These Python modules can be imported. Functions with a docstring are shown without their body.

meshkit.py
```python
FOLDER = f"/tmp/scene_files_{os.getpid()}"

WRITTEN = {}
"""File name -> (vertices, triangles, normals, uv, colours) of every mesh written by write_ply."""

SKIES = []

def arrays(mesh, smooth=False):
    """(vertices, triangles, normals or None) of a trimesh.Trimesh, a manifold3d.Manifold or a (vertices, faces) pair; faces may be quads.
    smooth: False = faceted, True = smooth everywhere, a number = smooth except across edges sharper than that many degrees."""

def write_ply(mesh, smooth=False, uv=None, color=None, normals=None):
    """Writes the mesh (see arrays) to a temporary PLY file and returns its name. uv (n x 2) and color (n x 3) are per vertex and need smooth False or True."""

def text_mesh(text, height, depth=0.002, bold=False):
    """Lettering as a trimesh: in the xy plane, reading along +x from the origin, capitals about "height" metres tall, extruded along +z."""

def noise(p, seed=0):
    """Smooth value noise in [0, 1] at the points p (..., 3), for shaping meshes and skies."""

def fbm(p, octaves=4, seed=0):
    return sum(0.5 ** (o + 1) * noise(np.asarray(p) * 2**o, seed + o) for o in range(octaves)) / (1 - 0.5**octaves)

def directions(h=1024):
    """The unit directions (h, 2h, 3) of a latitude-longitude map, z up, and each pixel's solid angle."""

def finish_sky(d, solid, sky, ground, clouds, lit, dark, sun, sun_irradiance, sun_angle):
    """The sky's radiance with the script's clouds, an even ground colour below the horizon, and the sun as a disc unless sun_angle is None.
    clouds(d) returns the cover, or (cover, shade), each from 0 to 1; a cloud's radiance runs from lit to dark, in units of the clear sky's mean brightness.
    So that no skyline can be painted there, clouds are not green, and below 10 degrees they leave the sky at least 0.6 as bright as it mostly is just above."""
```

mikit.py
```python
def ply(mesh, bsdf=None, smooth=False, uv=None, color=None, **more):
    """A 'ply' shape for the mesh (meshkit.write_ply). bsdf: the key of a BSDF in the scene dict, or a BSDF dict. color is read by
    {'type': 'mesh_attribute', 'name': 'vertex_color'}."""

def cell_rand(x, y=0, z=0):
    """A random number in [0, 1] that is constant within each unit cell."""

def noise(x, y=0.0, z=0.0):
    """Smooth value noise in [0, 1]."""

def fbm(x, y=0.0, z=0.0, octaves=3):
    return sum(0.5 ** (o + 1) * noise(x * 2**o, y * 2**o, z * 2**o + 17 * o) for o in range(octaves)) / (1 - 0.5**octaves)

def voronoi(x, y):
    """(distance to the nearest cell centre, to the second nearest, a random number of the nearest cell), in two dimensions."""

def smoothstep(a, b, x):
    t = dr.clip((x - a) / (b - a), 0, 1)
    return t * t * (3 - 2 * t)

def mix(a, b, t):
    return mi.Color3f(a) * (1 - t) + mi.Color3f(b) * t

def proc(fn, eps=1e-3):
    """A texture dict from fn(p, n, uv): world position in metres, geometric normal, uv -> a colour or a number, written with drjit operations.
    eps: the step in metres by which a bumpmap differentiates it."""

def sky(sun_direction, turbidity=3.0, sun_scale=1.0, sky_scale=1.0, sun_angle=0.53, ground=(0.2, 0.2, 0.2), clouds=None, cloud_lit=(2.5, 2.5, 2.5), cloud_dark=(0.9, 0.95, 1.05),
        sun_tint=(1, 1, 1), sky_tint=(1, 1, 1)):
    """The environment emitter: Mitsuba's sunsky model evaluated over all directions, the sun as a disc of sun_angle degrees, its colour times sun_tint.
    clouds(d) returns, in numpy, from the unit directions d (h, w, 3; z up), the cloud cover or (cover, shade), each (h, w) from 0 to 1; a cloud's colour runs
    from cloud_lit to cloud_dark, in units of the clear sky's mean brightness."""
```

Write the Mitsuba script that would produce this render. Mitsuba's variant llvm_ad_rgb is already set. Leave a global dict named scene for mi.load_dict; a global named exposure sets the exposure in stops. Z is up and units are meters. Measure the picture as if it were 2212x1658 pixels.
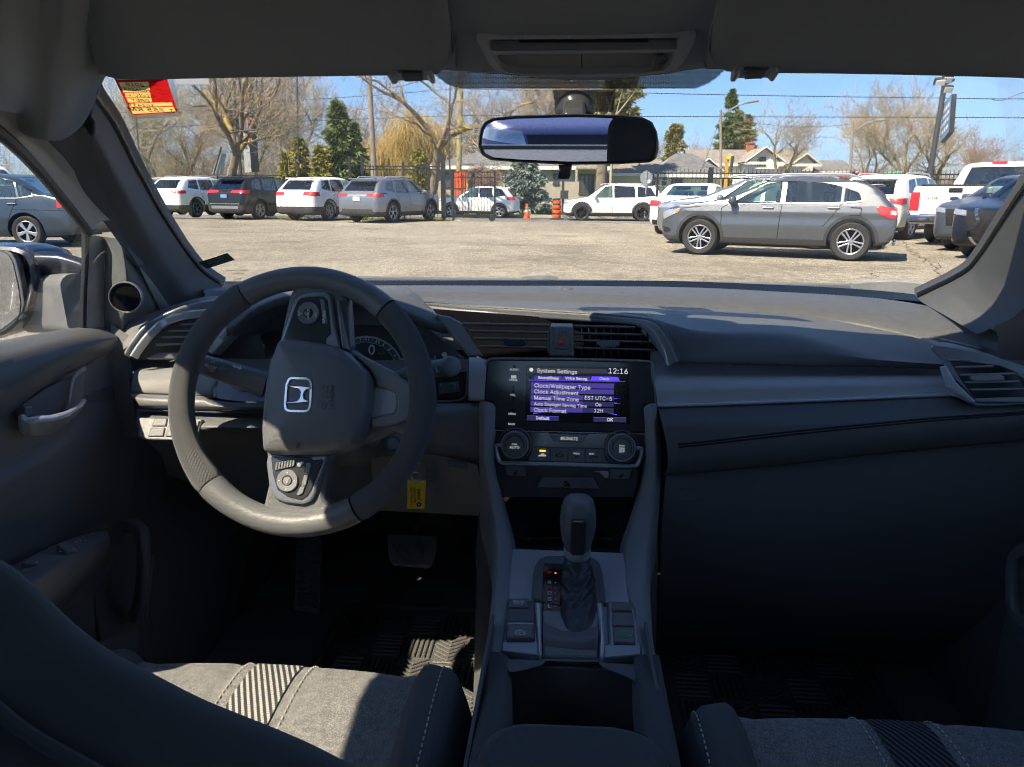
import math, random
import numpy as np, trimesh, manifold3d as m3, shapely.geometry as sg
import mitsuba as mi, mikit, drjit as dr
from mikit import ply, proc, noise, fbm, voronoi, smoothstep, mix, cell_rand
from meshkit import text_mesh
import meshkit
from scipy.interpolate import PchipInterpolator, CubicSpline
T = mi.ScalarTransform4f
rng = np.random.default_rng(7)
random.seed(7)
scene, labels = {}, {}

# ---------------------------------------------------------------- camera, sky, exposure
CAM = np.array([-.012, 0., 1.20])
YAW, PITCH, ROLL = (math.radians(v) for v in (4.1, 14.2, .4))
FOC, PCX, PCY = 1650., 1106., 829.          # the photograph at 2212 pixels wide
_f = np.array([-math.sin(YAW)*math.cos(PITCH), math.cos(YAW)*math.cos(PITCH), -math.sin(PITCH)])
_r0 = np.array([math.cos(YAW), math.sin(YAW), 0.])
_u0 = np.cross(_r0, _f)
_R = _r0*math.cos(ROLL) + _u0*math.sin(ROLL)
_U = _u0*math.cos(ROLL) - _r0*math.sin(ROLL)
scene['camera'] = {'type': 'perspective', 'fov': math.degrees(2*math.atan(1106/FOC)), 'fov_axis': 'x', 'near_clip': .02, 'far_clip': 900.,
                   'to_world': T().look_at(origin=CAM.tolist(), target=(CAM+_f).tolist(), up=_U.tolist())}
SUN = np.array([-.59, -.65, 1.0])


def sky_clouds(d):
    p = np.stack([d[..., 0]/(np.abs(d[..., 2])+.25), d[..., 1]/(np.abs(d[..., 2])+.25), d[..., 2]*0], -1)
    n = meshkit.fbm(p*[1.6, 3.2, 1]+11, 5)
    c = np.clip((n-.52)*2.0, 0, .35)
    return c*np.clip(d[..., 2]*6, 0, 1), n*0


scene['sky'] = mikit.sky(SUN.tolist(), turbidity=3.0, sky_scale=.85, sky_tint=(.74, .85, .99), clouds=sky_clouds, cloud_lit=(1.9, 1.95, 2.0), cloud_dark=(1.2, 1.25, 1.3))
exposure = 2.75

# ---------------------------------------------------------------- helpers


def ray(px, py):
    return _f + _R*((px-PCX)/FOC) - _U*((py-PCY)/FOC)


def at(px, py, y=None, z=None, x=None):
    """The world point seen at a pixel of the (2212 wide) photograph, at a distance y ahead, a height z or a sideways x."""
    d = ray(px, py)
    t = (y-CAM[1])/d[1] if y is not None else (z-CAM[2])/d[2] if z is not None else (x-CAM[0])/d[0]
    return CAM + d*t


def onplane(px, py, o, n):
    d = ray(px, py)
    return CAM + d*(np.dot(np.asarray(o)-CAM, n)/np.dot(d, n))


def L(*pts):
    return np.array([at(a, b, y=c) for a, b, c in pts])


def unit(v):
    v = np.asarray(v, float)
    return v/np.linalg.norm(v)


_taken = {}


def numbered(name):
    k = _taken.get(name, -1)+1
    _taken[name] = k
    return name if k == 0 else f'{name}_{k:03d}'


def thing(name, label, cat, group=None):
    k = numbered(name)
    labels[k] = {'label': label, 'category': cat}
    if group:
        labels[k]['group'] = group
    return k


def put(key, mesh, mat, smooth=30, **kw):
    scene[key] = ply(mesh, mat, smooth=smooth, **kw)
    return key


def part(parent, name, mesh, mat, smooth=30, label=None, kind=None, **kw):
    k = numbered(parent+'__'+name)
    put(k, mesh, mat, smooth, **kw)
    if label:
        labels.setdefault(k, {})['label'] = label
    if kind:
        labels.setdefault(k, {})['kind'] = kind
    return k


def setting(name, mesh, mat, smooth=30, label=None, kind='structure'):
    k = numbered(name)
    put(k, mesh, mat, smooth)
    labels[k] = {'kind': kind}
    if label:
        labels[k]['label'] = label
    return k


def resample(P, n, smooth=True):
    P = np.asarray(P, float)
    t = np.r_[0, np.cumsum(np.linalg.norm(np.diff(P, axis=0), axis=1))]
    t /= t[-1]
    q = np.linspace(0, 1, n)
    if len(P) < 3 or not smooth:
        return np.stack([np.interp(q, t, P[:, k]) for k in range(3)], 1)
    return PchipInterpolator(t, P, axis=0)(q)


def grid(P, closed_u=False, closed_v=False):
    """Mesh of an (n, m, 3) array of points."""
    P = np.asarray(P, float)
    n, m = P.shape[:2]
    i = np.arange(n if closed_u else n-1)[:, None]
    j = np.arange(m if closed_v else m-1)[None]
    a, b, c, d = i*m+j, ((i+1) % n)*m+j, ((i+1) % n)*m+(j+1) % m, i*m+(j+1) % m
    f = np.stack([a, b, c, d], -1).reshape(-1, 4)
    return P.reshape(-1, 3), np.vstack([f[:, [0, 1, 2]], f[:, [0, 2, 3]]])


def tm(m):
    if hasattr(m, 'to_mesh'):
        a = m.to_mesh()
        return trimesh.Trimesh(a.vert_properties[:, :3], a.tri_verts, process=False)
    if isinstance(m, (tuple, list)):
        return trimesh.Trimesh(m[0], m[1], process=False)
    return m


def join(*ms):
    return trimesh.util.concatenate([tm(m) for m in ms])


def loft(lines, n=40, sub=6, soft=True, curve=True):
    """A surface through feature lines (each resampled to n points), rounded between them when soft."""
    if curve and len({len(l) for l in lines}) == 1 and len(lines[0]) > 2:      # matching points: keep them matched
        q = np.linspace(0, 1, n)
        A = np.stack([PchipInterpolator(np.linspace(0, 1, len(l)), l, axis=0)(q) for l in lines])
    else:
        A = np.stack([resample(l, n, curve) for l in lines])
    k = len(lines)
    if k > 2 and soft:
        v = np.linspace(0, k-1, (k-1)*sub+1)
        A = PchipInterpolator(np.arange(k), A, axis=0)(v)
    elif sub > 1:
        v = np.linspace(0, k-1, (k-1)*sub+1)
        A = np.stack([np.stack([np.interp(v, np.arange(k), A[:, i, c]) for c in range(3)], -1) for i in range(n)], 1)
    return grid(A)


def frames(P):
    t = np.gradient(P, axis=0)
    t /= np.linalg.norm(t, axis=1, keepdims=True)+1e-12
    u = np.zeros_like(P)
    w = np.array([0, 0, 1.]) if abs(t[0, 2]) < .9 else np.array([1., 0, 0])
    for i in range(len(P)):
        w = w - t[i]*np.dot(w, t[i])
        w /= np.linalg.norm(w)+1e-12
        u[i] = w
    return t, u, np.cross(t, u)


def sweep(path, prof, n=None, caps=True, smooth=True, scale=None):
    """A closed 2D profile (k, 2), or a radius, swept along a path."""
    P = resample(path, n, smooth) if n else np.asarray(path, float)
    if np.isscalar(prof):
        a = np.arange(8)*np.pi/4
        prof = np.stack([np.cos(a), np.sin(a)], 1)*prof
    t, u, v = frames(P)
    s = np.ones(len(P)) if scale is None else np.interp(np.linspace(0, 1, len(P)), np.linspace(0, 1, len(scale)), scale)
    A = P[:, None] + s[:, None, None]*(prof[None, :, :1]*u[:, None] + prof[None, :, 1:]*v[:, None])
    V, F = grid(A, closed_v=True)
    if caps:
        k, m = len(prof), len(P)
        V = np.vstack([V, P[:1], P[-1:]])
        j = np.arange(k)
        F = np.vstack([F, np.stack([j, (j+1) % k, j*0+k*m], 1), np.stack([(m-1)*k+(j+1) % k, (m-1)*k+j, j*0+k*m+1], 1)])
    return V, F


def circle(r, n=24, ry=None):
    a = np.arange(n)*2*np.pi/n
    return np.stack([np.cos(a)*r, np.sin(a)*(ry or r)], 1)


def rrect(w, h, r, n=5):
    """Rounded rectangle (k, 2) about the origin."""
    out = []
    for cx, cy, a0 in ((w/2-r, h/2-r, 0), (-w/2+r, h/2-r, 90), (-w/2+r, -h/2+r, 180), (w/2-r, -h/2+r, 270)):
        for a in np.radians(np.linspace(a0, a0+90, n)):
            out.append((cx+r*math.cos(a), cy+r*math.sin(a)))
    return np.array(out)


def ringoffset(p, d):
    """Move a ccw polygon's vertices inwards by d."""
    a, b = p-np.roll(p, 1, 0), np.roll(p, -1, 0)-p
    a /= np.linalg.norm(a, axis=1, keepdims=True)+1e-12
    b /= np.linalg.norm(b, axis=1, keepdims=True)+1e-12
    na, nb = np.stack([-a[:, 1], a[:, 0]], 1), np.stack([-b[:, 1], b[:, 0]], 1)
    m = na+nb
    m /= np.maximum(np.linalg.norm(m, axis=1, keepdims=True), 1e-9)
    return p + m*d/np.maximum(np.sum(m*na, 1, keepdims=True), .5)


def ccw(p):
    p = np.asarray(p, float)
    a = np.sum(p[:, 0]*np.roll(p[:, 1], -1)-np.roll(p[:, 0], -1)*p[:, 1])
    return p if a > 0 else p[::-1]


def rounded(p, r):
    g = sg.Polygon(p).buffer(-r, quad_segs=4).buffer(2*r, quad_segs=4).buffer(-r, quad_segs=4)
    if g.geom_type != 'Polygon' or g.is_empty:
        return ccw(p)
    return ccw(np.array(g.exterior.coords)[:-1])


def slab(p, depth, bevel=0., round_=0., holes=()):
    """Polygon p (k, 2) as a plate: front face at z=0 looking to +z, body going back to -depth, front edge bevelled."""
    p = rounded(p, round_) if round_ else ccw(p)
    q = ringoffset(p, bevel) if bevel else p
    if holes:
        cs = m3.CrossSection([ccw(p)] + [ccw(h)[::-1] for h in holes], m3.FillRule.EvenOdd)
        return tm(m3.Manifold.extrude(cs, depth).translate([0, 0, -depth]))
    k = len(p)
    rings = [np.c_[p, np.full(k, -depth)]]
    if bevel:
        rings += [np.c_[p, np.full(k, -bevel)], np.c_[p+(q-p)*.35, np.full(k, -bevel*.3)]]
    rings.append(np.c_[q, np.zeros(k)])
    V, F = grid(np.array(rings), closed_v=True)
    F = F[:, ::-1]
    out = [(V, F[:, ::-1])]
    for ring, z, flip in ((q, 0., False), (p, -depth, True)):
        v, f = trimesh.creation.triangulate_polygon(sg.Polygon(ring), engine='earcut')
        v = np.c_[v, np.full(len(v), z)]
        a = np.cross(v[f[0, 1]]-v[f[0, 0]], v[f[0, 2]]-v[f[0, 0]])[2]
        if (a < 0) != flip:
            f = f[:, ::-1]
        out.append((v, f))
    return join(*out)


def place(m, o, u, v):
    """Local x, y, z to o + x u + y v + z (u x v)."""
    m = tm(m).copy()
    w = np.cross(u, v)
    M = np.eye(4)
    M[:3, 0], M[:3, 1], M[:3, 2], M[:3, 3] = u, v, w, o
    m.apply_transform(M)
    return m


class Plane:
    """A plane in the car that faces backwards: local x to the right, y up along the face, z out of it."""

    def __init__(self, o, tilt, turn=0.):
        self.o = np.asarray(o, float)
        a, b = math.radians(tilt), math.radians(turn)
        self.n = np.array([-math.sin(b)*math.cos(a), -math.cos(b)*math.cos(a), math.sin(a)])
        self.u = np.array([math.cos(b), -math.sin(b), 0])
        self.v = np.cross(self.n, self.u)

    def uv(self, px, py, lift=0.):
        p = onplane(px, py, self.o+self.n*lift, self.n)-self.o
        return np.array([p@self.u, p@self.v])

    def poly(self, pts, lift=0.):
        return np.array([self.uv(a, b, lift) for a, b in pts])

    def put(self, mesh, lift=0., at_=None):
        o = self.o + self.n*lift
        if at_ is not None:
            o = o + self.u*at_[0] + self.v*at_[1]
        return place(mesh, o, self.u, self.v)

    def plate(self, pts, depth=.01, lift=0., bevel=0., round_=0., holes=()):
        return self.put(slab(self.poly(pts, lift), depth, bevel, round_, [self.poly(h, lift) for h in holes]), lift)

    def text(self, s, px, py, h, lift=.001, bold=False, anchor='l', rot=0., depth=.0006, wide=1.):
        m = text_mesh(s, h, depth, bold)
        b = m.bounds
        m.apply_translation([-(b[0][0] if anchor == 'l' else (b[0][0]+b[1][0])/2), -h/2, 0])
        if wide != 1.:
            m.apply_scale([wide, 1, 1])
        if rot:
            m.apply_transform(trimesh.transformations.rotation_matrix(math.radians(rot), [0, 0, 1]))
        return self.put(m, lift, self.uv(px, py, lift))

    def P(self, px, py, lift=0.):
        return onplane(px, py, self.o+self.n*lift, self.n)


def rbox(sx, sy, sz, r=.01, seg=8):
    """Box with rounded edges, centred."""
    s = m3.Manifold.sphere(r, seg*2)
    h = [s.translate([a*(sx/2-r), b*(sy/2-r), c*(sz/2-r)]) for a in (-1, 1) for b in (-1, 1) for c in (-1, 1)]
    return tm(m3.Manifold.batch_hull(h))


def box(x0, x1, y0, y1, z0, z1):
    return trimesh.creation.box(bounds=[[x0, y0, z0], [x1, y1, z1]])


def lathe(prof, n=24):
    """Profile of (r, z) pairs turned about z."""
    a = np.arange(n)*2*np.pi/n
    P = np.array([[(r*math.cos(t), r*math.sin(t), z) for t in a] for r, z in prof])
    V, F = grid(P, closed_v=True)
    return V, F[:, ::-1]


def align(m, o, z, x=None):
    """Turn local z to the direction z and move to o."""
    z = unit(z)
    x = np.array([1., 0, 0]) if x is None else np.asarray(x, float)
    if abs(np.dot(unit(x), z)) > .95:
        x = np.array([0, 1., 0])
    x = unit(x-z*np.dot(x, z))
    return place(m, o, x, np.cross(z, x))


# ---------------------------------------------------------------- materials
def mat(name, **k):
    scene['m_'+name] = {'type': 'twosided', 'bsdf': {'type': 'principled', **k}} if k.get('spec_trans', 0) == 0 else {'type': 'principled', **k}
    return 'm_'+name


def rgb(*c):
    return {'type': 'rgb', 'value': list(c) if len(c) == 3 else [c[0]]*3}


def pm(name, col, rough=.5, metal=0., spec=.5, **k):
    return mat(name, base_color=rgb(*col), roughness=rough, metallic=metal, specular=spec, **k)


def bumped(name, height, scale, eps=1e-3, **k):
    scene['m_'+name] = {'type': 'twosided', 'bsdf': {'type': 'bumpmap', 'arbitrary': proc(height, eps), 'scale': scale, 'bsdf': {'type': 'principled', **k}}}
    return 'm_'+name
pm('car_grey', (.09, .10, .11), .35, .5, clearcoat=.6)
pm('paint_navy', (.016, .03, .065), .25, clearcoat=1., clearcoat_gloss=.95)
bumped('lens_ribbed', lambda p, n, uv: dr.sin(p.x*2*math.pi/.004), .0004, eps=2e-4, base_color=rgb(.30, .31, .32), roughness=.22, specular=.6)
pm('clip_plastic', (.42, .45, .48), .4)
pm('frit_black', (.006, .006, .007), .45)
pm('carpet', (.20, .215, .235), 1., spec=.1)
pm('pedal_rubber', (.22, .23, .24), .6)  # rubber lightened: fill light for the dark footwell put into the colour


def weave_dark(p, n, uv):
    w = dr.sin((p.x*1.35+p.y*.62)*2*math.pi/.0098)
    return mix((.02, .022, .026), (.09, .095, .10), smoothstep(-.2, .4, w))  # darkened copy of the seat weave: passenger-side shade put into the colour


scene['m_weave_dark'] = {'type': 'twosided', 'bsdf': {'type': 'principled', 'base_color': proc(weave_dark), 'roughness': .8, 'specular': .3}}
# ---------------------------------------------------------------- ground (first pass)
# ---------------------------------------------------------------- interior materials
def grain(s, a=1.):
    def h(p, n, uv):
        return a*(noise(p.x*s, p.y*s, p.z*s) + .5*noise(p.x*s*2.1, p.y*s*2.1, p.z*s*2.1))
    return h


bumped('pad', grain(420.), .00022, base_color=rgb(.082, .087, .092), roughness=.48, specular=.5)
bumped('leather', grain(300.), .00035, base_color=rgb(.14, .148, .157), roughness=.43, specular=.5)
pm('plastic', (.15, .16, .17), .42)
pm('plastic_grey', (.22, .232, .245), .4)
pm('plastic_black', (.115, .124, .134), .5)
pm('gloss_black', (.042, .045, .049), .10, clearcoat=.5, clearcoat_gloss=.95)
pm('satin', (.50, .53, .57), .3, metal=.55)
pm('satin_dark', (.26, .285, .32), .3, metal=.45)
pm('chrome', (.8, .82, .85), .08, metal=1.)
pm('rubber', (.06, .063, .067), .55)
pm('print', (.62, .64, .66), .6)
pm('print_dim', (.28, .3, .32), .6)
pm('red_print', (.75, .10, .08), .5)
pm('green_print', (.05, .45, .16), .5)
pm('beige_plastic', (.25, .235, .20), .5)


def speckle(p, n, uv):
    a = cell_rand(p.x*900, p.y*900, p.z*900)
    b = noise(p.x*160, p.y*160, p.z*160)
    return mix((.11, .113, .118), (.40, .40, .388), a*a*.6+b*.3)


def fabric_h(p, n, uv):
    return noise(p.x*700, p.y*700, p.z*700)


scene['m_fabric'] = {'type': 'twosided', 'bsdf': {'type': 'bumpmap', 'arbitrary': proc(fabric_h, 4e-4), 'scale': .0006,
                     'bsdf': {'type': 'principled', 'base_color': proc(speckle), 'roughness': .9, 'specular': .2, 'sheen': .3}}}
pm('fabric_dark', (.098, .106, .113), .9, spec=.2, sheen=.25)
pm('lining', (.225, .245, .26), .95, spec=.1, sheen=.2)
pm('pillar_cover', (.088, .095, .102), .7, spec=.4)


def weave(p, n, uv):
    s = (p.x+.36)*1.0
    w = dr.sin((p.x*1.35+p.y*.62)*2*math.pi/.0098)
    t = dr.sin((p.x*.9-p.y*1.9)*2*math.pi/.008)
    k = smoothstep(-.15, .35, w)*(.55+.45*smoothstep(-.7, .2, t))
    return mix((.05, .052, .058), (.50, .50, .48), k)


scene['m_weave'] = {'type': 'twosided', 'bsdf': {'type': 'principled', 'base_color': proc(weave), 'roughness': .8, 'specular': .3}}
pm('stitch', (.5, .5, .46), .8)
scene['m_glass'] = {'type': 'thindielectric', 'int_ior': 1.5, 'specular_reflectance': rgb(.8), 'specular_transmittance': rgb(.96, .99, .98)}
scene['m_mirror_glass'] = {'type': 'conductor', 'material': 'none', 'specular_reflectance': rgb(.62, .66, .72)}
scene['m_lens'] = {'type': 'thindielectric', 'int_ior': 1.5, 'specular_transmittance': rgb(.55)}


def dimple(p, n, uv):
    u, v = uv.x, uv.y
    return .5*dr.sin(u*6.2832)*dr.sin(v*6.2832)


scene['m_grip'] = {'type': 'twosided', 'bsdf': {'type': 'bumpmap', 'arbitrary': proc(dimple, 2e-4), 'scale': .0045,
                   'bsdf': {'type': 'principled', 'base_color': rgb(.175, .182, .192), 'roughness': .36, 'specular': .5}}}
bumped('pattern_panel', lambda p, n, uv: dr.sin((p.x+p.z)*2*math.pi/.0035), .00025, eps=2e-4, base_color=rgb(.24, .245, .25), roughness=.38, specular=.5)

# ---------------------------------------------------------------- the car around the camera: shell, glass, pillars
shell = thing('car_cabin', 'dark cabin of the car we sit in, with its windscreen, roof lining and pillars', 'car cabin')
cab = lambda *a, **k: part(shell, *a, **k)


def ws_pt(u, v):
    """Windscreen: u from -1 to 1 across, v from 0 at the base to 1 at the roof."""
    w = .76+(.585-.76)*v
    x = u*w
    y = (1.70-.24*u*u)*(1-v) + (.93-.10*u*u)*v + .03*math.sin(math.pi*v)
    z = .975*(1-v) + (1.425-.05*u*u)*v + .035*math.sin(math.pi*v)
    return (x, y, z)


WS = np.array([[ws_pt(u, v) for u in np.linspace(-1, 1, 33)] for v in np.linspace(0, 1, 17)])
cab('windscreen', grid(WS), 'm_glass', smooth=True)


def ws_hit(px, py, lift=0.):
    """The point of the windscreen seen at a pixel."""
    d = ray(px, py)
    best = None
    P = WS.reshape(-1, 3)
    n = np.array([0, -.53, -.85])
    t = 1.3
    for _ in range(12):
        q = CAM+d*t
        k = np.argsort(((P-q)**2).sum(1))[:12]
        c = P[k].mean(0)
        A = P[k]-c
        nn = np.linalg.svd(A)[2][2]
        if nn[2] > 0:
            nn = -nn
        t = np.dot(c-CAM, nn)/np.dot(d, nn)
        n = nn
    return CAM+d*t+n*lift, n


# black edge of the glass along the dash, and round the two pillars
FRIT_TOP = [(452, 604, 1.50), (480, 608, 1.53), (600, 607, 1.585), (810, 606, 1.625), (1221, 606, 1.64), (1478, 608, 1.625), (1668, 615, 1.585), (1837, 623.5, 1.53), (1989, 638, 1.46), (2040, 648, 1.42)]
FRIT_BOT = [(440, 625, 1.44), (480, 622, 1.475), (600, 618, 1.53), (816, 616.5, 1.575), (1221, 617, 1.59), (1478, 620, 1.575), (1668, 628.6, 1.53), (1837, 638.7, 1.47), (1989, 648, 1.40), (2050, 662, 1.35)]
FT, FB = L(*FRIT_TOP), L(*FRIT_BOT)
cab('windscreen_edge_band', loft([FT+[0, .05, -.03], FT, FB+[0, .01, -.004]], 40, 3, soft=False), 'm_frit_black')

# dotted sun band round the mirror mount
def dot_band():
    cells_v, cells_f = [], []
    pitch = 3.1
    rows = int(62/(pitch*.866))

    def inside(x, y):
        if y < 128 or y > 240:
            return False
        if y < 192:
            lim = 190 if abs(x-1247) < 235 else 190-(max(0, abs(x-1247)-235)/80)**2.2*38
            return 930 < x < 1568 and y < lim
        return abs(x-1262) < 68-(y-192)*.12
    A = np.arange(6)*np.pi/3+np.pi/6
    hexo, circ = np.stack([np.cos(A), np.sin(A)], 1)*pitch/1.732, np.stack([np.cos(A), np.sin(A)], 1)*pitch*.20
    # one smooth map from pixels to the glass, fitted once, so that every dot lies on the glass
    gx, gy = np.meshgrid(np.linspace(900, 1600, 9), np.linspace(110, 250, 6))
    Q = np.array([ws_hit(a, b, .002)[0] for a, b in zip(gx.ravel(), gy.ravel())])
    f = lambda x, y: np.stack([x**i*y**j for i in range(4) for j in range(4-i)], -1)
    nx, ny = lambda x: (x-1250)/350, lambda y: (y-180)/70
    co = np.linalg.lstsq(f(nx(gx.ravel()), ny(gy.ravel())), Q, rcond=None)[0]
    pts, faces = [], []
    for r in range(60):
        y = 126+r*pitch*.866
        for c in range(215):
            x = 925+c*pitch+(r % 2)*pitch/2
            if inside(x, y):
                b = len(pts)*12
                pts.append(np.vstack([hexo+[x, y], circ+[x, y]]))
                k = np.arange(6)
                faces.append(np.vstack([np.stack([b+k, b+(k+1) % 6, b+6+k], 1), np.stack([b+(k+1) % 6, b+6+(k+1) % 6, b+6+k], 1)]))
    pts = np.vstack(pts)
    return f(nx(pts[:, 0]), ny(pts[:, 1]))@co, np.vstack(faces)


cab('dotted_shade_band', dot_band(), 'm_frit_black', smooth=False, kind='stuff')

# A-pillars -----------------------------------------------------------------------------------------------------------------------------
pa = L((196, 150, .80), (186, 192, .84), (236, 270, .95), (294, 381, 1.10), (351, 480, 1.23), (402, 556, 1.33), (433, 592, 1.39), (478, 622, 1.45))
pm1 = L((178, 180, .77), (168, 225, .80), (218, 312, .90), (272, 416, 1.04), (322, 508, 1.16), (368, 580, 1.26), (404, 628, 1.31), (440, 668, 1.35))
pm2 = L((150, 210, .76), (140, 258, .80), (185, 340, .90), (232, 440, 1.03), (280, 535, 1.14), (325, 612, 1.22), (350, 655, 1.26), (375, 700, 1.28))
pc = L((40, 230, .72), (54, 290, .75), (98, 330, .83), (145, 386, .92), (179, 423, .98), (223, 470, 1.05), (262, 520, 1.11), (300, 575, 1.16))
cab('windscreen_pillar', loft([pa+[-.012, .05, .015], pa, pm1, pm2, pc, pc+[-.008, .03, 0]], 40, 5), 'm_pillar_cover', smooth=True, label='left windscreen pillar')
cab('pillar_edge_seal', sweep(pa+[-.004, .012, .006], .006, 40), 'm_frit_black')
pf1 = L((-40, 245, .62), (8, 284, .66), (84, 359, .78), (137, 423, .88), (179, 476, .96), (196, 500, .99))
pf2 = L((0, 238, .64), (53, 289, .72), (98, 329, .80), (145, 385, .90), (182, 428, .97), (222, 478, 1.03))
cab('door_frame_trim', loft([pf1+[-.02, .01, 0], pf1, (pf1+pf2)/2+[.004, -.012, 0], pf2, pf2+[-.01, .04, 0]], 30, 4), 'm_beige_plastic', smooth=True)
cab('side_window_seal', sweep(pf1+[-.006, .004, -.002], .006, 30), 'm_rubber')
bp = [(192, 263), ]
pb = Plane(at(192, 263, y=.855), 30, 35)
cab('airbag_badge', pb.plate([(181, 228), (186, 234), (203, 262), (203, 285), (197, 298), (184, 278), (180, 262)], .002, .004, .0006), 'm_plastic')
for k, (s, y0) in enumerate((('SIDE', 250), ('CURTAIN', 262), ('AIRBAG', 274))):
    cab('airbag_lettering', pb.text(s, 192+k*1, y0, .0042, .0045, rot=-70, anchor='c'), 'm_plastic_black')

ra = L((2290, 330, .98), (2212, 426, 1.10), (2158, 506, 1.20), (2122, 560, 1.27), (2097, 590, 1.31), (2060, 613, 1.345), (2022, 631, 1.375), (1985, 648, 1.40))
rm = L((2330, 400, .93), (2250, 490, 1.04), (2195, 570, 1.13), (2160, 620, 1.19), (2135, 645, 1.22), (2105, 662, 1.25), (2075, 672, 1.27), (2040, 681, 1.29))
rc = L((2420, 450, .86), (2330, 540, .95), (2260, 620, 1.03), (2215, 665, 1.09), (2185, 690, 1.12), (2150, 705, 1.15), (2130, 715, 1.17), (2110, 722, 1.18))
cab('windscreen_pillar', loft([ra+[.012, .05, .015], ra, rm, rc, rc+[.03, .05, 0]], 40, 5), 'm_pillar_cover', smooth=True, label='right windscreen pillar')
cab('pillar_edge_seal', sweep(ra+[.004, .012, .006], .006, 40), 'm_frit_black')

# roof lining, corner bulge and outer skin (seen from inside and throwing the shade)
e0 = L((-420, 120, .62), (-200, 190, .66), (0, 248, .70), (54, 291, .72), (84, 301, .725), (111, 305, .73), (149, 279, .75), (176, 230, .775), (187, 199, .79), (203, 173, .80), (219, 160, .805), (262, 164, .80))
e1 = L((-420, 20, .55), (-200, 90, .58), (0, 150, .61), (54, 190, .62), (90, 205, .63), (115, 200, .635), (140, 180, .65), (160, 150, .67), (175, 125, .68), (195, 110, .70), (215, 105, .71), (262, 110, .72))
e2 = L((-420, -150, .45), (-200, -120, .45), (0, -90, .46), (54, -80, .46), (90, -75, .46), (115, -70, .47), (140, -66, .47), (160, -60, .48), (175, -60, .48), (195, -60, .49), (215, -60, .49), (262, -60, .50))
cab('roof_lining', loft([e0+[-.005, .04, .02], e0, e1, e2], 40, 5), 'm_lining', smooth=True, label='rounded corner of the roof lining by the left pillar')
c0 = L((900, 150, .84), (985, 152, .86), (1100, 160, .88), (1255, 172, .89), (1440, 158, .88), (1530, 145, .86), (1620, 140, .84))
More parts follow.
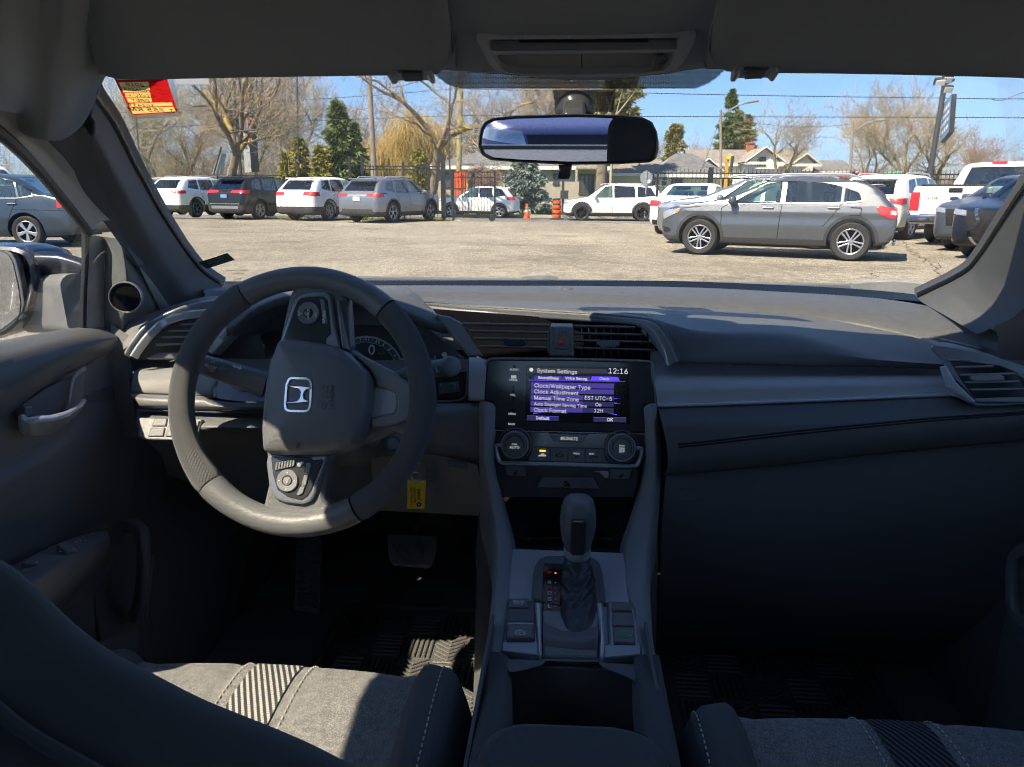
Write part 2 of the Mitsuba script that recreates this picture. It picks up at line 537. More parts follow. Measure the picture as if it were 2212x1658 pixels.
c1 = L((890, 90, .74), (985, 95, .75), (1100, 105, .76), (1255, 110, .77), (1440, 102, .76), (1530, 88, .75), (1630, 84, .74))
c2 = L((850, -90, .48), (975, -90, .47), (1100, -92, .46), (1255, -94, .46), (1440, -92, .46), (1545, -90, .47), (1680, -90, .48))
cab('roof_lining', loft([c0+[0, .05, .02], c0, c1, c2], 40, 5), 'm_lining', smooth=True)
for xs_ in ((-420, -150, 120, 400, 700, 985), (1525, 1800, 2050, 2300, 2500)):
    b2 = L(*[(x, 148, .83) for x in xs_])
    hx = np.array([(p[0]*1.02, .953, 1.44-.07*(p[0]/.6)**2) for p in b2])
    cab('roof_lining', loft([hx, b2+[0, .01, .004], b2, L(*[(x, 30, .64) for x in xs_]), L(*[(x, -100, .45) for x in xs_])], 20, 4), 'm_lining', smooth=True)
ROOF = lambda x, y: 1.435-.07*(x/.6)**2-.05*max(0, -y-.2)**1.5
rv = np.array([[(x, y, ROOF(x, y)) for x in np.linspace(-.6, .6, 15)] for y in np.linspace(.50, -1.6, 16)])
cab('roof_panel', join(grid(rv), grid(rv+[0, 0, .03])), 'm_lining', smooth=True)
hd = np.array([[(x, y, ROOF(x, min(y, .5))+(.0 if y < .6 else -.01)) for x in np.linspace(-.6, .6, 15)] for y in np.linspace(.50, .955, 6)])
cab('roof_header', grid(hd+[0, 0, .02]), 'm_lining', smooth=True)
for s in (-1, 1):
    rail = np.array([(s*.60, .93, 1.375), (s*.625, .6, 1.372), (s*.635, .2, 1.375), (s*.635, -.4, 1.37), (s*.62, -1.0, 1.33), (s*.58, -1.6, 1.22)])
    cab('roof_rail', sweep(rail, rrect(.10, .05, .02), 24), 'm_lining')
    cab('centre_pillar', sweep([(s*.63, -.02, 1.37), (s*.69, -.02, 1.15), (s*.735, .0, .95), (s*.75, .02, .3)], rrect(.07, .16, .02), 14), 'm_lining')
    cab('rear_pillar', sweep([(s*.57, -1.55, 1.25), (s*.64, -1.75, 1.10), (s*.72, -1.95, .95)], rrect(.10, .30, .03), 8), 'm_lining')
    # body side below the windows, outside of the door lining
    cab('body_side', box(s*.80-.02, s*.80+.02, -2.2, 1.95, .25, .965), 'm_car_grey')
    wg = np.array([[(s*(.785-.15*((z-.95)/.42)), y, z) for z in (.95, 1.05, 1.2, 1.385)] for y in (-1.5, -.8, .1, .8, 1.3)])
    cab('side_window', grid(wg), 'm_glass', smooth=True)
cab('rear_bulkhead', join(box(-.78, .78, -2.25, -2.2, .25, .98), box(-.7, .7, -2.2, -1.6, .94, .96)), 'm_plastic_black')
cab('kick_panel', box(-.74, -.72, 1.0, 1.9, .27, .90), 'm_plastic_black')
cab('kick_panel', box(.72, .74, 1.0, 1.9, .27, .90), 'm_plastic_black')
cab('firewall', join(box(-.76, .76, 1.84, 1.88, .2, .99), box(-.76, .76, 1.34, 1.87, .905, .92)), 'm_plastic_black')  # the flat shelf is unseen, added to stop sun leaking into the footwell
cab('floor_carpet', box(-.78, .78, -2.2, 1.86, .26, .28), 'm_carpet')
# bonnet and cowl, outside under the glass
bn = np.array([[(x, y, .93-.02*(x/.7)**2-.22*max(0, (y-1.8))**1.6) for x in np.linspace(-.78, .78, 13)] for y in np.linspace(1.88, 2.95, 9)])
cab('bonnet', grid(bn), 'm_car_grey', smooth=True)
cab('cowl', box(-.72, .72, 1.70, 1.88, .92, .955), 'm_plastic_black')
# folded wiper behind the glass
wp = L((1128, 603, 1.78), (1150, 599, 1.78), (1180, 599, 1.77), (1205, 603, 1.77))
cab('wiper', sweep(wp, rrect(.012, .006, .002), 12), 'm_plastic_grey')
wp = L((1838, 626, 1.66), (1880, 622, 1.66), (1960, 622, 1.62), (2015, 630, 1.58))
cab('wiper', sweep(wp, rrect(.03, .012, .004), 12), 'm_plastic_grey')
# coat of glass marks: small print on the windscreen
for s, px, py, h in (('LAMINATED', 513, 580, .005), ('SAFETY', 515, 587, .004), ('AS1', 512, 599, .0055)):
    q, n = ws_hit(px, py, .003)
    uu = unit(np.cross([0, 0, 1], -n))
    m = text_mesh(s, h, .0003)
    m.apply_translation([-m.bounds[1][0]/2, 0, 0])
    m.apply_scale([-1, 1, 1])
    m.invert()
    cab('glass_print', place(m, q, -uu*-1, np.cross(n, uu)), 'm_plastic_black', smooth=False)

# ---------------------------------------------------------------- stickers on the glass
def ws_frame(px, py):
    q, n = ws_hit(px, py, .003)
    u = unit(np.cross([0, 0, 1], -n))          # to the right seen from inside (n looks into the car)
    if u[0] < 0:
        u = -u
    return q, n, u, np.cross(n, u)


for nm, c in (('sticker_red', (.74, .10, .12)), ('sticker_gold', (.95, .76, .40)), ('sticker_clear', (.55, .57, .60))):
    scene['m_'+nm] = {'type': 'principledthin', 'base_color': rgb(*c), 'roughness': .5, 'diff_trans': 2.}
pm('ink', (.02, .02, .03), .6)
sq, sn, su, sv = ws_frame(318, 205)


class OnGlass(Plane):
    def __init__(self, o, n, u, v):
        self.o, self.n, self.u, self.v = o, n, u, v


og = OnGlass(sq, sn, su, sv)
price = thing('price_sticker', 'red and gold vehicle data sticker with mirrored handwriting at the top left of the windscreen', 'sticker')
part(price, 'film', og.plate([(232, 120), (365, 118), (392, 252), (282, 258)], .0004, -.0006, 0, .004), 'm_glass')
rowsy = [(155, 173), (178, 188), (189.5, 199.5), (201, 211), (212.5, 222)]
gold = []
for k, (y0, y1) in enumerate(rowsy):
    f0, f1 = (y0-120)/130., (y1-120)/130.
    x0a, x0b = 222+f0*64+5, 222+f1*64+5
    gold.append([(x0a, y0), (311+f0*22, y0-.8), (311+f1*22, y1-.8), (x0b, y1)])
gold += [[(278, 224.5), (371, 221), (373.5, 229), (281, 232.5)], [(281.5, 234), (374.5, 231), (380, 241), (287, 247)]]
part(price, 'red_backing', og.plate([(222, 120), (343, 118), (384, 243), (286, 250)], .0004, .0004, 0, .003, holes=gold), 'm_sticker_red')
for q in gold:
    part(price, 'gold_panel', og.plate(q, .0004, .0004), 'm_sticker_gold')


def mirrored(s, px, py, h, slant=.4, bold=False):
    m = text_mesh(s, h, .0003, bold)
    m.apply_translation([-m.bounds.mean(0)[0], -h/2, 0])
    m.vertices[:, 0] = -m.vertices[:, 0] - slant*m.vertices[:, 1]
    m.invert()
    return og.put(m, .0016, og.uv(px, py, .0016))


for s, px, py in (('2018', 291, 183), ('HONDA', 295, 194.5), ('CIVIC LX', 299, 206), ('GREY', 303, 217), ('301419', 306, 228)):
    part(price, 'handwriting', mirrored(s, px, py, .0062), 'm_ink', smooth=False)
part(price, 'handwriting', mirrored('71,755 KM', 334, 238, .009), 'm_ink', smooth=False)
for s, px, py in (('YEAR', 340, 184), ('MAKE', 344, 193.5), ('MODEL', 347, 203), ('COLOR', 350, 212.5), ('VIN', 358, 220)):
    part(price, 'lettering', mirrored(s, px, py, .0052, bold=True), 'm_sticker_gold', smooth=False)
part(price, 'paper_strip', og.plate([(374, 168), (451, 168), (451, 183), (378, 183)], .0004, .0004), 'm_sticker_clear')
sq, sn, su, sv = ws_frame(466, 563)
og = OnGlass(sq, sn, su, sv)
pm('sticker_dark', (.05, .09, .08), .5)
oil = thing('service_sticker', 'small dark green service sticker low on the windscreen beside the left pillar', 'sticker')
part(oil, 'film', og.plate([(428, 568), (491, 547), (507, 562), (447, 581)], .0004, .001), 'm_sticker_dark')
for k in range(3):
    part(oil, 'printed_line', og.plate([(446+k*4, 566+k*4), (480+k*4, 555+k*4), (481+k*4, 556.4+k*4), (447+k*4, 567.6+k*4)], .0003, .0016), 'm_print_dim', smooth=False)

# ---------------------------------------------------------------- sun visors
def visor(name, label, edge, top, right):
    t = thing(name, label, 'sun visor', 'sun visors')
    b, a = L(*edge), L(*top)
    n = 30
    b, a = resample(b, n), resample(a, n)
    th = np.array([0, .006, .018])
    A = [a+th, a*.5+b*.5+th*1.1, b+th*.9+[0, .004, 0], b+[0, .010, .004], b, b+[0, -.006, .003], a*.5+b*.5, a]
    V, F = grid(np.stack(A))
    part(t, 'panel', (V, F), 'm_lining', smooth=True)
    for e in (0, -1):
        s = np.stack([x[e] for x in A])
        part(t, 'end_cap', (np.vstack([s, s.mean(0)]), np.array([[i, i+1, len(s)] for i in range(len(s)-1)])), 'm_lining')
    return t


vl = visor('sun_visor', 'dark sun visor folded up above the steering wheel', [(215, 158, .765), (262, 172, .755), (330, 172, .75), (600, 167, .745), (830, 164, .745), (910, 166, .745), (942, 162, .745), (964, 140, .745), (978, 100, .72)],
           [(150, -90, .48), (262, -92, .475), (330, -92, .47), (600, -94, .465), (830, -96, .46), (910, -96, .46), (930, -96, .46), (940, -96, .46), (950, -96, .46)], 978)
vr = visor('sun_visor', 'dark sun visor folded up above the passenger side', [(1532, 100, .72), (1546, 138, .745), (1560, 152, .745), (1582, 157, .745), (1685, 158.5, .745), (1904, 161.5, .75), (2100, 166, .755), (2260, 171, .765), (2420, 176, .77)],
           [(1572, -96, .46), (1582, -96, .46), (1592, -96, .46), (1610, -96, .46), (1700, -96, .46), (1904, -94, .465), (2100, -92, .47), (2300, -90, .475), (2500, -88, .48)], 1532)
# thin fold line of the visor mounting, left end
for key, label, cx, y0 in ((vl, None, 885, 0), (vr, None, 1636, -6)):
    q = Plane(at(cx, 148+y0, y=.735), 14)
    o = [(cx-50, 166+y0), (cx-46, 138+y0), (cx-40, 131+y0), (cx+37, 130+y0), (cx+44, 137+y0), (cx+50, 165+y0), (cx+40, 165+y0), (cx+34, 157+y0), (cx-33, 158+y0), (cx-39, 166+y0)]
    clip = thing('visor_clip', 'grey plastic clip holding the end of the %s sun visor' % ('left' if cx < 1200 else 'right'), 'visor clip', 'visor clips')
    part(clip, 'bracket', q.plate(o, .018, 0, .003, .002), 'm_clip_plastic')
    part(clip, 'hollow', q.plate([(cx-28, 155+y0), (cx-28, 142+y0), (cx-20, 137+y0), (cx+22, 137+y0), (cx+28, 143+y0), (cx+26, 155+y0)], .004, .0015, .0008, .001), 'm_plastic_black')
    part(clip, 'hook', q.plate([(cx-18, 162+y0), (cx-19, 156+y0), (cx+22, 155+y0), (cx+20, 161+y0)], .016, .004, .002), 'm_plastic_black')

# ---------------------------------------------------------------- overhead console
oc = thing('overhead_console', 'dark overhead console with two reading lamps between the visors', 'overhead console')
q = Plane(at(1262, 120, y=.72), -52)
part(oc, 'bezel', q.plate([(1036, 66), (1496, 62), (1505, 72), (1500, 92), (1484, 124), (1466, 148), (1440, 160), (1390, 165), (1255, 169), (1130, 166), (1082, 160), (1062, 146), (1042, 112), (1028, 84), (1028, 74)], .03, .006, .006, .006,
     holes=([(1058, 86), (1470, 82), (1474, 88), (1464, 107), (1458, 108), (1066, 111), (1058, 108), (1053, 92)], [(1066, 119), (1457, 114), (1460, 118), (1446, 144), (1432, 153), (1380, 159), (1254, 162), (1140, 161), (1098, 157), (1080, 148), (1064, 124)])), 'm_clip_plastic')
part(oc, 'switch_strip', q.plate([(1050, 80), (1478, 76), (1468, 112), (1056, 116)], .004, -.006), 'm_plastic')
part(oc, 'switch_window', q.plate([(1122, 92), (1400, 89), (1400, 106), (1122, 109)], .004, -.003, .001), 'm_gloss_black')
part(oc, 'lamp', q.plate([(1066, 120), (1255, 117), (1254.5, 162), (1140, 161.5), (1098, 158), (1080, 148)], .002, -.002), 'm_lens_ribbed', label='left reading lamp lens')
part(oc, 'lamp', q.plate([(1258, 117), (1457, 115), (1446, 144), (1432, 153), (1380, 159.5), (1257.5, 162)], .002, -.002), 'm_lens_ribbed', label='right reading lamp lens')
part(oc, 'lamp_housing', q.plate([(1060, 116), (1462, 112), (1440, 156), (1255, 166), (1090, 160)], .004, -.016), 'm_plastic_grey')
part(oc, 'lamp_switch', q.plate([(1418, 123), (1434, 122), (1434, 134), (1415, 150), (1406, 150), (1410, 134)], .006, .004, .0012), 'm_plastic')
part(oc, 'bulb_holder', q.plate([(1083, 125), (1086, 138), (1100, 139), (1098, 146), (1108, 152), (1088, 150), (1080, 140)], .004, -.008), 'm_plastic_black')

# ---------------------------------------------------------------- rear-view mirror
mir = thing('rear_view_mirror', 'black rear-view mirror hanging on the windscreen from a dotted mount', 'mirror')
mo = [(1033, 300), (1037, 278), (1046, 264), (1064, 255), (1110, 250), (1244, 246), (1340, 249), (1390, 254), (1410, 264), (1420, 284), (1424, 306), (1424, 326), (1418, 344), (1404, 352), (1330, 356), (1228, 357), (1120, 352), (1060, 347), (1040, 336), (1032, 318)]
mp = Plane(at(1228, 302, y=1.05), -4, -.9)
part(mir, 'housing', mp.plate(mo, .012, 0, .004, .004), 'm_gloss_black')
hb = mp.poly(mo)
cen = hb.mean(0)
back = [np.c_[cen+(hb-cen)*s, np.full(len(hb), -z)] for s, z in ((1., .010), (.93, .028), (.7, .042), (.2, .05))]
part(mir, 'back_shell', mp.put(grid(np.array(back), closed_v=True)), 'm_plastic_black', smooth=True)
mg = mp.poly([(1228+(a-1228)*.955, 302+(b-302)*.86) for a, b in mo])
mgp = None
part(mir, 'glass', mp.put(slab(mg, .001), .0012), 'm_mirror_glass', smooth=False)
sp, sn_ = ws_hit(1246, 205, .004)
part(mir, 'mount', sweep([mp.P(1240, 262, -.03), mp.P(1240, 246, -.034), at(1242, 232, y=1.13)], rrect(.03, .02, .006), 8), 'm_gloss_black')
part(mir, 'mount_collar', align(lathe([(.0, .012), (.016, .012), (.024, .006), (.027, 0), (.0, 0)]), at(1242, 240, y=1.11), [0, -1, -.3]), 'm_gloss_black')
part(mir, 'dipping_lever', mp.plate([(1206, 357), (1236, 357), (1233, 380), (1228, 388), (1208, 388), (1203, 384), (1208, 368)], .008, .002, .002, .001), 'm_gloss_black')
# ---------------------------------------------------------------- dashboard
pm('trim_blue', (.39, .42, .465), .32)  # pale bluish base: sky reflection put into the trim colour
pm('screen_black', (.008, .008, .010), .12)
dash = thing('dashboard', 'black dashboard with soft pads, silver strip, air vents and glove box', 'dashboard')
D = lambda *a, **k: part(dash, *a, **k)
top = L((440, 640, 1.30), (500, 636, 1.36), (620, 636, 1.40), (818, 639, 1.42), (1020, 643, 1.43), (1221, 647, 1.43), (1478, 655.6, 1.42), (1668, 670.8, 1.38), (1837, 687.7, 1.33), (1921, 704.6, 1.29), (2006, 724.8, 1.25), (2107, 745, 1.20), (2158, 759, 1.17))
tb = L((440, 627, 1.40), (500, 623, 1.44), (620, 620, 1.50), (818, 617.5, 1.55), (1020, 617.5, 1.57), (1221, 618, 1.57), (1478, 621, 1.56), (1668, 630, 1.515), (1837, 640, 1.455), (1921, 648, 1.42), (2006, 662, 1.36), (2090, 692, 1.27), (2150, 715, 1.20))
D('top_pad', loft([tb+[0, .03, -.012], tb, top*.4+tb*.6+[0, 0, .006], top*.78+tb*.22+[0, 0, .006], top+[0, .004, 0], top+[0, -.008, -.010], top+[0, -.010, -.022], top+[0, .004, -.040]], 60, 5), 'm_pad', smooth=True)
sv_ = L((1190, 623, 1.52), (1222, 621, 1.525), (1262, 623, 1.52))
D('light_sensor', join(align(lathe([(0, .002), (.010, .002), (.012, .0)]), at(1225, 624, y=1.50), [0, -.1, 1])), 'm_pad')
# passenger pad: two smooth steps, then the lip
pb0 = top[3:]+[0, -.004, -.014]
pL2 = L((914, 647, 1.40), (1020, 652, 1.395), (1130, 655, 1.39), (1290, 659, 1.39), (1390, 662, 1.39), (1465, 665, 1.39), (1550, 670, 1.38), (1690, 683, 1.35), (1800, 697, 1.31), (1900, 716, 1.27), (1980, 733, 1.23), (2040, 752, 1.19))
pL3 = L((914, 653, 1.37), (1020, 660, 1.335), (1130, 667, 1.30), (1290, 678, 1.26), (1390, 687, 1.225), (1470, 706, 1.20), (1550, 715, 1.195), (1690, 722, 1.19), (1780, 745, 1.165), (1890, 772, 1.14), (1975, 782, 1.13), (2043, 788, 1.12))
pL4 = L((914, 656, 1.365), (1020, 663.5, 1.32), (1130, 669.5, 1.285), (1290, 680, 1.245), (1392, 690, 1.205), (1420, 699, 1.185), (1444, 730, 1.165), (1470, 780, 1.15), (1700, 786, 1.145), (1870, 788, 1.135), (1980, 791, 1.125), (2046, 793, 1.115))
D('passenger_pad', loft([pL2+[0, .03, 0], pL2, pL3*.5+pL2*.5+[0, 0, .002], pL3, (pL3+pL4)/2+[0, -.006, .003], pL4, pL4+[0, .012, -.006], pL4+[0, .05, .0]], 60, 5), 'm_pad', smooth=True)
D('airbag_badge', text_mesh('SRS', .008, .0006), 'm_plastic_black', smooth=False) if False else None
# hood strip and gloss bezel over the centre vents
va = pL4[:8]
vb = L((918, 661, 1.36), (1020, 671, 1.315), (1130, 679, 1.28), (1290, 690, 1.24), (1374, 697, 1.20), (1404, 707, 1.18), (1428, 740, 1.16), (1447, 790, 1.145))
vc = L((932, 672, 1.355), (1020, 680, 1.315), (1130, 688, 1.285), (1290, 697, 1.245), (1366, 702, 1.21), (1394, 717, 1.19), (1417, 748, 1.17), (1438, 790, 1.15))
D('vent_hood_strip', loft([va, (va+vb)/2+[0, -.003, .002], vb], 40, 4), 'm_leather', smooth=True)
D('vent_bezel', loft([vb, (vb+vc)/2+[0, -.002, 0], vc, vc+[0, .06, -.002]], 40, 3), 'm_satin_dark', smooth=True)
D('hood_stitch', sweep(va+[0, -.001, .001], .0012, 60), 'm_plastic_black')
vp = Plane(at(1220, 735, y=1.20), 4)
D('vent_cavity', vp.plate([(935, 668), (1372, 700), (1450, 792), (1040, 775), (985, 740)], .004, -.07), 'm_screen_black')  # near-black back plate: shade behind the slats put into the colour
for k, (x0, y0, x1, y1) in enumerate(((1000, 706, 1186, 709), (1012, 721, 1186, 725), (1022, 737, 1186, 740.5), (1034, 754.5, 1186, 757.5))):
    a, b = vp.P(x0, y0, .004), vp.P(x1, y1, .004)
    D('vent_slat', place(rbox(np.linalg.norm(b-a), .003, .032, .0012, 3), (a+b)/2+[0, .012, .002], unit(b-a), unit(np.cross(unit([0, -1, .25]), unit(b-a)))), 'm_plastic_grey')
for k, (x0, y0, x1, y1) in enumerate(((1240, 711, 1372, 714), (1240, 726.5, 1392, 730), (1240, 742, 1404, 746), (1240, 758, 1415, 763))):
    a, b = vp.P(x0, y0, .004), vp.P(x1, y1, .004)
    D('vent_slat', place(rbox(np.linalg.norm(b-a), .003, .032, .0012, 3), (a+b)/2+[0, .012, .002], unit(b-a), unit(np.cross(unit([0, -1, .25]), unit(b-a)))), 'm_plastic')
for x0 in range(1256, 1410, 16):
    D('vent_vane', vp.plate([(x0, 706), (x0+2, 706), (x0+2, 772), (x0, 772)], .03, -.034), 'm_plastic_black')
D('vent_tab', vp.plate([(1089, 734), (1137, 735), (1138, 743), (1128, 749), (1100, 749), (1088, 743)], .016, .010, .002, .002), 'm_gloss_black')
D('vent_tab', vp.plate([(1290, 736), (1338, 737), (1339, 746), (1330, 752), (1300, 752), (1289, 745)], .016, .010, .002, .002), 'm_plastic')
D('vent_edge', vp.plate([(1182, 718), (1186, 718), (1186, 762), (1182, 762)], .02, .003), 'm_plastic_grey')
D('hazard_block', vp.plate([(1188, 705), (1239, 706), (1241, 772), (1186, 771)], .05, .012, .004, .003), 'm_plastic')
hz = D('hazard_button', vp.plate([(1200, 711), (1229, 712), (1230, 757), (1198, 756)], .01, .0135, .0025, .004), 'm_plastic')
part(hz, 'warning_triangle', join(*[sweep([vp.P(*a, .0145), vp.P(*b, .0145)], .0009, 2, smooth=False) for a, b in (((1206, 741), (1214, 728)), ((1214, 728), (1222.5, 741.5)), ((1222.5, 741.5), (1206, 741)), ((1210.5, 738.8), (1214, 733)), ((1214, 733), (1217.8, 739)), ((1217.8, 739), (1210.5, 738.8)))]), 'm_red_print')
# grey blades on both sides of the cluster
vb_ = Plane(at(990, 730, y=1.19), 12, -12)
D('blade_trim', vb_.plate([(939, 678), (972, 684), (999, 698), (1012, 722), (1046, 770), (1014, 771), (985, 738)], .02, 0, .003, .002), 'm_plastic_grey')
# screen surround and centre stack backing
trl = L((1013, 772, 1.165), (1020, 772, 1.165), (1030, 773, 1.165), (1052, 778, 1.165))
tr2 = L((1013, 800, 1.15), (1020, 800, 1.15), (1030, 800, 1.15), (1050, 800, 1.15))
tr3 = L((1012, 865, 1.14), (1020, 866, 1.14), (1030, 867, 1.14), (1046, 869, 1.14))
D('trim_panel', loft([trl, tr2, tr3, tr3+[0, .05, 0]], 8, 4), 'm_trim_blue', smooth=True)
# passenger trim panel, silver strip, lower pad, glove box
t0 = L((1407, 792, 1.19), (1500, 797, 1.185), (1700, 801, 1.18), (1850, 803, 1.175), (1960, 804, 1.165), (2040, 804, 1.15))
t1 = L((1410, 815, 1.155), (1500, 816, 1.152), (1700, 815, 1.147), (1850, 813, 1.14), (1960, 812, 1.13), (2052, 810, 1.12))
t2 = L((1417, 845, 1.14), (1500, 845, 1.137), (1700, 840, 1.13), (1850, 836, 1.122), (1960, 833, 1.115), (2060, 828, 1.10))
t3 = L((1420, 873, 1.14), (1500, 871, 1.137), (1700, 864, 1.13), (1850, 858, 1.122), (1960, 853, 1.115), (2058, 849, 1.10))
D('trim_panel', loft([t0+[0, .03, .02], t0, t1, t2, t3, t3+[0, .03, 0]], 40, 5), 'm_trim_blue', smooth=True)
s0 = L((1420, 873, 1.135), (1500, 871, 1.132), (1700, 864, 1.125), (1850, 858, 1.117), (2050, 849.5, 1.095), (2060, 849.5, 1.093), (2072, 853, 1.09), (2112, 869, 1.085), (2125, 870.5, 1.083), (2240, 866, 1.07))
s1 = L((1420, 881, 1.135), (1500, 879, 1.132), (1700, 871.5, 1.125), (1850, 865.5, 1.117), (2050, 857.5, 1.095), (2058, 857.5, 1.093), (2070, 861, 1.09), (2110, 877, 1.085), (2125, 878, 1.083), (2240, 874, 1.07))
D('silver_strip', loft([s0+[0, .02, 0], s0, (s0+s1)/2+[0, -.003, 0], s1, s1+[0, .02, 0]], 60, 3), 'm_satin', smooth=True)
q0 = L((1421, 882, 1.135), (1500, 880, 1.132), (1700, 873, 1.125), (1850, 867, 1.117), (2050, 859, 1.095), (2100, 875, 1.088), (2240, 875, 1.07))
q1 = L((1430, 915, 1.105), (1500, 914, 1.10), (1700, 905, 1.095), (1850, 898, 1.09), (2000, 890, 1.08), (2100, 886, 1.07), (2240, 880, 1.055))
q2 = L((1440, 962, 1.09), (1500, 957, 1.085), (1700, 934, 1.08), (1850, 919, 1.075), (2000, 905, 1.07), (2100, 898, 1.06), (2240, 889, 1.045))
q3 = L((1443, 1000, 1.085), (1500, 995, 1.08), (1700, 975, 1.075), (1850, 957, 1.07), (2000, 941, 1.065), (2100, 930, 1.055), (2240, 916, 1.04))
q4 = L((1438, 1026, 1.09), (1500, 1021, 1.085), (1700, 1003, 1.08), (1850, 985, 1.075), (2000, 970, 1.07), (2100, 961, 1.06), (2240, 948, 1.045))
D('lower_pad', loft([q0+[0, .015, 0], q0, q1, q2, q3, q4, q4+[0, .05, -.012]], 50, 5), 'm_pad', smooth=True)
st = PchipInterpolator(np.linspace(0, 1, len(q2)), q2, axis=0)(np.linspace(.10, 1, 60))
sd = PchipInterpolator(np.linspace(0, 1, len(q2)), q2*.84+q3*.16, axis=0)(np.linspace(.10, 1, 60))
D('pad_seam', sweep(st+[0, -.0006, .0002], .0014, None), 'm_frit_black')
D('pad_seam', sweep(sd+[0, -.0006, .0002], .0012, None), 'm_frit_black')
g0 = L((1438, 1030, 1.115), (1600, 1018, 1.11), (1850, 990, 1.10), (2240, 952, 1.07))
g1 = L((1430, 1120, 1.13), (1600, 1115, 1.125), (1850, 1105, 1.115), (2240, 1085, 1.085))
g2 = L((1425, 1300, 1.22), (1600, 1300, 1.215), (1850, 1290, 1.20), (2300, 1260, 1.17))
g3 = L((1415, 1420, 1.42), (1600, 1430, 1.42), (1850, 1440, 1.42), (2300, 1450, 1.42))
D('glove_box', loft([g0+[0, 0, .01], g0, g1, g2, g3], 30, 5), 'm_plastic', smooth=True)
D('glove_box_latch', join(sweep(L((1475, 1080, 1.122), (1560, 1077, 1.122), (1600, 1076, 1.121)), .0016, 8), sweep(L((1467, 1056, 1.118), (1520, 1054, 1.117), (1560, 1052, 1.117)), .0012, 8)), 'm_plastic_black')
# right end vent
rv0 = Plane(at(2110, 810, y=1.08), 14, 14)
D('vent_bezel', rv0.plate([(2005, 745), (2060, 752), (2150, 772), (2215, 792), (2260, 812), (2270, 868), (2112, 868), (2052, 806), (2036, 775)], .012, .002, .003, .003,
  holes=([(2050, 778), (2100, 782), (2160, 790), (2200, 806), (2215, 830), (2222, 858), (2104, 861), (2076, 822)],)), 'm_satin_dark')
D('vent_cavity', rv0.plate([(2040, 770), (2230, 780), (2260, 870), (2095, 870)], .004, -.06), 'm_plastic_black')
for x0, y0, x1, y1 in ((2052, 786, 2100, 786), (2066, 801, 2150, 799), (2077, 818, 2198, 815), (2088, 834, 2206, 832), (2100, 850, 2216, 848)):
    a, b = rv0.P(x0, y0, .002), rv0.P(x1, y1, .002)
    D('vent_slat', place(rbox(np.linalg.norm(b-a), .003, .03, .0012, 3), (a+b)/2+[0, .012, .002], unit(b-a), unit(np.cross(unit([0, -1, .25]), unit(b-a)))), 'm_plastic_grey')
D('vent_tab', rv0.plate([(2098, 812), (2160, 809), (2172, 814), (2170, 823), (2108, 825), (2098, 820)], .014, .008, .002, .002), 'm_plastic_grey')
D('blade_trim', rv0.plate([(2036, 792), (2046, 790), (2066, 825), (2112, 870), (2100, 872), (2068, 852), (2052, 838)], .02, .006, .003, .002), 'm_trim_blue')
e0_ = L((1975, 724, 1.29), (2012, 733, 1.255), (2060, 743, 1.205), (2107, 756, 1.17), (2160, 775, 1.13), (2200, 795, 1.10), (2260, 830, 1.06))
e1_ = L((1985, 737, 1.245), (2014, 749, 1.20), (2060, 757, 1.15), (2107, 770, 1.12), (2150, 786, 1.095), (2190, 806, 1.07), (2250, 840, 1.04))
D('vent_hood_strip', loft([e0_+[0, .03, 0], e0_, (e0_+e1_)/2+[0, -.003, .004], e1_], 30, 4), 'm_leather', smooth=True)
for k in range(5):
    a, b = at(2030+k*18, 739+k*4.2, y=1.222-k*.008), at(2046+k*18, 743.5+k*4.2, y=1.214-k*.008)
    D('demister_slot', sweep([a+[0, 0, .004], b+[0, 0, .004]], rrect(.004, .014, .001), 2, smooth=False), 'm_plastic_black')

# driver side ---------------------------------------------------------------------------------------------------------------------------
# base surface behind everything, from the door to the centre rail
h0 = L((284, 775, 1.17), (380, 772, 1.17), (500, 775, 1.18), (700, 778, 1.19), (880, 778, 1.19), (960, 776, 1.18), (1042, 776, 1.18))
h1 = L((284, 803, 1.14), (380, 804, 1.14), (500, 806, 1.15), (700, 808, 1.17), (880, 808, 1.17), (960, 806, 1.17), (1042, 800, 1.17))
D('lower_panel', loft([h0, h1], 30, 2), 'm_plastic_black', smooth=True)
l0 = L((292, 801, 1.125), (340, 801, 1.12), (400, 802, 1.12), (455, 805, 1.12), (472, 809, 1.125))
l1 = L((287, 818, 1.105), (340, 820, 1.10), (400, 822, 1.10), (455, 826, 1.10), (468, 826, 1.105))
l2 = L((283, 846, 1.095), (340, 849, 1.09), (400, 852, 1.09), (440, 854, 1.09), (462, 855, 1.095))
D('tray_lid', loft([l0+[0, .02, 0], l0, l1, l2, l2+[0, .01, -.006]], 20, 5), 'm_pattern_panel', smooth=True)
ca = L((470, 812, 1.125), (490, 815, 1.12), (530, 832, 1.12), (570, 848, 1.12))
cb = L((462, 838, 1.10), (480, 845, 1.095), (520, 850, 1.10), (580, 856, 1.10))
cc = L((462, 858, 1.085), (490, 864, 1.08), (530, 868, 1.08), (590, 868, 1.085))
D('coin_tray', loft([ca, cb, cc], 16, 5), 'm_plastic_grey', smooth=True)
ct = Plane(at(510, 838, y=1.115), 40)
D('coin_recess', ct.plate([(490, 822), (520, 828), (560, 846), (505, 846), (491, 838)], .004, .008, .001, .002), 'm_plastic')
D('tray_rim', sweep(L((466, 858, 1.083), (466, 838, 1.10), (473, 815, 1.122), (480, 812, 1.125)), .0016, 14), 'm_plastic_grey')
k0 = L((283, 850, 1.085), (340, 853, 1.08), (433, 856, 1.075), (460, 864, 1.07), (505, 870, 1.07), (600, 869, 1.075))
k1 = L((285, 858, 1.068), (340, 860, 1.064), (433, 863, 1.06), (460, 870, 1.058), (505, 876, 1.058), (600, 874, 1.062))
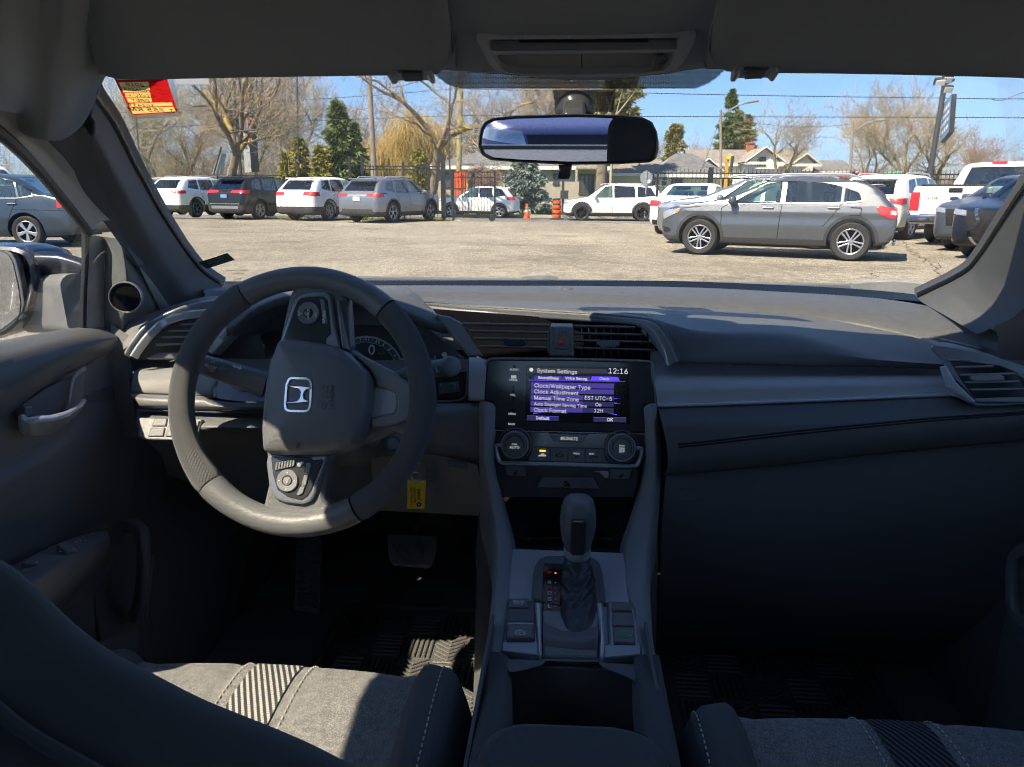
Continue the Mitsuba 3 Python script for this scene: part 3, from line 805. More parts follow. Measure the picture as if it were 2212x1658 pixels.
k2 = L((300, 876, 1.062), (340, 877, 1.058), (433, 879, 1.055), (460, 880, 1.053), (505, 881, 1.053), (600, 880, 1.058))
k3 = L((300, 884, 1.10), (340, 884, 1.10), (433, 886, 1.10), (460, 887, 1.10), (505, 888, 1.10), (600, 888, 1.10))
D('padded_ledge', loft([k0, k1, k2, k3], 30, 5), 'm_leather', smooth=True)
n0 = L((296, 884, 1.11), (363, 886, 1.115), (480, 888, 1.12), (600, 890, 1.13), (760, 884, 1.15), (940, 872, 1.15), (1040, 872, 1.15))
n1 = L((296, 900, 1.07), (363, 902, 1.065), (480, 905, 1.06), (600, 906, 1.07), (760, 890, 1.14), (940, 882, 1.14), (1042, 882, 1.14))
n2 = L((297, 925, 1.055), (363, 930, 1.05), (480, 925, 1.035), (600, 925, 1.045), (760, 920, 1.11), (940, 900, 1.13), (1044, 900, 1.135))
n3 = L((315, 948, 1.06), (380, 958, 1.06), (480, 955, 1.085), (600, 950, 1.12), (760, 960, 1.13), (940, 960, 1.13), (1042, 970, 1.135))
n4 = L((345, 980, 1.09), (400, 992, 1.10), (480, 1010, 1.14), (600, 1010, 1.16), (760, 1010, 1.16), (940, 1000, 1.16), (1048, 1010, 1.14))
n5 = L((370, 1030, 1.15), (430, 1050, 1.17), (500, 1075, 1.19), (600, 1095, 1.21), (760, 1100, 1.19), (940, 1108, 1.18), (1056, 1115, 1.17))
D('lower_panel', loft([n0, n1, n2, n3, n4, n5, n5+[0, .03, .015], n5+[0, .25, .10]], 50, 5), 'm_leather', smooth=True, label='lower dash panel with the knee bolster behind the wheel')
D('lower_panel', loft([L((800, 984, 1.15), (860, 980, 1.145), (918, 981, 1.14), (1030, 1004, 1.13)), L((805, 1040, 1.155), (865, 1042, 1.15), (940, 1044, 1.145), (1042, 1052, 1.14)), L((815, 1103, 1.165), (870, 1106, 1.16), (950, 1110, 1.155), (1054, 1116, 1.15))], 16, 6), 'm_beige_plastic', smooth=True, label='brownish panel under the steering column')
for k in range(6):
    D('panel_slot', sweep([at(966+k*.5, 997+k*2.0, y=1.132), at(1006+k*.3, 1003+k*2.0, y=1.128)], .0010, 2, smooth=False), 'm_plastic_black')
sp_ = Plane(at(365, 925, y=1.042), 30)
D('switch_panel', sp_.plate([(300, 902), (437, 905), (424, 950), (390, 952), (318, 950), (297, 944)], .01, .006, .002, .002), 'm_plastic_grey')
for pl in ([(333, 903.5), (361, 904), (358, 921), (327, 921)], [(326, 924), (356, 924), (352, 943), (318, 943)], [(365, 906), (392, 907), (386, 944), (356, 943)], [(400, 908), (431, 909), (420, 944), (394, 944)]):
    D('blank_switch', sp_.plate(pl, .004, .0085, .0015, .001), 'm_plastic')
# left vent
lv = Plane(at(365, 735, y=1.14), 16, -22)
D('vent_cavity', lv.plate([(285, 778), (330, 715), (370, 688), (450, 670), (520, 668), (455, 770), (380, 776)], .004, -.04), 'm_plastic_black')
for arc, w, m_ in (([(273.5, 770, 1.12), (283, 752, 1.125), (294, 736, 1.13), (304, 722, 1.135), (316, 710, 1.14), (331, 699, 1.15), (349, 688.5, 1.155), (375, 677, 1.16), (402, 667, 1.17), (448, 657, 1.19), (500, 652, 1.20)], .0052, 'm_satin_dark'), ([(289, 772, 1.11), (302, 752, 1.115), (318, 731, 1.12), (332, 716, 1.125), (346, 703, 1.13), (358, 696, 1.14), (374, 689, 1.145), (400, 682, 1.15), (430, 678, 1.16), (470, 672, 1.17)], .0060, 'm_satin')):
    D('vent_trim', sweep(L(*arc), rrect(w*2.1, w*1.5, w*.5), 40), m_)
a0 = L((250, 700, 1.16), (285, 690, 1.17), (330, 676, 1.19), (380, 658, 1.22), (440, 642, 1.27), (500, 640, 1.32))
a1 = L((262, 760, 1.12), (290, 735, 1.13), (325, 703, 1.145), (375, 678, 1.165), (448, 658, 1.19), (500, 652, 1.20))
a2 = L((240, 830, 1.10), (262, 790, 1.10), (274, 772, 1.12), (300, 760, 1.15), (340, 740, 1.20), (400, 700, 1.23))
D('end_panel', loft([a0, a1], 20, 3), 'm_plastic', smooth=True)
D('end_panel', loft([L((240, 700, 1.14), (243, 800, 1.11), (252, 880, 1.10), (270, 950, 1.10)), L((285, 730, 1.14), (275, 775, 1.12), (284, 850, 1.09), (299, 945, 1.085))], 20, 4), 'm_plastic', smooth=True)
for x0, y0, x1, y1 in ((390, 703, 470, 700), (366, 717, 460, 715), (352, 730, 450, 728), (338, 745, 450, 744)):
    a, b = lv.P(x0, y0, -.01), lv.P(x1, y1, -.01)
    D('vent_slat', place(rbox(np.linalg.norm(b-a), .003, .028, .0012, 3), (a+b)/2, unit(b-a), unit(np.cross(unit([.3, -1, .25]), unit(b-a)))), 'm_plastic_grey')
D('vent_shelf', lv.plate([(314, 773), (343, 762), (445, 760), (445, 776), (320, 776)], .02, -.004, .002), 'm_plastic_grey')
bl = Plane(at(480, 730, y=1.16), 16, 16)
D('blade_trim', bl.plate([(441, 760), (466, 724), (492, 692), (508, 688), (523, 696), (505, 715), (458, 766)], .02, 0, .003, .002), 'm_plastic_grey')
D('dimmer_slot', bl.plate([(472, 730), (499, 702), (505, 703), (501, 711), (480, 734)], .004, .0025, .0008), 'm_plastic_black')
D('dimmer_mark', bl.plate([(498, 702.5), (502, 701.5), (503, 704), (499, 705)], .001, .0035), 'm_print')
# hood over the instruments
ha = L((488, 712, 1.14), (507, 702, 1.145), (523, 688, 1.15), (545, 670, 1.155), (575, 655, 1.16), (610, 643, 1.165), (650, 636, 1.17), (700, 634, 1.17), (745, 637, 1.17), (790, 646, 1.17), (835, 659, 1.17), (880, 677, 1.175), (918, 694, 1.18), (945, 703, 1.185), (962, 703, 1.19))
hb_ = L((500, 690, 1.20), (515, 680, 1.21), (530, 668, 1.22), (552, 654, 1.24), (585, 640, 1.26), (620, 630, 1.27), (655, 625, 1.28), (700, 623, 1.28), (750, 622, 1.28), (800, 621, 1.28), (850, 621, 1.28), (885, 628, 1.27), (906, 642, 1.26), (925, 664, 1.24), (950, 690, 1.215))
hc = L((500, 660, 1.30), (520, 650, 1.33), (545, 640, 1.36), (570, 634, 1.38), (600, 628, 1.39), (630, 625, 1.40), (660, 623, 1.40), (700, 622, 1.40), (750, 622, 1.40), (800, 622, 1.40), (850, 624, 1.40), (885, 631, 1.38), (906, 645, 1.36), (920, 657, 1.34), (940, 672, 1.30))
D('instrument_hood', loft([ha+[0, .004, -.012], ha, (ha+hb_)/2+[0, -.003, .006], hb_, hc], 50, 5), 'm_pad', smooth=True)
hi = ha+[0, .16, -.03]
D('instrument_hood_lining', loft([ha+[0, .006, -.008], (ha+hi)/2+[0, 0, -.012], hi], 40, 3), 'm_plastic_black', smooth=True)

# instrument cluster ----------------------------------------------------------------------------------------------------------------------
ic = thing('instrument_cluster', 'dark instrument cluster with a rev counter arc and a digital 0 seen through the wheel', 'instrument cluster')
cp = Plane(at(790, 770, y=1.24), 22)
I = lambda *a, **k: part(ic, *a, **k)
I('face', cp.plate([(470, 760), (530, 690), (640, 660), (800, 656), (900, 690), (1000, 770), (1008, 868), (600, 880), (470, 850)], .01, -.006), 'm_plastic_black')
I('dial_panel', cp.plate([(560, 720), (700, 700), (880, 705), (905, 790), (880, 850), (600, 860)], .004, -.001, 0, .01), 'm_gloss_black')
cx, cy = 790.8, 806.
pol = lambda r, a: (cx+r*math.cos(math.radians(a)), cy-r*.97*math.sin(math.radians(a)))
arc = lambda r0, r1, a0, a1, n=30: [pol(r1, a) for a in np.linspace(a0, a1, n)]+[pol(r0, a) for a in np.linspace(a1, a0, n)]
pm('dial_ring', (.40, .44, .45), .35, .5)
pm('dial_teal', (.05, .13, .14), .4)
I('dial_ring', cp.put(slab(ccw(cp.poly(arc(78, 82, 12, 200, 50))), .003), .002), 'm_dial_ring')
I('dial_ring', cp.put(slab(ccw(cp.poly(arc(69, 77, 12, 200, 50))), .002), .001), 'm_dial_teal')
I('dial_ring', cp.put(slab(ccw(cp.poly(arc(67, 68.2, 12, 200, 50))), .002), .0015), 'm_dial_ring')
I('dial_ring', cp.put(slab(ccw(cp.poly(arc(79, 86, 6, 22, 10))), .003), .004), 'm_dial_ring')
for a in np.linspace(18, 180, 13):
    I('tick', cp.put(slab(ccw(cp.poly(arc(70, 77, a-.7, a+.7, 2))), .001), .0022), 'm_print')
for s, x, y in (('2', 738, 757), ('3', 760, 738), ('4', 790, 732.5), ('5', 818, 738.8), ('6', 840, 755.5), ('7', 852.5, 781)):
    I('numeral', cp.text(s, x, y, .0048, .003, True, 'c'), 'm_print', smooth=False)
I('speed_digit', cp.text('0', 803, 756, .0158, .003, True, 'c', wide=.9), 'm_print', smooth=False)
I('unit_lettering', cp.text('km/h', 817, 764, .0036, .003, False, 'l'), 'm_print_dim', smooth=False)
I('unit_lettering', cp.text('x1000 r/min', 789, 739.5, .0018, .003, False, 'c'), 'm_print_dim', smooth=False)
fg = Plane(at(970, 800, y=1.20), 20, -8)
I('fuel_gauge', fg.plate([(936, 772), (975, 768), (1000, 790), (1006, 840), (1000, 858), (940, 866)], .008, -.004, .002, .003), 'm_gloss_black')
I('gauge_rim', sweep([fg.P(a, b, .002) for a, b in ((990, 768), (1005, 784), (1010, 812), (1008, 850), (1000, 862), (975, 868), (942, 868))], .0022, 30), 'm_plastic_grey')
I('gauge_scale', fg.plate([(946, 828), (990, 824), (994, 846), (948, 852)], .002, .001), 'm_plastic_grey')
I('gauge_lettering', fg.text('E', 953, 832, .004, .002, True, 'c'), 'm_print', smooth=False)
for a, b, c, d in ((972, 828, 984, 831), (981, 831, 984, 842), (938, 770, 941, 778)):
    I('gauge_mark', fg.plate([(a, b), (c, b), (c, d), (a, d)], .001, .002), 'm_print')
I('trip_button', align(lathe([(0, .008), (.0035, .008), (.0045, .006), (.0045, 0)]), fg.P(960, 768, .004), fg.n), 'm_print')

# ---------------------------------------------------------------- touch screen


def emit(name, c):
    scene['m_'+name] = {'type': 'diffuse', 'reflectance': rgb(.02)}
    return {'emitter': {'type': 'area', 'radiance': rgb(*c)}}


GLOW = {'purple': (.010, .007, .046), 'bright': (.022, .012, .16), 'dim': (.004, .004, .014), 'white': (.105, .11, .12), 'key': (.055, .057, .062), 'grey': (.006, .0065, .008), 'orange': (.40, .15, .01), 'red': (.30, .05, .01)}
pm('lit', (.02, .02, .02), .5)
glow_of = {}


def glow(parent, name, mesh, colour, label=None):
    """A lit patch of a screen or lamp."""
    return part(parent, name, mesh, 'm_lit', smooth=False, label=label, emitter={'type': 'area', 'radiance': rgb(*GLOW[colour])})


au = thing('touch_screen', 'touch screen showing purple System Settings menu in a glossy black surround', 'screen')
sc = Plane(at(1230, 857, y=1.145), 9, 1.)
Z = lambda x, y: (1030.6+x/5.287, 761.8+y/5.287)
part(au, 'surround', sc.plate([Z(115, 95), Z(150, 75), Z(1100, 78), Z(1960, 105), Z(2000, 130), Z(2045, 600), Z(1930, 605), Z(1925, 925), Z(1040, 905), Z(172, 885), Z(172, 575), Z(60, 560)], .03, 0, .003, .002), 'm_gloss_black')
part(au, 'surround_edge', sweep([sc.P(*Z(*a), -.001) for a in ((60, 560), (85, 330), (108, 110), (150, 74), (700, 74), (1100, 76), (1500, 86), (1960, 102), (2002, 130), (2025, 360), (2047, 600))], .0018, 80), 'm_plastic_grey')
part(au, 'display', sc.plate([Z(560, 150), Z(1735, 172), Z(1745, 815), Z(548, 792)], .002, .0006), 'm_screen_black')
zs = lambda *p: [Z(*a) for a in p]
glow(au, 'title_bar', sc.put(slab(ccw(sc.poly(zs((570, 170), (1470, 190), (1500, 240), (568, 234)))), .0003), .0012), 'grey')
rows = join(*[sc.put(slab(ccw(sc.poly(zs(*p))), .0003), .0012) for p in (
    [(660, 265), (965, 270), (975, 318), (650, 312)], [(980, 272), (1290, 277), (1285, 322), (972, 318)], [(620, 340), (1565, 356), (1563, 412), (616, 400)], [(617, 410), (1563, 424), (1562, 478), (615, 468)],
    [(614, 480), (1210, 490), (1210, 545), (612, 538)], [(612, 550), (1210, 560), (1210, 612), (610, 606)], [(610, 620), (1208, 630), (1207, 686), (607, 678)])])
glow(au, 'menu_rows', rows, 'purple')
glow(au, 'menu_values', join(*[sc.put(slab(ccw(sc.poly(zs(*p))), .0003), .0012) for p in ([(1212, 490), (1563, 497), (1562, 551), (1212, 545)], [(1212, 561), (1562, 568), (1561, 620), (1211, 613)], [(1211, 631), (1562, 638), (1560, 692), (1210, 686)],
     [(570, 722), (934, 730), (932, 782), (566, 775)], [(1330, 738), (1702, 745), (1702, 798), (1328, 790)])]), 'dim')
glow(au, 'selected_tab', join(*[sc.put(slab(ccw(sc.poly(zs(*p))), .0003), .0014) for p in ([(1310, 272), (1610, 280), (1628, 325), (1292, 320)], [(590, 312), (1690, 328), (1690, 334), (590, 318)], [(640, 690), (760, 680), (640, 705)], [(1480, 690), (1600, 705), (1590, 716)], [(1568, 520), (1640, 522), (1566, 532)], [(1566, 572), (1640, 580), (1566, 588)], [(570, 720), (934, 728), (934, 732), (570, 724)], [(1330, 736), (1702, 743), (1702, 747), (1330, 740)])]), 'bright')
words = []
for s, x, y, h, b, a in (('System Settings', 685, 205, .0060, False, 'l'), ('12:16', 1612, 213, .0080, False, 'c'), ('Sound/Beep', 815, 291, .0041, True, 'c'), ('Voice Recog.', 1135, 297, .0041, True, 'c'), ('Clock', 1455, 301, .0041, False, 'c'),
                         ('Clock/Wallpaper Type', 656, 375, .0060, False, 'l'), ('Clock Adjustment', 655, 444, .0060, False, 'l'), ('Manual Time Zone', 653, 516, .0058, False, 'l'), ('EST UTC-5', 1385, 523, .0056, False, 'c'),
                         ('Auto Daylight Saving Time', 651, 586, .0048, False, 'l'), ('On', 1385, 596, .0052, False, 'c'), ('Clock Format', 649, 654, .0059, False, 'l'), ('12H', 1388, 666, .0053, False, 'c'), ('Default', 750, 752, .0045, True, 'c'), ('OK', 1518, 769, .0050, True, 'c')):
    words.append(sc.text(s, *Z(x, y), h, .0019, b, a, rot=-.9, depth=.0003))
bar = lambda pts, w=.0009: join(*[sweep([sc.P(*Z(*p), .0018), sc.P(*Z(*q), .0018)], w/2, 2, smooth=False) for p, q in zip(pts, pts[1:])])
words += [bar([(618, 272), (600, 287), (618, 302)]), bar([(1660, 288), (1680, 304), (1660, 320)])]
words += [bar([(1652, 390+d), (1674, 372+d), (1696, 390+d)]) for d in (0, 18)] + [bar([(1658, 650+d), (1680, 668+d), (1702, 650+d)]) for d in (0, 20)]
words += [bar([(1606, 360), (1610, 575)], .002), bar([(1601, 575), (1602, 698), (1620, 698), (1619, 578)], .0006)]
words.append(sc.put(slab(rrect(.006, .006, .0028), .0003), .0019, sc.uv(*Z(620, 197))))
glow(au, 'lettering', join(*words), 'white')
keys = []
for s, x, y in (('AUDIO', 422, 196), ('HOME', 416, 315), ('VOL', 406, 486), ('MENU', 400, 702), ('BACK', 394, 818)):
    keys.append(sc.text(s, *Z(x, y), .0030, .0012, True, 'c', rot=-.6))
ik = lambda pts, w=.0009: join(*[sweep([sc.P(*Z(*p), .0014), sc.P(*Z(*q), .0014)], w/2, 2, smooth=False) for p, q in zip(pts, pts[1:])])
ring_ = lambda x, y, r, a0, a1: [(x+r*math.cos(math.radians(a)), y-r*math.sin(math.radians(a))) for a in np.linspace(a0, a1, 12)]
keys.append(join(ik(ring_(424, 166, 14, 120, 420)), ik([(424, 148), (424, 166)])))
keys.append(join(*[sc.put(slab(rrect(.0028, .0026, .0005), .0003), .0014, sc.uv(*Z(x, y))) for x in (398, 418, 438) for y in (270, 288)]))
keys.append(join(ik([(398, 397), (430, 397)]), ik([(414, 381), (414, 413)]), ik([(390, 573), (422, 573)])))
keys.append(join(*[ik([(398, y), (426, y)], .0007) for y in (436, 445, 454, 463, 507, 516, 525, 534)]))
keys.append(join(ik([(372, 650), (415, 650), (415, 678), (372, 678), (372, 650)]), ik([(415, 656), (434, 656), (434, 684), (408, 684)])))
keys.append(join(ik([(370, 783), (412, 783), (424, 790), (412, 799), (372, 799)]), ik([(384, 772), (370, 783), (384, 792)])))

glow(au, 'key_lettering', join(*keys), 'key')

# ---------------------------------------------------------------- climate controls
cl = thing('climate_panel', 'climate control panel with two round knobs under the touch screen', 'control panel')
C_ = lambda *a, **k: part(cl, *a, **k)
lit = []
cpn = Plane(at(1228, 970, y=1.135), 12, 1.)
C_('panel', cpn.plate(zs((172, 890), (1040, 908), (1925, 930), (1925, 1080), (1900, 1240), (1850, 1310), (1830, 1520), (1790, 1658), (270, 1658), (225, 1480), (190, 1200)), .02, -.003, .002), 'm_gloss_black')
C_('chrome_line', cpn.plate(zs((172, 884), (1040, 904), (1925, 928), (1925, 940), (1040, 917), (172, 897)), .006, .003, .0012), 'm_satin')
C_('centre_tab', cpn.plate(zs((815, 925), (1265, 940), (1205, 1026), (1195, 1030), (880, 1018), (865, 1008)), .01, .004, .0015), 'm_plastic_grey')
lit.append(cpn.text('CLIMATE', *Z(1055, 984), .0042, .005, True, 'c', rot=-.8))
lit.append(join(*[cpn.put(slab(rrect(.0032, .0013, .0006), .0004), .005, cpn.uv(*Z(970, 980))+np.array(o)) for o in ((-.001, .0012), (.0014, .0004), (-.001, -.0010))]))
fr = [(285, 1058), (240, 1056), (213, 1060), (222, 1120), (262, 1245), (300, 1262), (1040, 1283), (1760, 1300), (1815, 1296), (1838, 1270), (1880, 1110), (1876, 1096), (1805, 1094)]
C_('chrome_frame', sweep([cpn.P(*Z(*a), .004) for a in fr], rrect(.006, .006, .0015), 90), 'm_satin')
for pl in (((640, 1082), (838, 1088), (838, 1248), (580, 1240), (600, 1190)), ((846, 1090), (1036, 1096), (1032, 1254), (840, 1248)), ((1042, 1096), (1232, 1100), (1230, 1258), (1036, 1254)), ((1238, 1101), (1448, 1105), (1470, 1200), (1500, 1262), (1234, 1258))):
    b = C_('button', cpn.plate(zs(*pl), .01, .004, .0012), 'm_plastic')
kl = lambda pts, w=.0008, lift=.0058: join(*[sweep([cpn.P(*Z(*p), lift), cpn.P(*Z(*q), lift)], w/2, 2, smooth=False) for p, q in zip(pts, pts[1:])])
car_icon = lambda x, y: [(x-46, y+10), (x-40, y-2), (x-18, y-8), (x-6, y-20), (x+20, y-20), (x+34, y-6), (x+46, y-2), (x+44, y+12), (x-46, y+10)]
lit.append(cpn.put(slab(ccw(cpn.poly(zs(*car_icon(745, 1170)[:-1]))), .0004), .0056))
lit.append(kl(car_icon(940, 1174)))
lit.append(join(kl([(1112, 1180), (1118, 1168), (1156, 1168), (1162, 1180), (1150, 1192), (1124, 1192), (1112, 1180)]), kl([(1124, 1200), (1150, 1200)]), cpn.text('FRONT', *Z(1137, 1156), .0022, .0055, True, 'c')))
lit.append(join(kl([(1284, 1172), (1330, 1172), (1330, 1200), (1284, 1200), (1284, 1172)]), kl([(1334, 1186), (1360, 1180), (1378, 1194), (1370, 1204), (1336, 1204)]), cpn.text('REAR', *Z(1306, 1159), .0022, .0055, True, 'c')))
glow(cl, 'indicator_lamp', cpn.put(slab(rrect(.0095, .0026, .0008), .0004), .0058, cpn.uv(*Z(750, 1119))), 'orange')


def knob(x, y, lines, ticks):
    o = cpn.P(*Z(x, y))
    k = C_('knob', align(lathe([(.0265, -.002), (.0265, .004), (.0245, .006)], 40), o, cpn.n), 'm_plastic_black', smooth=30)
    part(k, 'ring', align(lathe([(.0225, .003), (.0222, .014), (.0212, .0165), (.0196, .0165), (.0190, .0145)], 48), o, cpn.n), 'm_satin_dark')
    part(k, 'cap', align(lathe([(.0192, .010), (.0188, .0150), (.014, .0156), (0, .0158)], 40), o, cpn.n), 'm_plastic')
    c = cpn.uv(*Z(x, y))
    arcs = []
    for a0, a1 in ticks:
        A = np.radians(np.linspace(a0, a1, 14))
        arcs.append(sweep([cpn.o+cpn.u*(c[0]+.0145*math.cos(t))+cpn.v*(c[1]+.0145*math.sin(t))+cpn.n*.0160 for t in A], .00055, None))
    lit.extend(arcs)
    ws = []
    for s, dy, h in lines:
        m = text_mesh(s, h, .0003, True)
        m.apply_translation([-m.bounds.mean(0)[0], -h/2+dy, 0])
        ws.append(cpn.put(m, .0160, c))
    lit.extend(ws)


knob(437, 1045, (('PUSH', .0012, .0022), ('AUTO', -.0035, .0040)), ((-10, 190),))
knob(1648, 1075, (('PUSH', .0032, .0022), ('ON/', -.0012, .0034), ('OFF', -.0056, .0034)), ((-25, 8), (15, 50), (58, 92), (100, 135), (142, 175), (182, 205)))
for x0, y0, nm in ((315, 1290, 'left'), (1520, 1330, 'right')):
    pl = ((x0, y0), (x0+235, y0+8), (x0+240, y0+125), (x0+30, y0+118)) if nm == 'left' else ((x0, y0), (x0+250, y0+5), (x0+220, y0+118), (x0-6, y0+114))
    b = C_('seat_heater_button', cpn.plate(zs(*pl), .008, .002, .001), 'm_plastic_black', label=f'{nm} seat heater button')
    ox, oy = (x0+120, y0+85) if nm == 'left' else (x0+120, y0+78)
    lit.append(join(kl([(ox-20, oy+6), (ox-10, oy+16), (ox+14, oy+14), (ox+24, oy-26)], .0014, .003), kl([(ox-12, oy-6), (ox-12, oy+6)], .001, .003), kl([(ox, oy-8), (ox, oy+6)], .001, .003)))
C_('trim_wedge', cpn.plate(zs((1320, 1362), (1375, 1350), (1508, 1350), (1504, 1440), (1460, 1440), (1400, 1372)), .004, .002, .0008), 'm_satin_dark')
C_('lower_lip', cpn.plate(zs((740, 1425), (1320, 1430), (1400, 1560), (680, 1545)), .004, .002, .0012), 'm_plastic_black')
ox, oy = 1030, 1500
glow(cl, 'airbag_warning_lamp', join(kl([(ox-30, oy-30), (ox-2, oy-28), (ox-2, oy-8), (ox-28, oy-12), (ox-30, oy-30)], .0012, .003), kl([(ox-28, oy+26), (ox-8, oy+6), (ox+14, oy-10)], .0026, .003), kl([(ox-14, oy+10), (ox+12, oy+18), (ox+18, oy-6)], .0020, .003), kl([(ox+20, oy+8), (ox+30, oy+12), (ox+18, oy+28), (ox+34, oy+30)], .001, .003), kl([(ox-24, oy-22), (ox-8, oy-14)], .003, .003)), 'red')

glow(cl, 'lit_lettering', join(*lit), 'key')
# ---------------------------------------------------------------- steering wheel (turned a quarter to the left, as in the photograph)
sw = thing('steering_wheel', 'black three-spoke steering wheel with a chrome emblem on its hub', 'steering wheel')
W_ = lambda *a, **k: part(sw, *a, **k)
wp_ = Plane(at(650, 862, y=.985), 20, 0)
Z2 = lambda x, y: (567.6+x/5.287, 612.4+y/5.287)
z2 = lambda *p: [Z2(*a) for a in p]
R0 = .1685


def rim_r(a):
    """Minor radius of the rim at an angle in degrees (0 to the right, counter-clockwise)."""
    a = a % 360
    bumps = sum(h*math.exp(-((a-c+180) % 360-180)**2/(2*w*w)) for c, w, h in ((125, 9, .0018), (226, 10, .0025), (300, 9, .0015), (47, 9, .0015), (0, 14, .002), (272, 26, .0022)))
    return .0158+bumps


def rim(a0, a1, name, m_, uv=False, label=None, grow=0.):
    n = max(6, int((a1-a0)/2.2))
    ms = 22
    P, U = [], []
    for i, a in enumerate(np.linspace(a0, a1, n)):
        e = min(i, n-1-i)
        r = rim_r(a)+grow-(.0016 if e == 0 and uv else 0)
        c, s = math.cos(math.radians(a)), math.sin(math.radians(a))
        for j in range(ms+1):
            t = 2*math.pi*j/ms
            rr, zz = R0+r*1.02*math.cos(t), r*1.12*math.sin(t)
            P.append((rr*c, rr*s, zz))
            U.append((a*R0*.01745/.0052, j/ms*20))
    V, F = grid(np.array(P).reshape(n, ms+1, 3))
    F = F[:, ::-1]
    m = wp_.put(trimesh.Trimesh(V, F, process=False))
    kw = {'uv': np.array(U)} if uv else {}
    return W_(name, m, m_, smooth=True, label=label, **kw)


rim(48.5, 121, 'rim', 'm_leather', label='smooth top arc of the rim')
rim(226, 300, 'rim', 'm_leather', label='smooth bottom arc of the rim')
rim(121.6, 225.4, 'grip', 'm_grip', True, 'dimpled left grip of the rim', .0006)
rim(300.6, 407.9, 'grip', 'm_grip', True, 'dimpled right grip of the rim', .0006)
# column boot and hub body
W_('hub_back', wp_.put(join(slab(rrect(.16, .17, .04), .05, .01))), 'm_plastic_black') if False else None
W_('hub_back', wp_.plate(z2((180, 640), (960, 700), (1240, 1000), (1260, 1500), (1200, 1850), (200, 1950), (60, 1700), (90, 1000)), .07, -.022, .006, .01), 'm_plastic_black')
# leather roots of the spokes
W_('spoke', wp_.plate([(596, 760), (622, 640), (640, 606), (672, 598), (716, 602), (742, 612), (752, 640), (760, 752), (700, 770)], .02, .004, .008, .006), 'm_leather', label='upper spoke')
W_('spoke', wp_.plate([(572, 962), (576, 1050), (566, 1092), (540, 1094), (515, 1078), (520, 1104), (580, 1130), (650, 1136), (740, 1118), (760, 1094), (726, 1092), (704, 1078), (712, 1000), (730, 966)], .02, .004, .008, .004), 'm_leather', label='lower spoke')
W_('spoke', wp_.plate([(735, 752), (772, 762), (850, 802), (872, 792), (892, 800), (912, 850), (912, 890), (893, 938), (872, 946), (850, 934), (800, 955), (760, 960)], .02, -.002, .008, .004), 'm_plastic', label='right spoke')
W_('spoke_bezel', wp_.plate(z2((900, 755), (1090, 805), (1500, 1015), (1680, 1130), (1715, 1200), (1700, 1470), (1660, 1560), (1500, 1610), (1240, 1640), (1230, 1530), (1500, 1480), (1528, 1430), (1530, 1290), (1500, 1238), (1300, 1180), (1270, 1060), (1150, 880)), .012, .008, .003, .002), 'm_plastic_grey')
W_('spoke_recess', wp_.plate(z2((1280, 1180), (1500, 1238), (1530, 1290), (1528, 1430), (1500, 1480), (1230, 1535)), .006, .0045, .001, .002), 'm_trim_blue')
# airbag cover
hp = wp_.poly(z2((240, 690), (262, 664), (400, 660), (640, 690), (870, 735), (1000, 800), (1130, 915), (1225, 1020), (1275, 1110), (1290, 1250), (1270, 1450), (1230, 1640), (1180, 1780), (1110, 1860), (960, 1930), (700, 1965), (300, 1968), (120, 1950), (70, 1910), (60, 1700), (70, 1500), (110, 1150), (150, 920)))
hp = rounded(hp, .006)
cen = hp.mean(0)
rings = []
for s, z in ((1.0, -.012), (1.0, .012), (.985, .022), (.95, .029), (.88, .034), (.72, .0385), (.45, .041), (.2, .042), (.02, .0422)):
    rings.append(np.c_[cen+(hp-cen)*s, np.full(len(hp), z)])
V, F = grid(np.array(rings), closed_v=True)
hubk = W_('airbag_cover', wp_.put((V, F)), 'm_leather', smooth=50)
hz = .0405
hpl = Plane(wp_.o+wp_.n*hz, 20, 0)
orr = ccw(hpl.poly(z2((300, 1085), (345, 1072), (500, 1078), (555, 1100), (572, 1150), (560, 1400), (540, 1455), (500, 1475), (300, 1472), (258, 1445), (250, 1390), (268, 1160))))
orr = rounded(orr, .003)
em = part(hubk, 'emblem', hpl.put(slab(orr, .003, 0, 0, holes=[ringoffset(orr, .0028)]), .003), 'm_chrome', smooth=25)
hh = z2((285, 1162), (420, 1172), (563, 1186), (558, 1214), (515, 1222), (488, 1245), (478, 1285), (488, 1322), (545, 1345), (542, 1364), (400, 1376), (264, 1374), (264, 1364), (390, 1345), (428, 1325), (442, 1285), (438, 1240), (412, 1205), (287, 1178))
part(hubk, 'emblem_letter', hpl.put(slab(ccw(hpl.poly(hh)), .004, .0012), .0045), 'm_chrome', smooth=25)
for s, px, py, h in (('SRS', 704, 858, .0125), ('AIRBAG', 715, 858, .0062)):
    part(hubk, 'airbag_lettering', hpl.text(s, px, py, h, .0012, s == 'SRS', 'c', rot=90, depth=.0008), 'm_plastic_black', smooth=False)
for px, py, d in ((668, 754, 1), (643, 962, -1)):
    part(hubk, 'horn_mark', join(*[sweep([hpl.P(px+a, py+b, -.006 if d > 0 else -.003), hpl.P(px+c, py+e, -.006 if d > 0 else -.003)], .0007, 2, smooth=False) for a, b, c, e in ((-1, -5, -1, 5), (3, -4, 3, 4), (-4, -5*d, 4, -5*d))]), 'm_plastic_black')
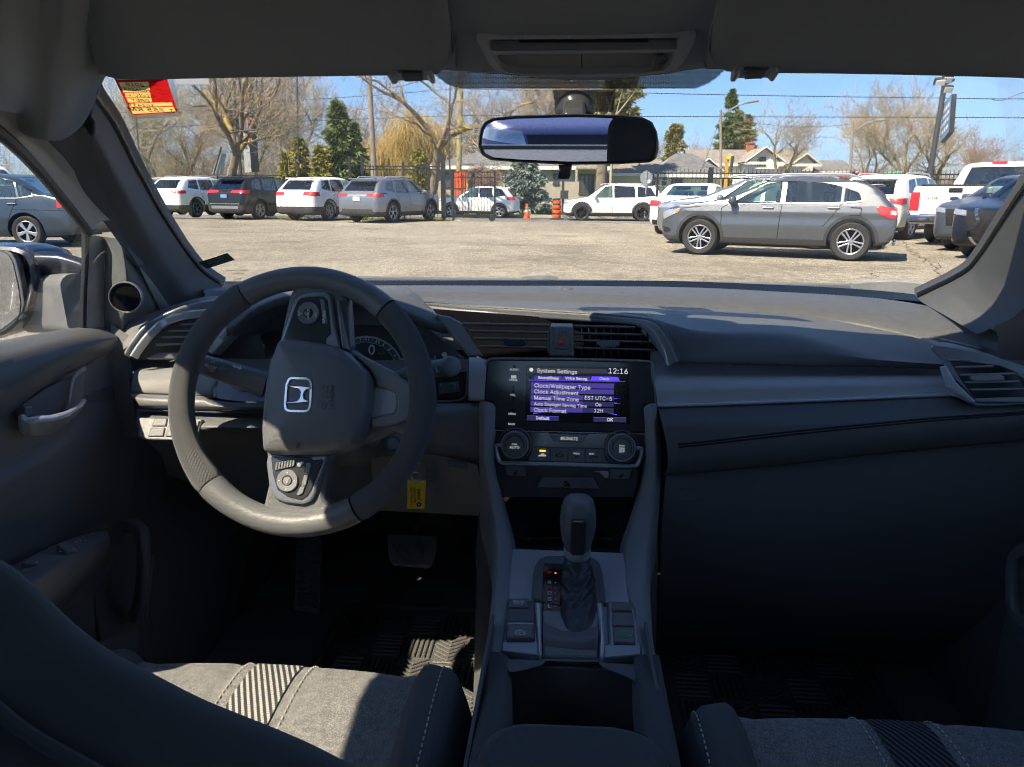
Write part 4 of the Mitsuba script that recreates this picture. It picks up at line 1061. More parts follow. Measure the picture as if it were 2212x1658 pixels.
# upper switch pod
pod = W_('switch_pod', wp_.plate(z2((200, 700), (205, 640), (350, 200), (385, 155), (430, 125), (560, 98), (700, 95), (760, 120), (785, 160), (830, 480), (890, 742), (870, 760)), .012, .011, .003, .003), 'm_satin_dark', label='upper switch pod with the cruise controls')
part(pod, 'face', wp_.plate(z2((215, 690), (240, 620), (395, 200), (440, 165), (520, 150), (660, 145), (710, 160), (738, 200), (775, 560), (765, 590), (728, 618), (718, 655), (724, 700)), .002, .0125, .001, .002), 'm_gloss_black')
c = wp_.uv(*Z2(520, 340), .014)
part(pod, 'control_ring', wp_.put(lathe([(.0060, .0), (.0068, .0016), (.0148, .0022), (.0156, .0)], 36), .0135, c), 'm_plastic')
part(pod, 'control_button', wp_.put(lathe([(.0055, .0), (.0052, .0026), (0, .0030)], 24), .0135, c), 'm_gloss_black')
part(pod, 'rocker', wp_.plate(z2((652, 185), (690, 180), (700, 190), (740, 460), (690, 465), (672, 320)), .002, .0142, .0006, .0005), 'm_plastic')
tx = [wp_.text(s, *Z2(x, y), h, lift, True, 'c', rot=90, depth=.0004) for s, x, y, h, lift in (('CANCEL', 520, 345, .0030, .0168), ('RES', 418, 345, .0026, .0162), ('+', 445, 345, .0028, .0162), ('SET', 606, 358, .0026, .0162), ('-', 580, 358, .0028, .0162), ('CRUISE', 700, 385, .0034, .0146))]
part(pod, 'lettering', join(*tx), 'm_print', smooth=False)
W_('spoke_trim', wp_.plate(z2((850, 180), (868, 190), (960, 700), (975, 760), (905, 750), (862, 420), (838, 190)), .012, .012, .002, .001), 'm_leather')
# lower switch pod (audio)
Z4 = lambda x, y: (x/2.961, 552.6+y/2.961)
z4 = lambda *p: [Z4(*a) for a in p]
pod = W_('switch_pod', wp_.plate(z4((1722, 1205), (1700, 1330), (1715, 1450), (1738, 1530), (1760, 1560), (1820, 1582), (1930, 1594), (1985, 1575), (2010, 1540), (2060, 1400), (2100, 1270), (1900, 1280), (1740, 1262)), .012, .011, .003, .003), 'm_satin_dark', label='lower switch pod with the audio controls')
part(pod, 'face', wp_.plate(z4((1732, 1285), (1990, 1290), (2000, 1310), (2062, 1302), (2065, 1320), (1990, 1500), (1965, 1540), (1925, 1565), (1840, 1545), (1775, 1500), (1745, 1400)), .002, .0125, .001, .002), 'm_gloss_black')
c = wp_.uv(*Z4(1838, 1440), .014)
part(pod, 'control_ring', wp_.put(lathe([(.0066, .0), (.0074, .0018), (.0140, .0024), (.0150, .0)], 36), .0135, c), 'm_plastic_grey')
part(pod, 'control_button', wp_.put(lathe([(.0058, .0), (.0054, .0026), (0, .0030)], 24), .0135, c), 'm_plastic_grey')
part(pod, 'lettering', join(wp_.text('SRC', *Z4(1838, 1440), .0024, .0168, True, 'c', rot=80, depth=.0004), *[wp_.put(slab(ccw(np.array([(0, .0012), (-.0012, -.0008), (.0012, -.0008)])), .0003), .0162, c+np.array([.0105*math.cos(a), .0105*math.sin(a)])) for a in (1.57, 0, 3.14, 4.71)]), 'm_print', smooth=False)
for k in range(7):
    x = 1765+k*18
    part(pod, 'roller_rib', wp_.plate(z4((x, 1325-k*3), (x+12, 1322-k*3), (x+6, 1370-k*4), (x-8, 1374-k*4)), .003, .0155, .0006), 'm_plastic_grey')
for pl in (((1955, 1330), (1975, 1322), (1990, 1335), (1975, 1395), (1955, 1400)), ((1945, 1405), (1972, 1400), (1955, 1470), (1925, 1475)), ((1920, 1480), (1950, 1475), (1935, 1520), (1910, 1535), (1895, 1530))):
    part(pod, 'audio_key', wp_.plate(z4(*pl), .003, .0150, .0006), 'm_plastic_grey')
part(pod, 'voice_icon', join(wp_.put(lathe([(0, .002), (.003, .0015), (.003, 0)], 12), .0128, wp_.uv(*Z4(1916, 1338), .0128)), wp_.put(lathe([(0, .002), (.0022, .0015), (.0022, 0)], 12), .0128, wp_.uv(*Z4(1938, 1326), .0128))), 'm_print_dim')

# column, stalks, ignition
colm = thing('steering_column', 'dark steering column cover with the ignition barrel behind the wheel', 'steering column')
co = wp_.o-wp_.n*.02
ax = -wp_.n
part(colm, 'cover', join(sweep([co+ax*.02+[0, 0, -.004], co+ax*.10+[0, 0, -.012], co+ax*.20+[0, 0, -.02]], rrect(.15, .13, .045, 6), 10)), 'm_plastic', smooth=40)
ig = at(848, 958, y=1.085)
part(colm, 'ignition_lock', align(lathe([(.0, .012), (.012, .012), (.0165, .008), (.018, 0), (.018, -.03)]), ig, wp_.n+[.3, -.2, 0]), 'm_plastic_black')
part(colm, 'ignition_slot', align(lathe([(.0, .0135), (.008, .0135), (.009, .012)]), ig, wp_.n+[.3, -.2, 0]), 'm_satin_dark')
zz3 = lambda x, y: (268.9+x/5.287, 642.3+y/5.287)
tip, base = at(*zz3(872, 765), y=1.045), at(*zz3(1620, 1000), y=1.06)
stk = thing('indicator_stalk', 'black indicator and headlamp stalk left of the wheel with white markings', 'stalk')
d = unit(base-tip)
side = unit(np.cross(d, [0, -1, .3]))
up_ = np.cross(side, d)
prof = rrect(.036, .030, .012, 6)
part(stk, 'lever', sweep([tip, tip+d*.025, tip*.4+base*.6, base], prof, 20, scale=[.80, .86, .93, 1.0, 1.12]), 'm_plastic', smooth=40)
part(stk, 'rotary_end', sweep([tip-d*.004, tip, tip+d*.0265], prof*1.02, 6, scale=[.74, .80, .86]), 'm_plastic', smooth=40)
spn = Plane(tip, 10)
nn_ = unit(-(ray(*zz3(1200, 800))))
spn.n = unit(nn_-d*np.dot(nn_, d))
spn.u = d*1.
spn.v = np.cross(spn.n, spn.u)
ws_ = []
for s, x, y, h, r_ in (('OFF', 1030, 708, .0038, 0), ('AUTO', 985, 790, .0042, 0)):
    ws_.append(spn.text(s, *zz3(x, y), h, .0158, True, 'c'))
for x, y in ((1062, 720), (1048, 762), (1035, 802), (1015, 843), (1110, 735)):
    ws_.append(spn.put(slab(rrect(.0045 if x > 1100 else .0024, .0009, .0003), .0004), .0158, spn.uv(*zz3(x, y), .0158)))
for x, y, sg_ in ((1262, 790, -1), (1312, 806, 1)):
    ws_.append(spn.put(slab(ccw(np.array([(.004*sg_, 0), (0, .0035), (0, .0016), (-.0034*sg_, .0016), (-.0034*sg_, -.0016), (0, -.0016), (0, -.0035)])), .0004), .0158, spn.uv(*zz3(x, y), .0158)))
for x, y, r in ((1110, 805, .0026), (1000, 830, .0026)):
    ws_.append(spn.put(slab(circle(r, 12), .0004, holes=[circle(r*.6, 12)]), .0158, spn.uv(*zz3(x, y), .0158)))
    for a in range(0, 360, 60) if x > 1100 else (150, 180, 210):
        ws_.append(spn.put(slab(rrect(.0018, .0006, .0002), .0004), .0158, spn.uv(*zz3(x, y), .0158)+np.array([math.cos(math.radians(a)), math.sin(math.radians(a))])*.0044))
for x in (990, 1020):
    ws_.append(spn.text('3' if x < 1000 else 'E', *zz3(x, 742), .0034, .0158, True, 'c'))
part(stk, 'marking', join(*ws_), 'm_print', smooth=False)
tip, base = at(972, 792, y=1.08), at(890, 806, y=1.10)
stk = thing('wiper_stalk', 'black wiper stalk with a round end right of the wheel', 'stalk')
part(stk, 'lever', sweep([tip, tip*.6+base*.4, base], rrect(.026, .024, .009, 5), 10), 'm_plastic', smooth=40)
part(stk, 'end_cap', align(lathe([(0, .010), (.010, .0098), (.0145, .007), (.0155, .002), (.0150, -.010), (.012, -.016)], 28), tip, tip-base+[0, -.06, .01]), 'm_plastic', smooth=40)
p2 = Plane(tip*.65+base*.35, 12)
part(stk, 'marking', join(p2.text('REAR', 951, 800, .0034, .0135, True, 'c'), *[sweep([p2.P(*a, .0135), p2.P(*b, .0135)], .0005, 2, smooth=False) for a, b in (((945, 788), (953, 787)), ((953, 787), (951, 795)), ((951, 795), (946, 796)), ((946, 796), (945, 788)), ((941, 791), (944, 806)))]), 'm_print', smooth=False)

# key tag
key = thing('key_tag', 'yellow key tag in a clear sleeve hanging on a steel ring below the ignition', 'key tag')
kp = Plane(at(900, 1060, y=1.09), -4, 0)
part(key, 'ring', sweep([kp.P(905+17*math.cos(a), 1022+20*math.sin(a), .004*math.cos(a)) for a in np.linspace(-.4, 5.2, 26)], .0010, 60), 'm_chrome')
part(key, 'ring', sweep([kp.P(897+10*math.cos(a), 1030+9*math.sin(a), .004*math.sin(a)) for a in np.linspace(0, 6.28, 20)], .0010, 40), 'm_chrome')
part(key, 'sleeve', kp.plate([(876, 1034), (920, 1036), (918, 1104), (874, 1102)], .0006, -.0016), 'm_glass')
pm('tag_yellow', (.80, .56, .02), .45)
part(key, 'card', kp.plate([(880, 1038), (920, 1038), (917, 1100), (879, 1100)], .0008, 0), 'm_tag_yellow')
part(key, 'lettering', join(kp.text('JAMES', 904.5, 1070, .0045, .0003, True, 'c', rot=90, depth=.0003), kp.text('USED CAR SALES', 896, 1070, .0024, .0003, True, 'c', rot=90, depth=.0003), kp.text('905-521-5297', 889, 1072, .0028, .0003, True, 'c', rot=90, depth=.0003), kp.put(slab(circle(.0040, 14), .0003, holes=[circle(.0018, 10)]), .0003, kp.uv(905, 1090))), 'm_ink', smooth=False)
part(key, 'shank', sweep([ig+wp_.n*.012, kp.P(905, 1003)], rrect(.007, .002, .0008), 4), 'm_satin')

# ---------------------------------------------------------------- centre console
con = thing('centre_console', 'dark centre console with gear panel, cup holder and padded armrest', 'centre console')
K = lambda *a, **k: part(con, *a, **k)
pm('console', (.265, .285, .31), .45)  # pad colour copied lighter: fill light put in for the shaded console
lo = L((1036, 870, 1.135), (1036, 975, 1.13), (1048, 1060, 1.125), (1057, 1112, 1.115), (1066, 1182, 1.075), (1066, 1240, 1.02), (1060, 1317, .945), (1052, 1385, .885), (1047, 1415, .86))
lr = L((1046, 868, 1.118), (1046, 973, 1.113), (1058, 1058, 1.108), (1067, 1110, 1.098), (1077, 1180, 1.058), (1078, 1240, 1.005), (1073, 1317, .932), (1068, 1385, .872), (1064, 1412, .85))
li = L((1064, 872, 1.128), (1064, 990, 1.123), (1078, 1060, 1.118), (1090, 1110, 1.108), (1108, 1188, 1.065), (1106, 1245, 1.008), (1098, 1300, .95), (1090, 1385, .874), (1086, 1412, .852))
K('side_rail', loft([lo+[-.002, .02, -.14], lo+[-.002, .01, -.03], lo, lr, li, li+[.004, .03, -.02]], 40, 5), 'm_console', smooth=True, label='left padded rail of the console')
ro = L((1419, 875, 1.135), (1429, 1008, 1.13), (1425, 1070, 1.125), (1419, 1115, 1.115), (1405, 1212, 1.055), (1404, 1270, 1.0), (1407, 1334, .94), (1412, 1395, .885), (1417, 1420, .86))
rr_ = L((1409, 872, 1.118), (1417, 1005, 1.113), (1411, 1068, 1.108), (1404, 1112, 1.098), (1390, 1210, 1.038), (1388, 1268, .985), (1392, 1333, .925), (1400, 1395, .872), (1404, 1418, .85))
ri = L((1396, 876, 1.128), (1398, 1000, 1.123), (1385, 1062, 1.118), (1370, 1112, 1.108), (1347, 1196, 1.06), (1352, 1250, 1.005), (1364, 1302, .95), (1382, 1385, .874), (1388, 1414, .852))
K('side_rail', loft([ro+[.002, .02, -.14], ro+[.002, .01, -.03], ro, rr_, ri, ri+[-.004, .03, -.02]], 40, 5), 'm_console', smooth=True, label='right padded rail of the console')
for s, ln in ((-1, lo), (1, ro)):
    K('side_skirt', loft([ln+[s*.003, .02, -.10], np.c_[ln[:, 0]+s*.015, ln[:, 1]+.01, np.full(len(ln), .30)]], 24, 3), 'm_plastic_black', smooth=True)
# storage recess under the stack
K('recess', loft([L((1080, 1074, 1.165), (1150, 1074, 1.165), (1230, 1074, 1.165), (1310, 1074, 1.165), (1384, 1074, 1.165)), L((1085, 1120, 1.20), (1150, 1120, 1.22), (1230, 1120, 1.22), (1310, 1120, 1.22), (1375, 1120, 1.20)), L((1104, 1170, 1.20), (1150, 1165, 1.24), (1230, 1163, 1.24), (1310, 1165, 1.24), (1350, 1172, 1.20)), L((1106, 1188, 1.075), (1150, 1188, 1.075), (1230, 1189, 1.075), (1310, 1191, 1.072), (1348, 1195, 1.068))], 20, 5), 'm_gloss_black', smooth=True)
# gear panel
def plane3(a, b, c):
    """A plane through three points, x along a to b."""
    p = Plane(a, 0)
    p.u = unit(b-a)
    p.n = unit(np.cross(p.u, c-a))
    if p.n[2] < 0:
        p.n = -p.n
    p.v = np.cross(p.n, p.u)
    return p


gp = plane3(at(1107, 1187, y=1.068), at(1347, 1195, y=1.063), at(1230, 1395, y=.872))
Z8 = lambda x, y: (731.9+x/2.961, 1097.8+y/2.961)
z8 = lambda *p: [Z8(*a) for a in p]
K('gear_panel', gp.plate(z8((1105, 258), (1825, 285), (1855, 560), (1960, 960), (1030, 930), (1080, 560)), .02, 0, .002), 'm_trim_blue')
K('gate_surround', gp.plate(z8((1232, 560), (1240, 420), (1258, 350), (1285, 315), (1330, 300), (1500, 298), (1625, 308), (1670, 345), (1690, 420), (1712, 600), (1665, 600), (1658, 960), (1300, 950), (1300, 590)), .012, .008, .004, .003), 'm_plastic')
K('gate_plate', gp.plate(z8((1310, 352), (1622, 365), (1655, 640), (1655, 700), (1305, 690)), .004, .0085, .001), 'm_gloss_black')
K('gear_scale', gp.plate(z8((1308, 385), (1425, 390), (1420, 625), (1300, 600)), .003, .0095, .0008), 'm_screen_black')
for s, x, y, m_ in (('P', 1348, 415, 'm_red_print'), ('R', 1349, 477, 'm_print'), ('N', 1349, 511, 'm_red_print'), ('D', 1349, 545, 'm_print'), ('S', 1348, 584, 'm_print'), ('L', 1348, 627, 'm_print')):
    K('gear_letter', gp.text(s, *Z8(x, y), .0068, .0100, True, 'c'), m_, smooth=False)
    if s != 'P':
        K('gear_dot', gp.put(slab(circle(.0012, 8), .0004), .0102, gp.uv(*Z8(1386, y), .0102)), 'm_print')
glow(con, 'gear_lamp', gp.put(slab(circle(.0016, 10), .0004), .0102, gp.uv(*Z8(1386, 416), .0102)), 'red')
K('lever_shelf', gp.plate(z8((1300, 655), (1430, 660), (1465, 710), (1545, 735), (1620, 712), (1650, 660), (1662, 665), (1660, 740), (1620, 790), (1440, 800), (1310, 730)), .006, .0105, .002, .001), 'm_plastic_grey')
f0 = L(*[Z8(x, y)+(c,) for x, y, c in ((1305, 725, .905), (1440, 760, .895), (1540, 770, .893), (1640, 755, .895), (1660, 740, .90))])
f1 = L(*[Z8(x, y)+(c,) for x, y, c in ((1305, 800, .875), (1440, 832, .868), (1540, 834, .866), (1640, 815, .868), (1660, 800, .872))])
f2 = L(*[Z8(x, y)+(c,) for x, y, c in ((1308, 945, .855), (1440, 955, .852), (1540, 960, .852), (1640, 965, .852), (1655, 965, .855))])
K('tray_front', loft([f0, f1, f2], 16, 5), 'm_plastic', smooth=True)
for nm, pts in (('left', ((1072, 575), (1090, 572), (1250, 572), (1252, 600), (1285, 850), (1278, 960), (1040, 925), (1042, 840))), ('right', ((1712, 590), (1880, 596), (1905, 650), (1940, 870), (1938, 945), (1695, 960), (1690, 870), (1722, 860)))):
    K('console_frame', gp.plate(z8(*pts), .014, .006, .004, .003), 'm_satin_dark', label=f'{nm} satin frame beside the gear lever')
K('satin_blade', gp.plate(z8((1250, 600), (1298, 600), (1300, 940), (1280, 945), (1270, 830)), .012, .0125, .003), 'm_satin')
K('satin_blade', gp.plate(z8((1640, 600), (1690, 600), (1705, 850), (1692, 960), (1668, 955), (1660, 700)), .012, .0125, .003), 'm_satin')
for pts in (((1044, 850), (1275, 855), (1282, 945), (1038, 915)), ((1692, 872), (1938, 870), (1936, 940), (1694, 958))):
    K('end_panel', gp.plate(z8(*pts), .010, .0085, .002, .001), 'm_satin_dark')
K('switch_well', gp.plate(z8((1075, 600), (1250, 590), (1255, 840), (1065, 835)), .004, .0085, .001), 'm_plastic_black')
b = K('brake_hold_button', gp.plate(z8((1088, 578), (1208, 575), (1212, 632), (1085, 632)), .008, .012, .0015, .001), 'm_plastic')
part(b, 'lettering', join(gp.text('BRAKE', *Z8(1150, 600), .0036, .0124, True, 'c'), gp.text('HOLD', *Z8(1150, 612), .0036, .0124, True, 'c')), 'm_print', smooth=False)
K('switch_recess', gp.plate(z8((1085, 642), (1250, 645), (1248, 726), (1078, 726)), .003, .010, .001), 'm_plastic_black')
b = K('parking_brake_switch', gp.plate(z8((1080, 742), (1246, 745), (1244, 828), (1072, 828)), .010, .014, .002, .001), 'm_plastic')
part(b, 'brake_edge', gp.plate(z8((1082, 730), (1246, 732), (1246, 744), (1080, 742)), .006, .014, .001), 'm_satin')
c = gp.uv(*Z8(1160, 796), .0145)
part(b, 'brake_icon', join(gp.put(slab(circle(.0050, 20), .0004, holes=[circle(.0041, 20)]), .0146, c), *[gp.put(slab(ccw(np.array([(.0062*math.cos(a), .0062*math.sin(a)) for a in np.linspace(s-.7, s+.7, 8)]+[(.0071*math.cos(a), .0071*math.sin(a)) for a in np.linspace(s+.7, s-.7, 8)])), .0004), .0146, c) for s in (0, math.pi)]), 'm_print')
part(b, 'lettering', gp.text('P', *Z8(1160, 796), .0048, .0146, True, 'c'), 'm_print', smooth=False)
for pl in (((1748, 598), (1868, 604), (1876, 655), (1744, 652)), ((1748, 664), (1880, 668), (1890, 752), (1750, 750))):
    K('blank_switch', gp.plate(z8(*pl), .006, .010, .0015, .001), 'm_plastic')
b = K('economy_button', gp.plate(z8((1755, 758), (1890, 760), (1898, 862), (1760, 855)), .008, .012, .0018, .001), 'm_plastic')
part(b, 'lettering', gp.text('ECON', *Z8(1826, 818), .0052, .0125, True, 'c'), 'm_green_print', smooth=False)
part(b, 'leaf_icon', join(*[gp.put(slab(ccw(np.array([(0, 0), (sx*.0022, .0010), (sx*.0036, .0034), (sx*.0012, .0026)])), .0004), .0125, gp.uv(*Z8(1826, y), .0125)) for sx in (-1, 1) for y in (806, 796)]), 'm_green_print')
# cup holder well and armrest
ch = L((1086, 1412, .855), (1090, 1422, .845), (1165, 1427, .84), (1180, 1418, .85), (1290, 1420, .85), (1305, 1432, .838), (1380, 1436, .84), (1388, 1418, .852))
K('cup_holder_rim', loft([ch, L((1100, 1455, .80), (1110, 1452, .80), (1172, 1436, .825), (1183, 1428, .838), (1288, 1430, .838), (1300, 1440, .823), (1360, 1465, .80), (1372, 1472, .79))], 30, 3), 'm_plastic', smooth=True)
xl, xr = -.098, .098
K('cup_holder', join(box(xl, xr, .55, .87, .50, .505), box(xl-.004, xl, .50, .90, .50, .655), box(xr, xr+.004, .50, .90, .50, .655), box(xl, xr, .835, .84, .50, .625)), 'm_plastic_black')
K('cup_ring', sweep([(.07*math.cos(a), .66+.07*math.sin(a), .545) for a in np.linspace(0, math.pi, 24)], .004, None), 'm_plastic')
al0 = L((1046, 1412, .86), (1040, 1500, .765), (1022, 1600, .67), (1005, 1690, .60))
al1 = L((1058, 1408, .85), (1056, 1500, .745), (1042, 1600, .65), (1028, 1690, .58))
al2 = L((1082, 1410, .85), (1086, 1500, .748), (1078, 1600, .655), (1068, 1690, .585))
al3 = L((1098, 1418, .852), (1104, 1505, .76), (1098, 1605, .67), (1090, 1690, .60))
K('armrest_side', loft([al0+[-.003, 0, -.25], al0+[-.002, 0, -.03], al0, al1, al2, al3, al3+[.002, .0, -.03]], 20, 5), 'm_fabric_dark', smooth=True, label='left padded side of the armrest bin')
ar0 = L((1425, 1420, .86), (1440, 1500, .77), (1460, 1600, .675), (1478, 1690, .605))
ar1 = L((1412, 1415, .85), (1424, 1500, .75), (1440, 1600, .655), (1455, 1690, .585))
ar2 = L((1388, 1414, .85), (1394, 1500, .75), (1402, 1600, .658), (1412, 1690, .588))
ar3 = L((1370, 1420, .852), (1374, 1505, .765), (1384, 1605, .675), (1394, 1690, .605))
K('armrest_side', loft([ar0+[.003, 0, -.25], ar0+[.002, 0, -.03], ar0, ar1, ar2, ar3, ar3+[-.002, .0, -.03]], 20, 5), 'm_fabric_dark', smooth=True, label='right padded side of the armrest bin')
am = slab(rrect(.182, .34, .052, 8), .06, .016).apply_translation([at(1239, 1556, y=.64)[0], .645-.17, at(1239, 1556, y=.64)[2]])
K('armrest_lid', am, 'm_fabric_dark', smooth=40)

# gear lever
gl = thing('gear_lever', 'leather gear lever with chrome collar and wrinkled black boot', 'gear lever')
kb = at(1247, 1180, y=1.0)
kt = at(1247, 1073, y=1.0)
h = kt[2]-kb[2]
pr = [(.00, 1.0), (.35, .995), (.62, .97), (.83, .90), (.95, .76), (1.0, .58), (1.0, .45), (.93, .28), (.80, .10), (.70, -.02), (.0, -.02)]
n = 28
A = np.arange(n)*2*np.pi/n
sq_ = lambda t: np.sign(np.cos(t))*abs(np.cos(t))**.75
P = np.array([[(kb[0]+r*.0255*np.sign(math.cos(t))*abs(math.cos(t))**.8, kb[1]+r*.030*np.sign(math.sin(t))*abs(math.sin(t))**.8, kb[2]+z*h) for t in A] for r, z in pr])
V, F = grid(P, closed_v=True)
part(gl, 'knob', (V, F[:, ::-1]), 'm_leather', smooth=50)
part(gl, 'knob_insert', trimesh.util.concatenate([place(slab(rrect(.021, .056, .005), .010, .002), [kb[0], kb[1]-.0305, kb[2]+.026], np.array([1., 0, 0]), unit([0, -.12, 1]))]), 'm_gloss_black')
part(gl, 'collar', align(lathe([(.0185, .012), (.0195, .006), (.0185, -.002), (.017, -.008)], 28), kb+[0, 0, -.012], [0, 0, 1]), 'm_satin')
bb = gp.P(*Z8(1535, 640), .014)
P = []
for i, t in enumerate(np.linspace(0, 1, 26)):
    cc_ = (kb+[0, 0, -.016])*(1-t)+(bb+[0, 0, -.010])*t
    wx, wy = .0185+.0075*t**1.5, .0185+.024*t**1.2
    row = []
    for a in np.linspace(0, 2*np.pi, 40, endpoint=False):
        f = .0026*math.sin(9*t*3.14+2.2*math.sin(a*2+t*5)+a)*math.sin(math.pi*min(1, t*1.15)) + .0016*math.sin(17*t+5*a)*t*(1-t)*4
        row.append(cc_+[(wx+f)*math.cos(a), (wy+f)*math.sin(a), f*.5])
    P.append(row)
V, F = grid(np.array(P), closed_v=True)
bumped('boot', grain(260.), .0004, base_color=rgb(.05, .055, .062), roughness=.32, specular=.5)
part(gl, 'boot', (V, F), 'm_boot', smooth=True)

# ---------------------------------------------------------------- seats
def cushion(name, label, x0, half, yf, z, yb, mirror=1):
    t = thing(name, label, 'car seat')
    xs = np.linspace(-1, 1, 61)
    ys = np.r_[yf+.0, yf+.004, yf-.002, yf-.012, yf-.03, yf-.06, np.linspace(yf-.1, yb, 14)]
    zs_ = np.r_[-.16, -.09, -.045, -.02, -.006, .002, np.linspace(.004, -.035, 14)]
    def zz(u, v):
        bol = .026*smooth01((abs(u)-.60)/.14)*(1-smooth01((abs(u)-.86)/.14)) - .11*smooth01((abs(u)-.84)/.16)
        seam = -.008*math.exp(-((abs(u)-.66)/.018)**2)
        return bol+seam-.004*math.exp(-((abs(u+.04*mirror)-.155)/.010)**2)
    P = np.array([[(x0+u*half, y-.045*abs(u)**3, z+dz+zz(u, 0)*min(1, max(0, (yf-y)/.03+.3))) for u in xs] for y, dz in zip(ys, zs_)])
    cols = {'bolster': (0, 11), 'centre_panel': (10, 51), 'bolster_': (50, 61)}
    for nm, (a, b) in cols.items():
        V, F = grid(P[:, a:b])
        part(t, nm.strip('_'), (V, F), 'm_fabric' if nm == 'centre_panel' else 'm_fabric_dark', smooth=True)
    return t, P, xs


def smooth01(t):
    t = min(1., max(0., t))
    return t*t*(3-2*t)


seat, SP, sx = cushion('driver_seat', 'dark fabric driver seat with a pale woven stripe and its backrest edge', -.358, .262, .850, .625, .20)


def strip(t, SP, sx, u0, u1, name, m_, lift=.0022, rows=slice(2, None)):
    P = SP[rows]
    A = np.stack([np.stack([[np.interp(u, sx, r[:, k]) for k in range(3)] for u in np.linspace(u0, u1, 8)]) for r in P])
    return part(t, name, grid(A+[0, -.0008, lift]), m_, smooth=True)


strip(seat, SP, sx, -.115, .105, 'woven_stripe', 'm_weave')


def stitch(t, SP, sx, u, name='stitching', r=.0009, rows=slice(2, None), dash=True):
    P = np.stack([[np.interp(u, sx, q[:, k]) for k in range(3)] for q in SP[rows]])+[0, -.001, .0012]
    Q = resample(P, 150)
    part(t, name, join(*[sweep(Q[i:i+2], r, None) for i in range(0, 149, 2)]), 'm_stitch')


for u in (-.165, .155, .80):
    stitch(seat, SP, sx, u)
# driver's backrest: shoulder rising to the left, seen from behind
bk = L((-420, 1080, .34), (-200, 1150, .34), (0, 1234, .335), (60, 1285, .33), (160, 1378, .325), (230, 1430, .32), (330, 1484, .315), (450, 1545, .31), (600, 1606, .305), (700, 1650, .30), (790, 1700, .295))
bk2 = bk+np.array([-.012, -.035, -.012])
bk3 = bk+np.array([-.02, -.075, -.05])
bkf = bk+np.array([-.02, .035, -.022])
dn = np.array([0, 0, 1.])
lowz = lambda p, z: np.c_[p[:, 0]-.02, p[:, 1], np.full(len(p), z)]
part(seat, 'backrest', loft([lowz(bkf+[0, .09, 0], .60), bkf+[0, .02, -.10], bkf, bk, bk2, bk3, bk3+[-.01, -.01, -.12], lowz(bk3+[0, .10, 0], .50)], 40, 5), 'm_fabric_dark', smooth=True)
part(seat, 'piping', sweep(bk2+[0, -.006, .001], .0035, 60), 'm_fabric_dark')
part(seat, 'piping', sweep(bk3+[0, -.002, .004], .003, 60), 'm_fabric_dark')
part(seat, 'backrest_body', join(*[place(rbox(.36, .62, .10, .045, 8), [-.44, .22, .86], np.array([1., 0, 0]), unit([0, -.30, 1]))]), 'm_fabric_dark', smooth=40)
part(seat, 'headrest', place(rbox(.26, .19, .10, .05, 8), [-.37, .06, 1.255], np.array([1., 0, 0]), unit([0, -.25, 1])), 'm_fabric_dark', smooth=40)
part(seat, 'side_trim', box(-.64, -.105, .15, .80, .30, .50), 'm_plastic_black')
pseat, SP2, sx2 = cushion('passenger_seat', 'dark fabric front passenger seat cushion with a woven stripe', .366, .266, .790, .637, .15, -1)
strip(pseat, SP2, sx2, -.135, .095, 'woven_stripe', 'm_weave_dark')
for u in (-.86, -.175, .135):
    stitch(pseat, SP2, sx2, u)
part(pseat, 'side_trim', box(.105, .64, .15, .70, .30, .50), 'm_plastic_black')
part(pseat, 'backrest', place(rbox(.50, .66, .12, .05, 8), [.37, .02, .93], np.array([1., 0, 0]), unit([0, -.28, 1])), 'm_fabric_dark', smooth=40)
part(pseat, 'headrest', place(rbox(.26, .19, .10, .05, 8), [.37, -.12, 1.28], np.array([1., 0, 0]), unit([0, -.25, 1])), 'm_fabric_dark', smooth=40)
rs = thing('bench_seat', 'dark fabric rear bench seen only in the mirror', 'car seat')
part(rs, 'cushion', place(rbox(1.26, .5, .16, .06, 8), [0, -.75, .52], np.array([1., 0, 0]), np.array([0, 1., 0])), 'm_fabric_dark', smooth=40)
part(rs, 'backrest', place(rbox(1.26, .50, .16, .06, 8), [0, -1.15, .74], np.array([1., 0, 0]), unit([0, -.35, 1])), 'm_fabric_dark', smooth=40)

# ---------------------------------------------------------------- pedals, footrest and mats
pdp = Plane(at(888, 1190, y=1.45), 38, 0)
bpd = thing('brake_pedal', 'black rubber brake pedal with a diamond tread in the dark footwell', 'pedal')
part(bpd, 'pad', pdp.plate([(836, 1153), (944, 1157), (940, 1195), (930, 1222), (922, 1225), (846, 1220), (838, 1200)], .016, 0, .003, .006), 'm_pedal_rubber')
part(bpd, 'tread', join(*[sweep([pdp.P(842+i*15+j*7.5, 1170+j*11, .002), pdp.P(852+i*15+j*7.5, 1180+j*11, .002), pdp.P(862+i*15+j*7.5, 1170+j*11, .002)], .0012, None, smooth=False) for j in range(5) for i in range(6 - j) if 842+i*15+j*7.5 < 915]), 'm_pedal_rubber')
part(bpd, 'arm', sweep([pdp.P(900, 1150, -.01), pdp.P(920, 1120, -.02), at(960, 1060, y=1.55)], rrect(.03, .012, .003), 8), 'm_plastic_black')
acc = thing('accelerator_pedal', 'ribbed accelerator pedal partly hidden by the centre console', 'pedal')
ap = Plane(at(1048, 1200, y=1.45), 38, 0)
part(acc, 'pad', ap.plate([(1029, 1155), (1080, 1155), (1080, 1240), (1030, 1236), (1025, 1200)], .014, 0, .003, .004), 'm_pedal_rubber')
part(acc, 'rib', join(*[sweep([ap.P(x, 1160, .001), ap.P(x-1, 1232, .001)], .0018, 2, smooth=False) for x in range(1034, 1078, 7)]), 'm_plastic')
fr_ = thing('footrest', 'ribbed plastic footrest beside the brake pedal catching a sliver of sun', 'footrest')
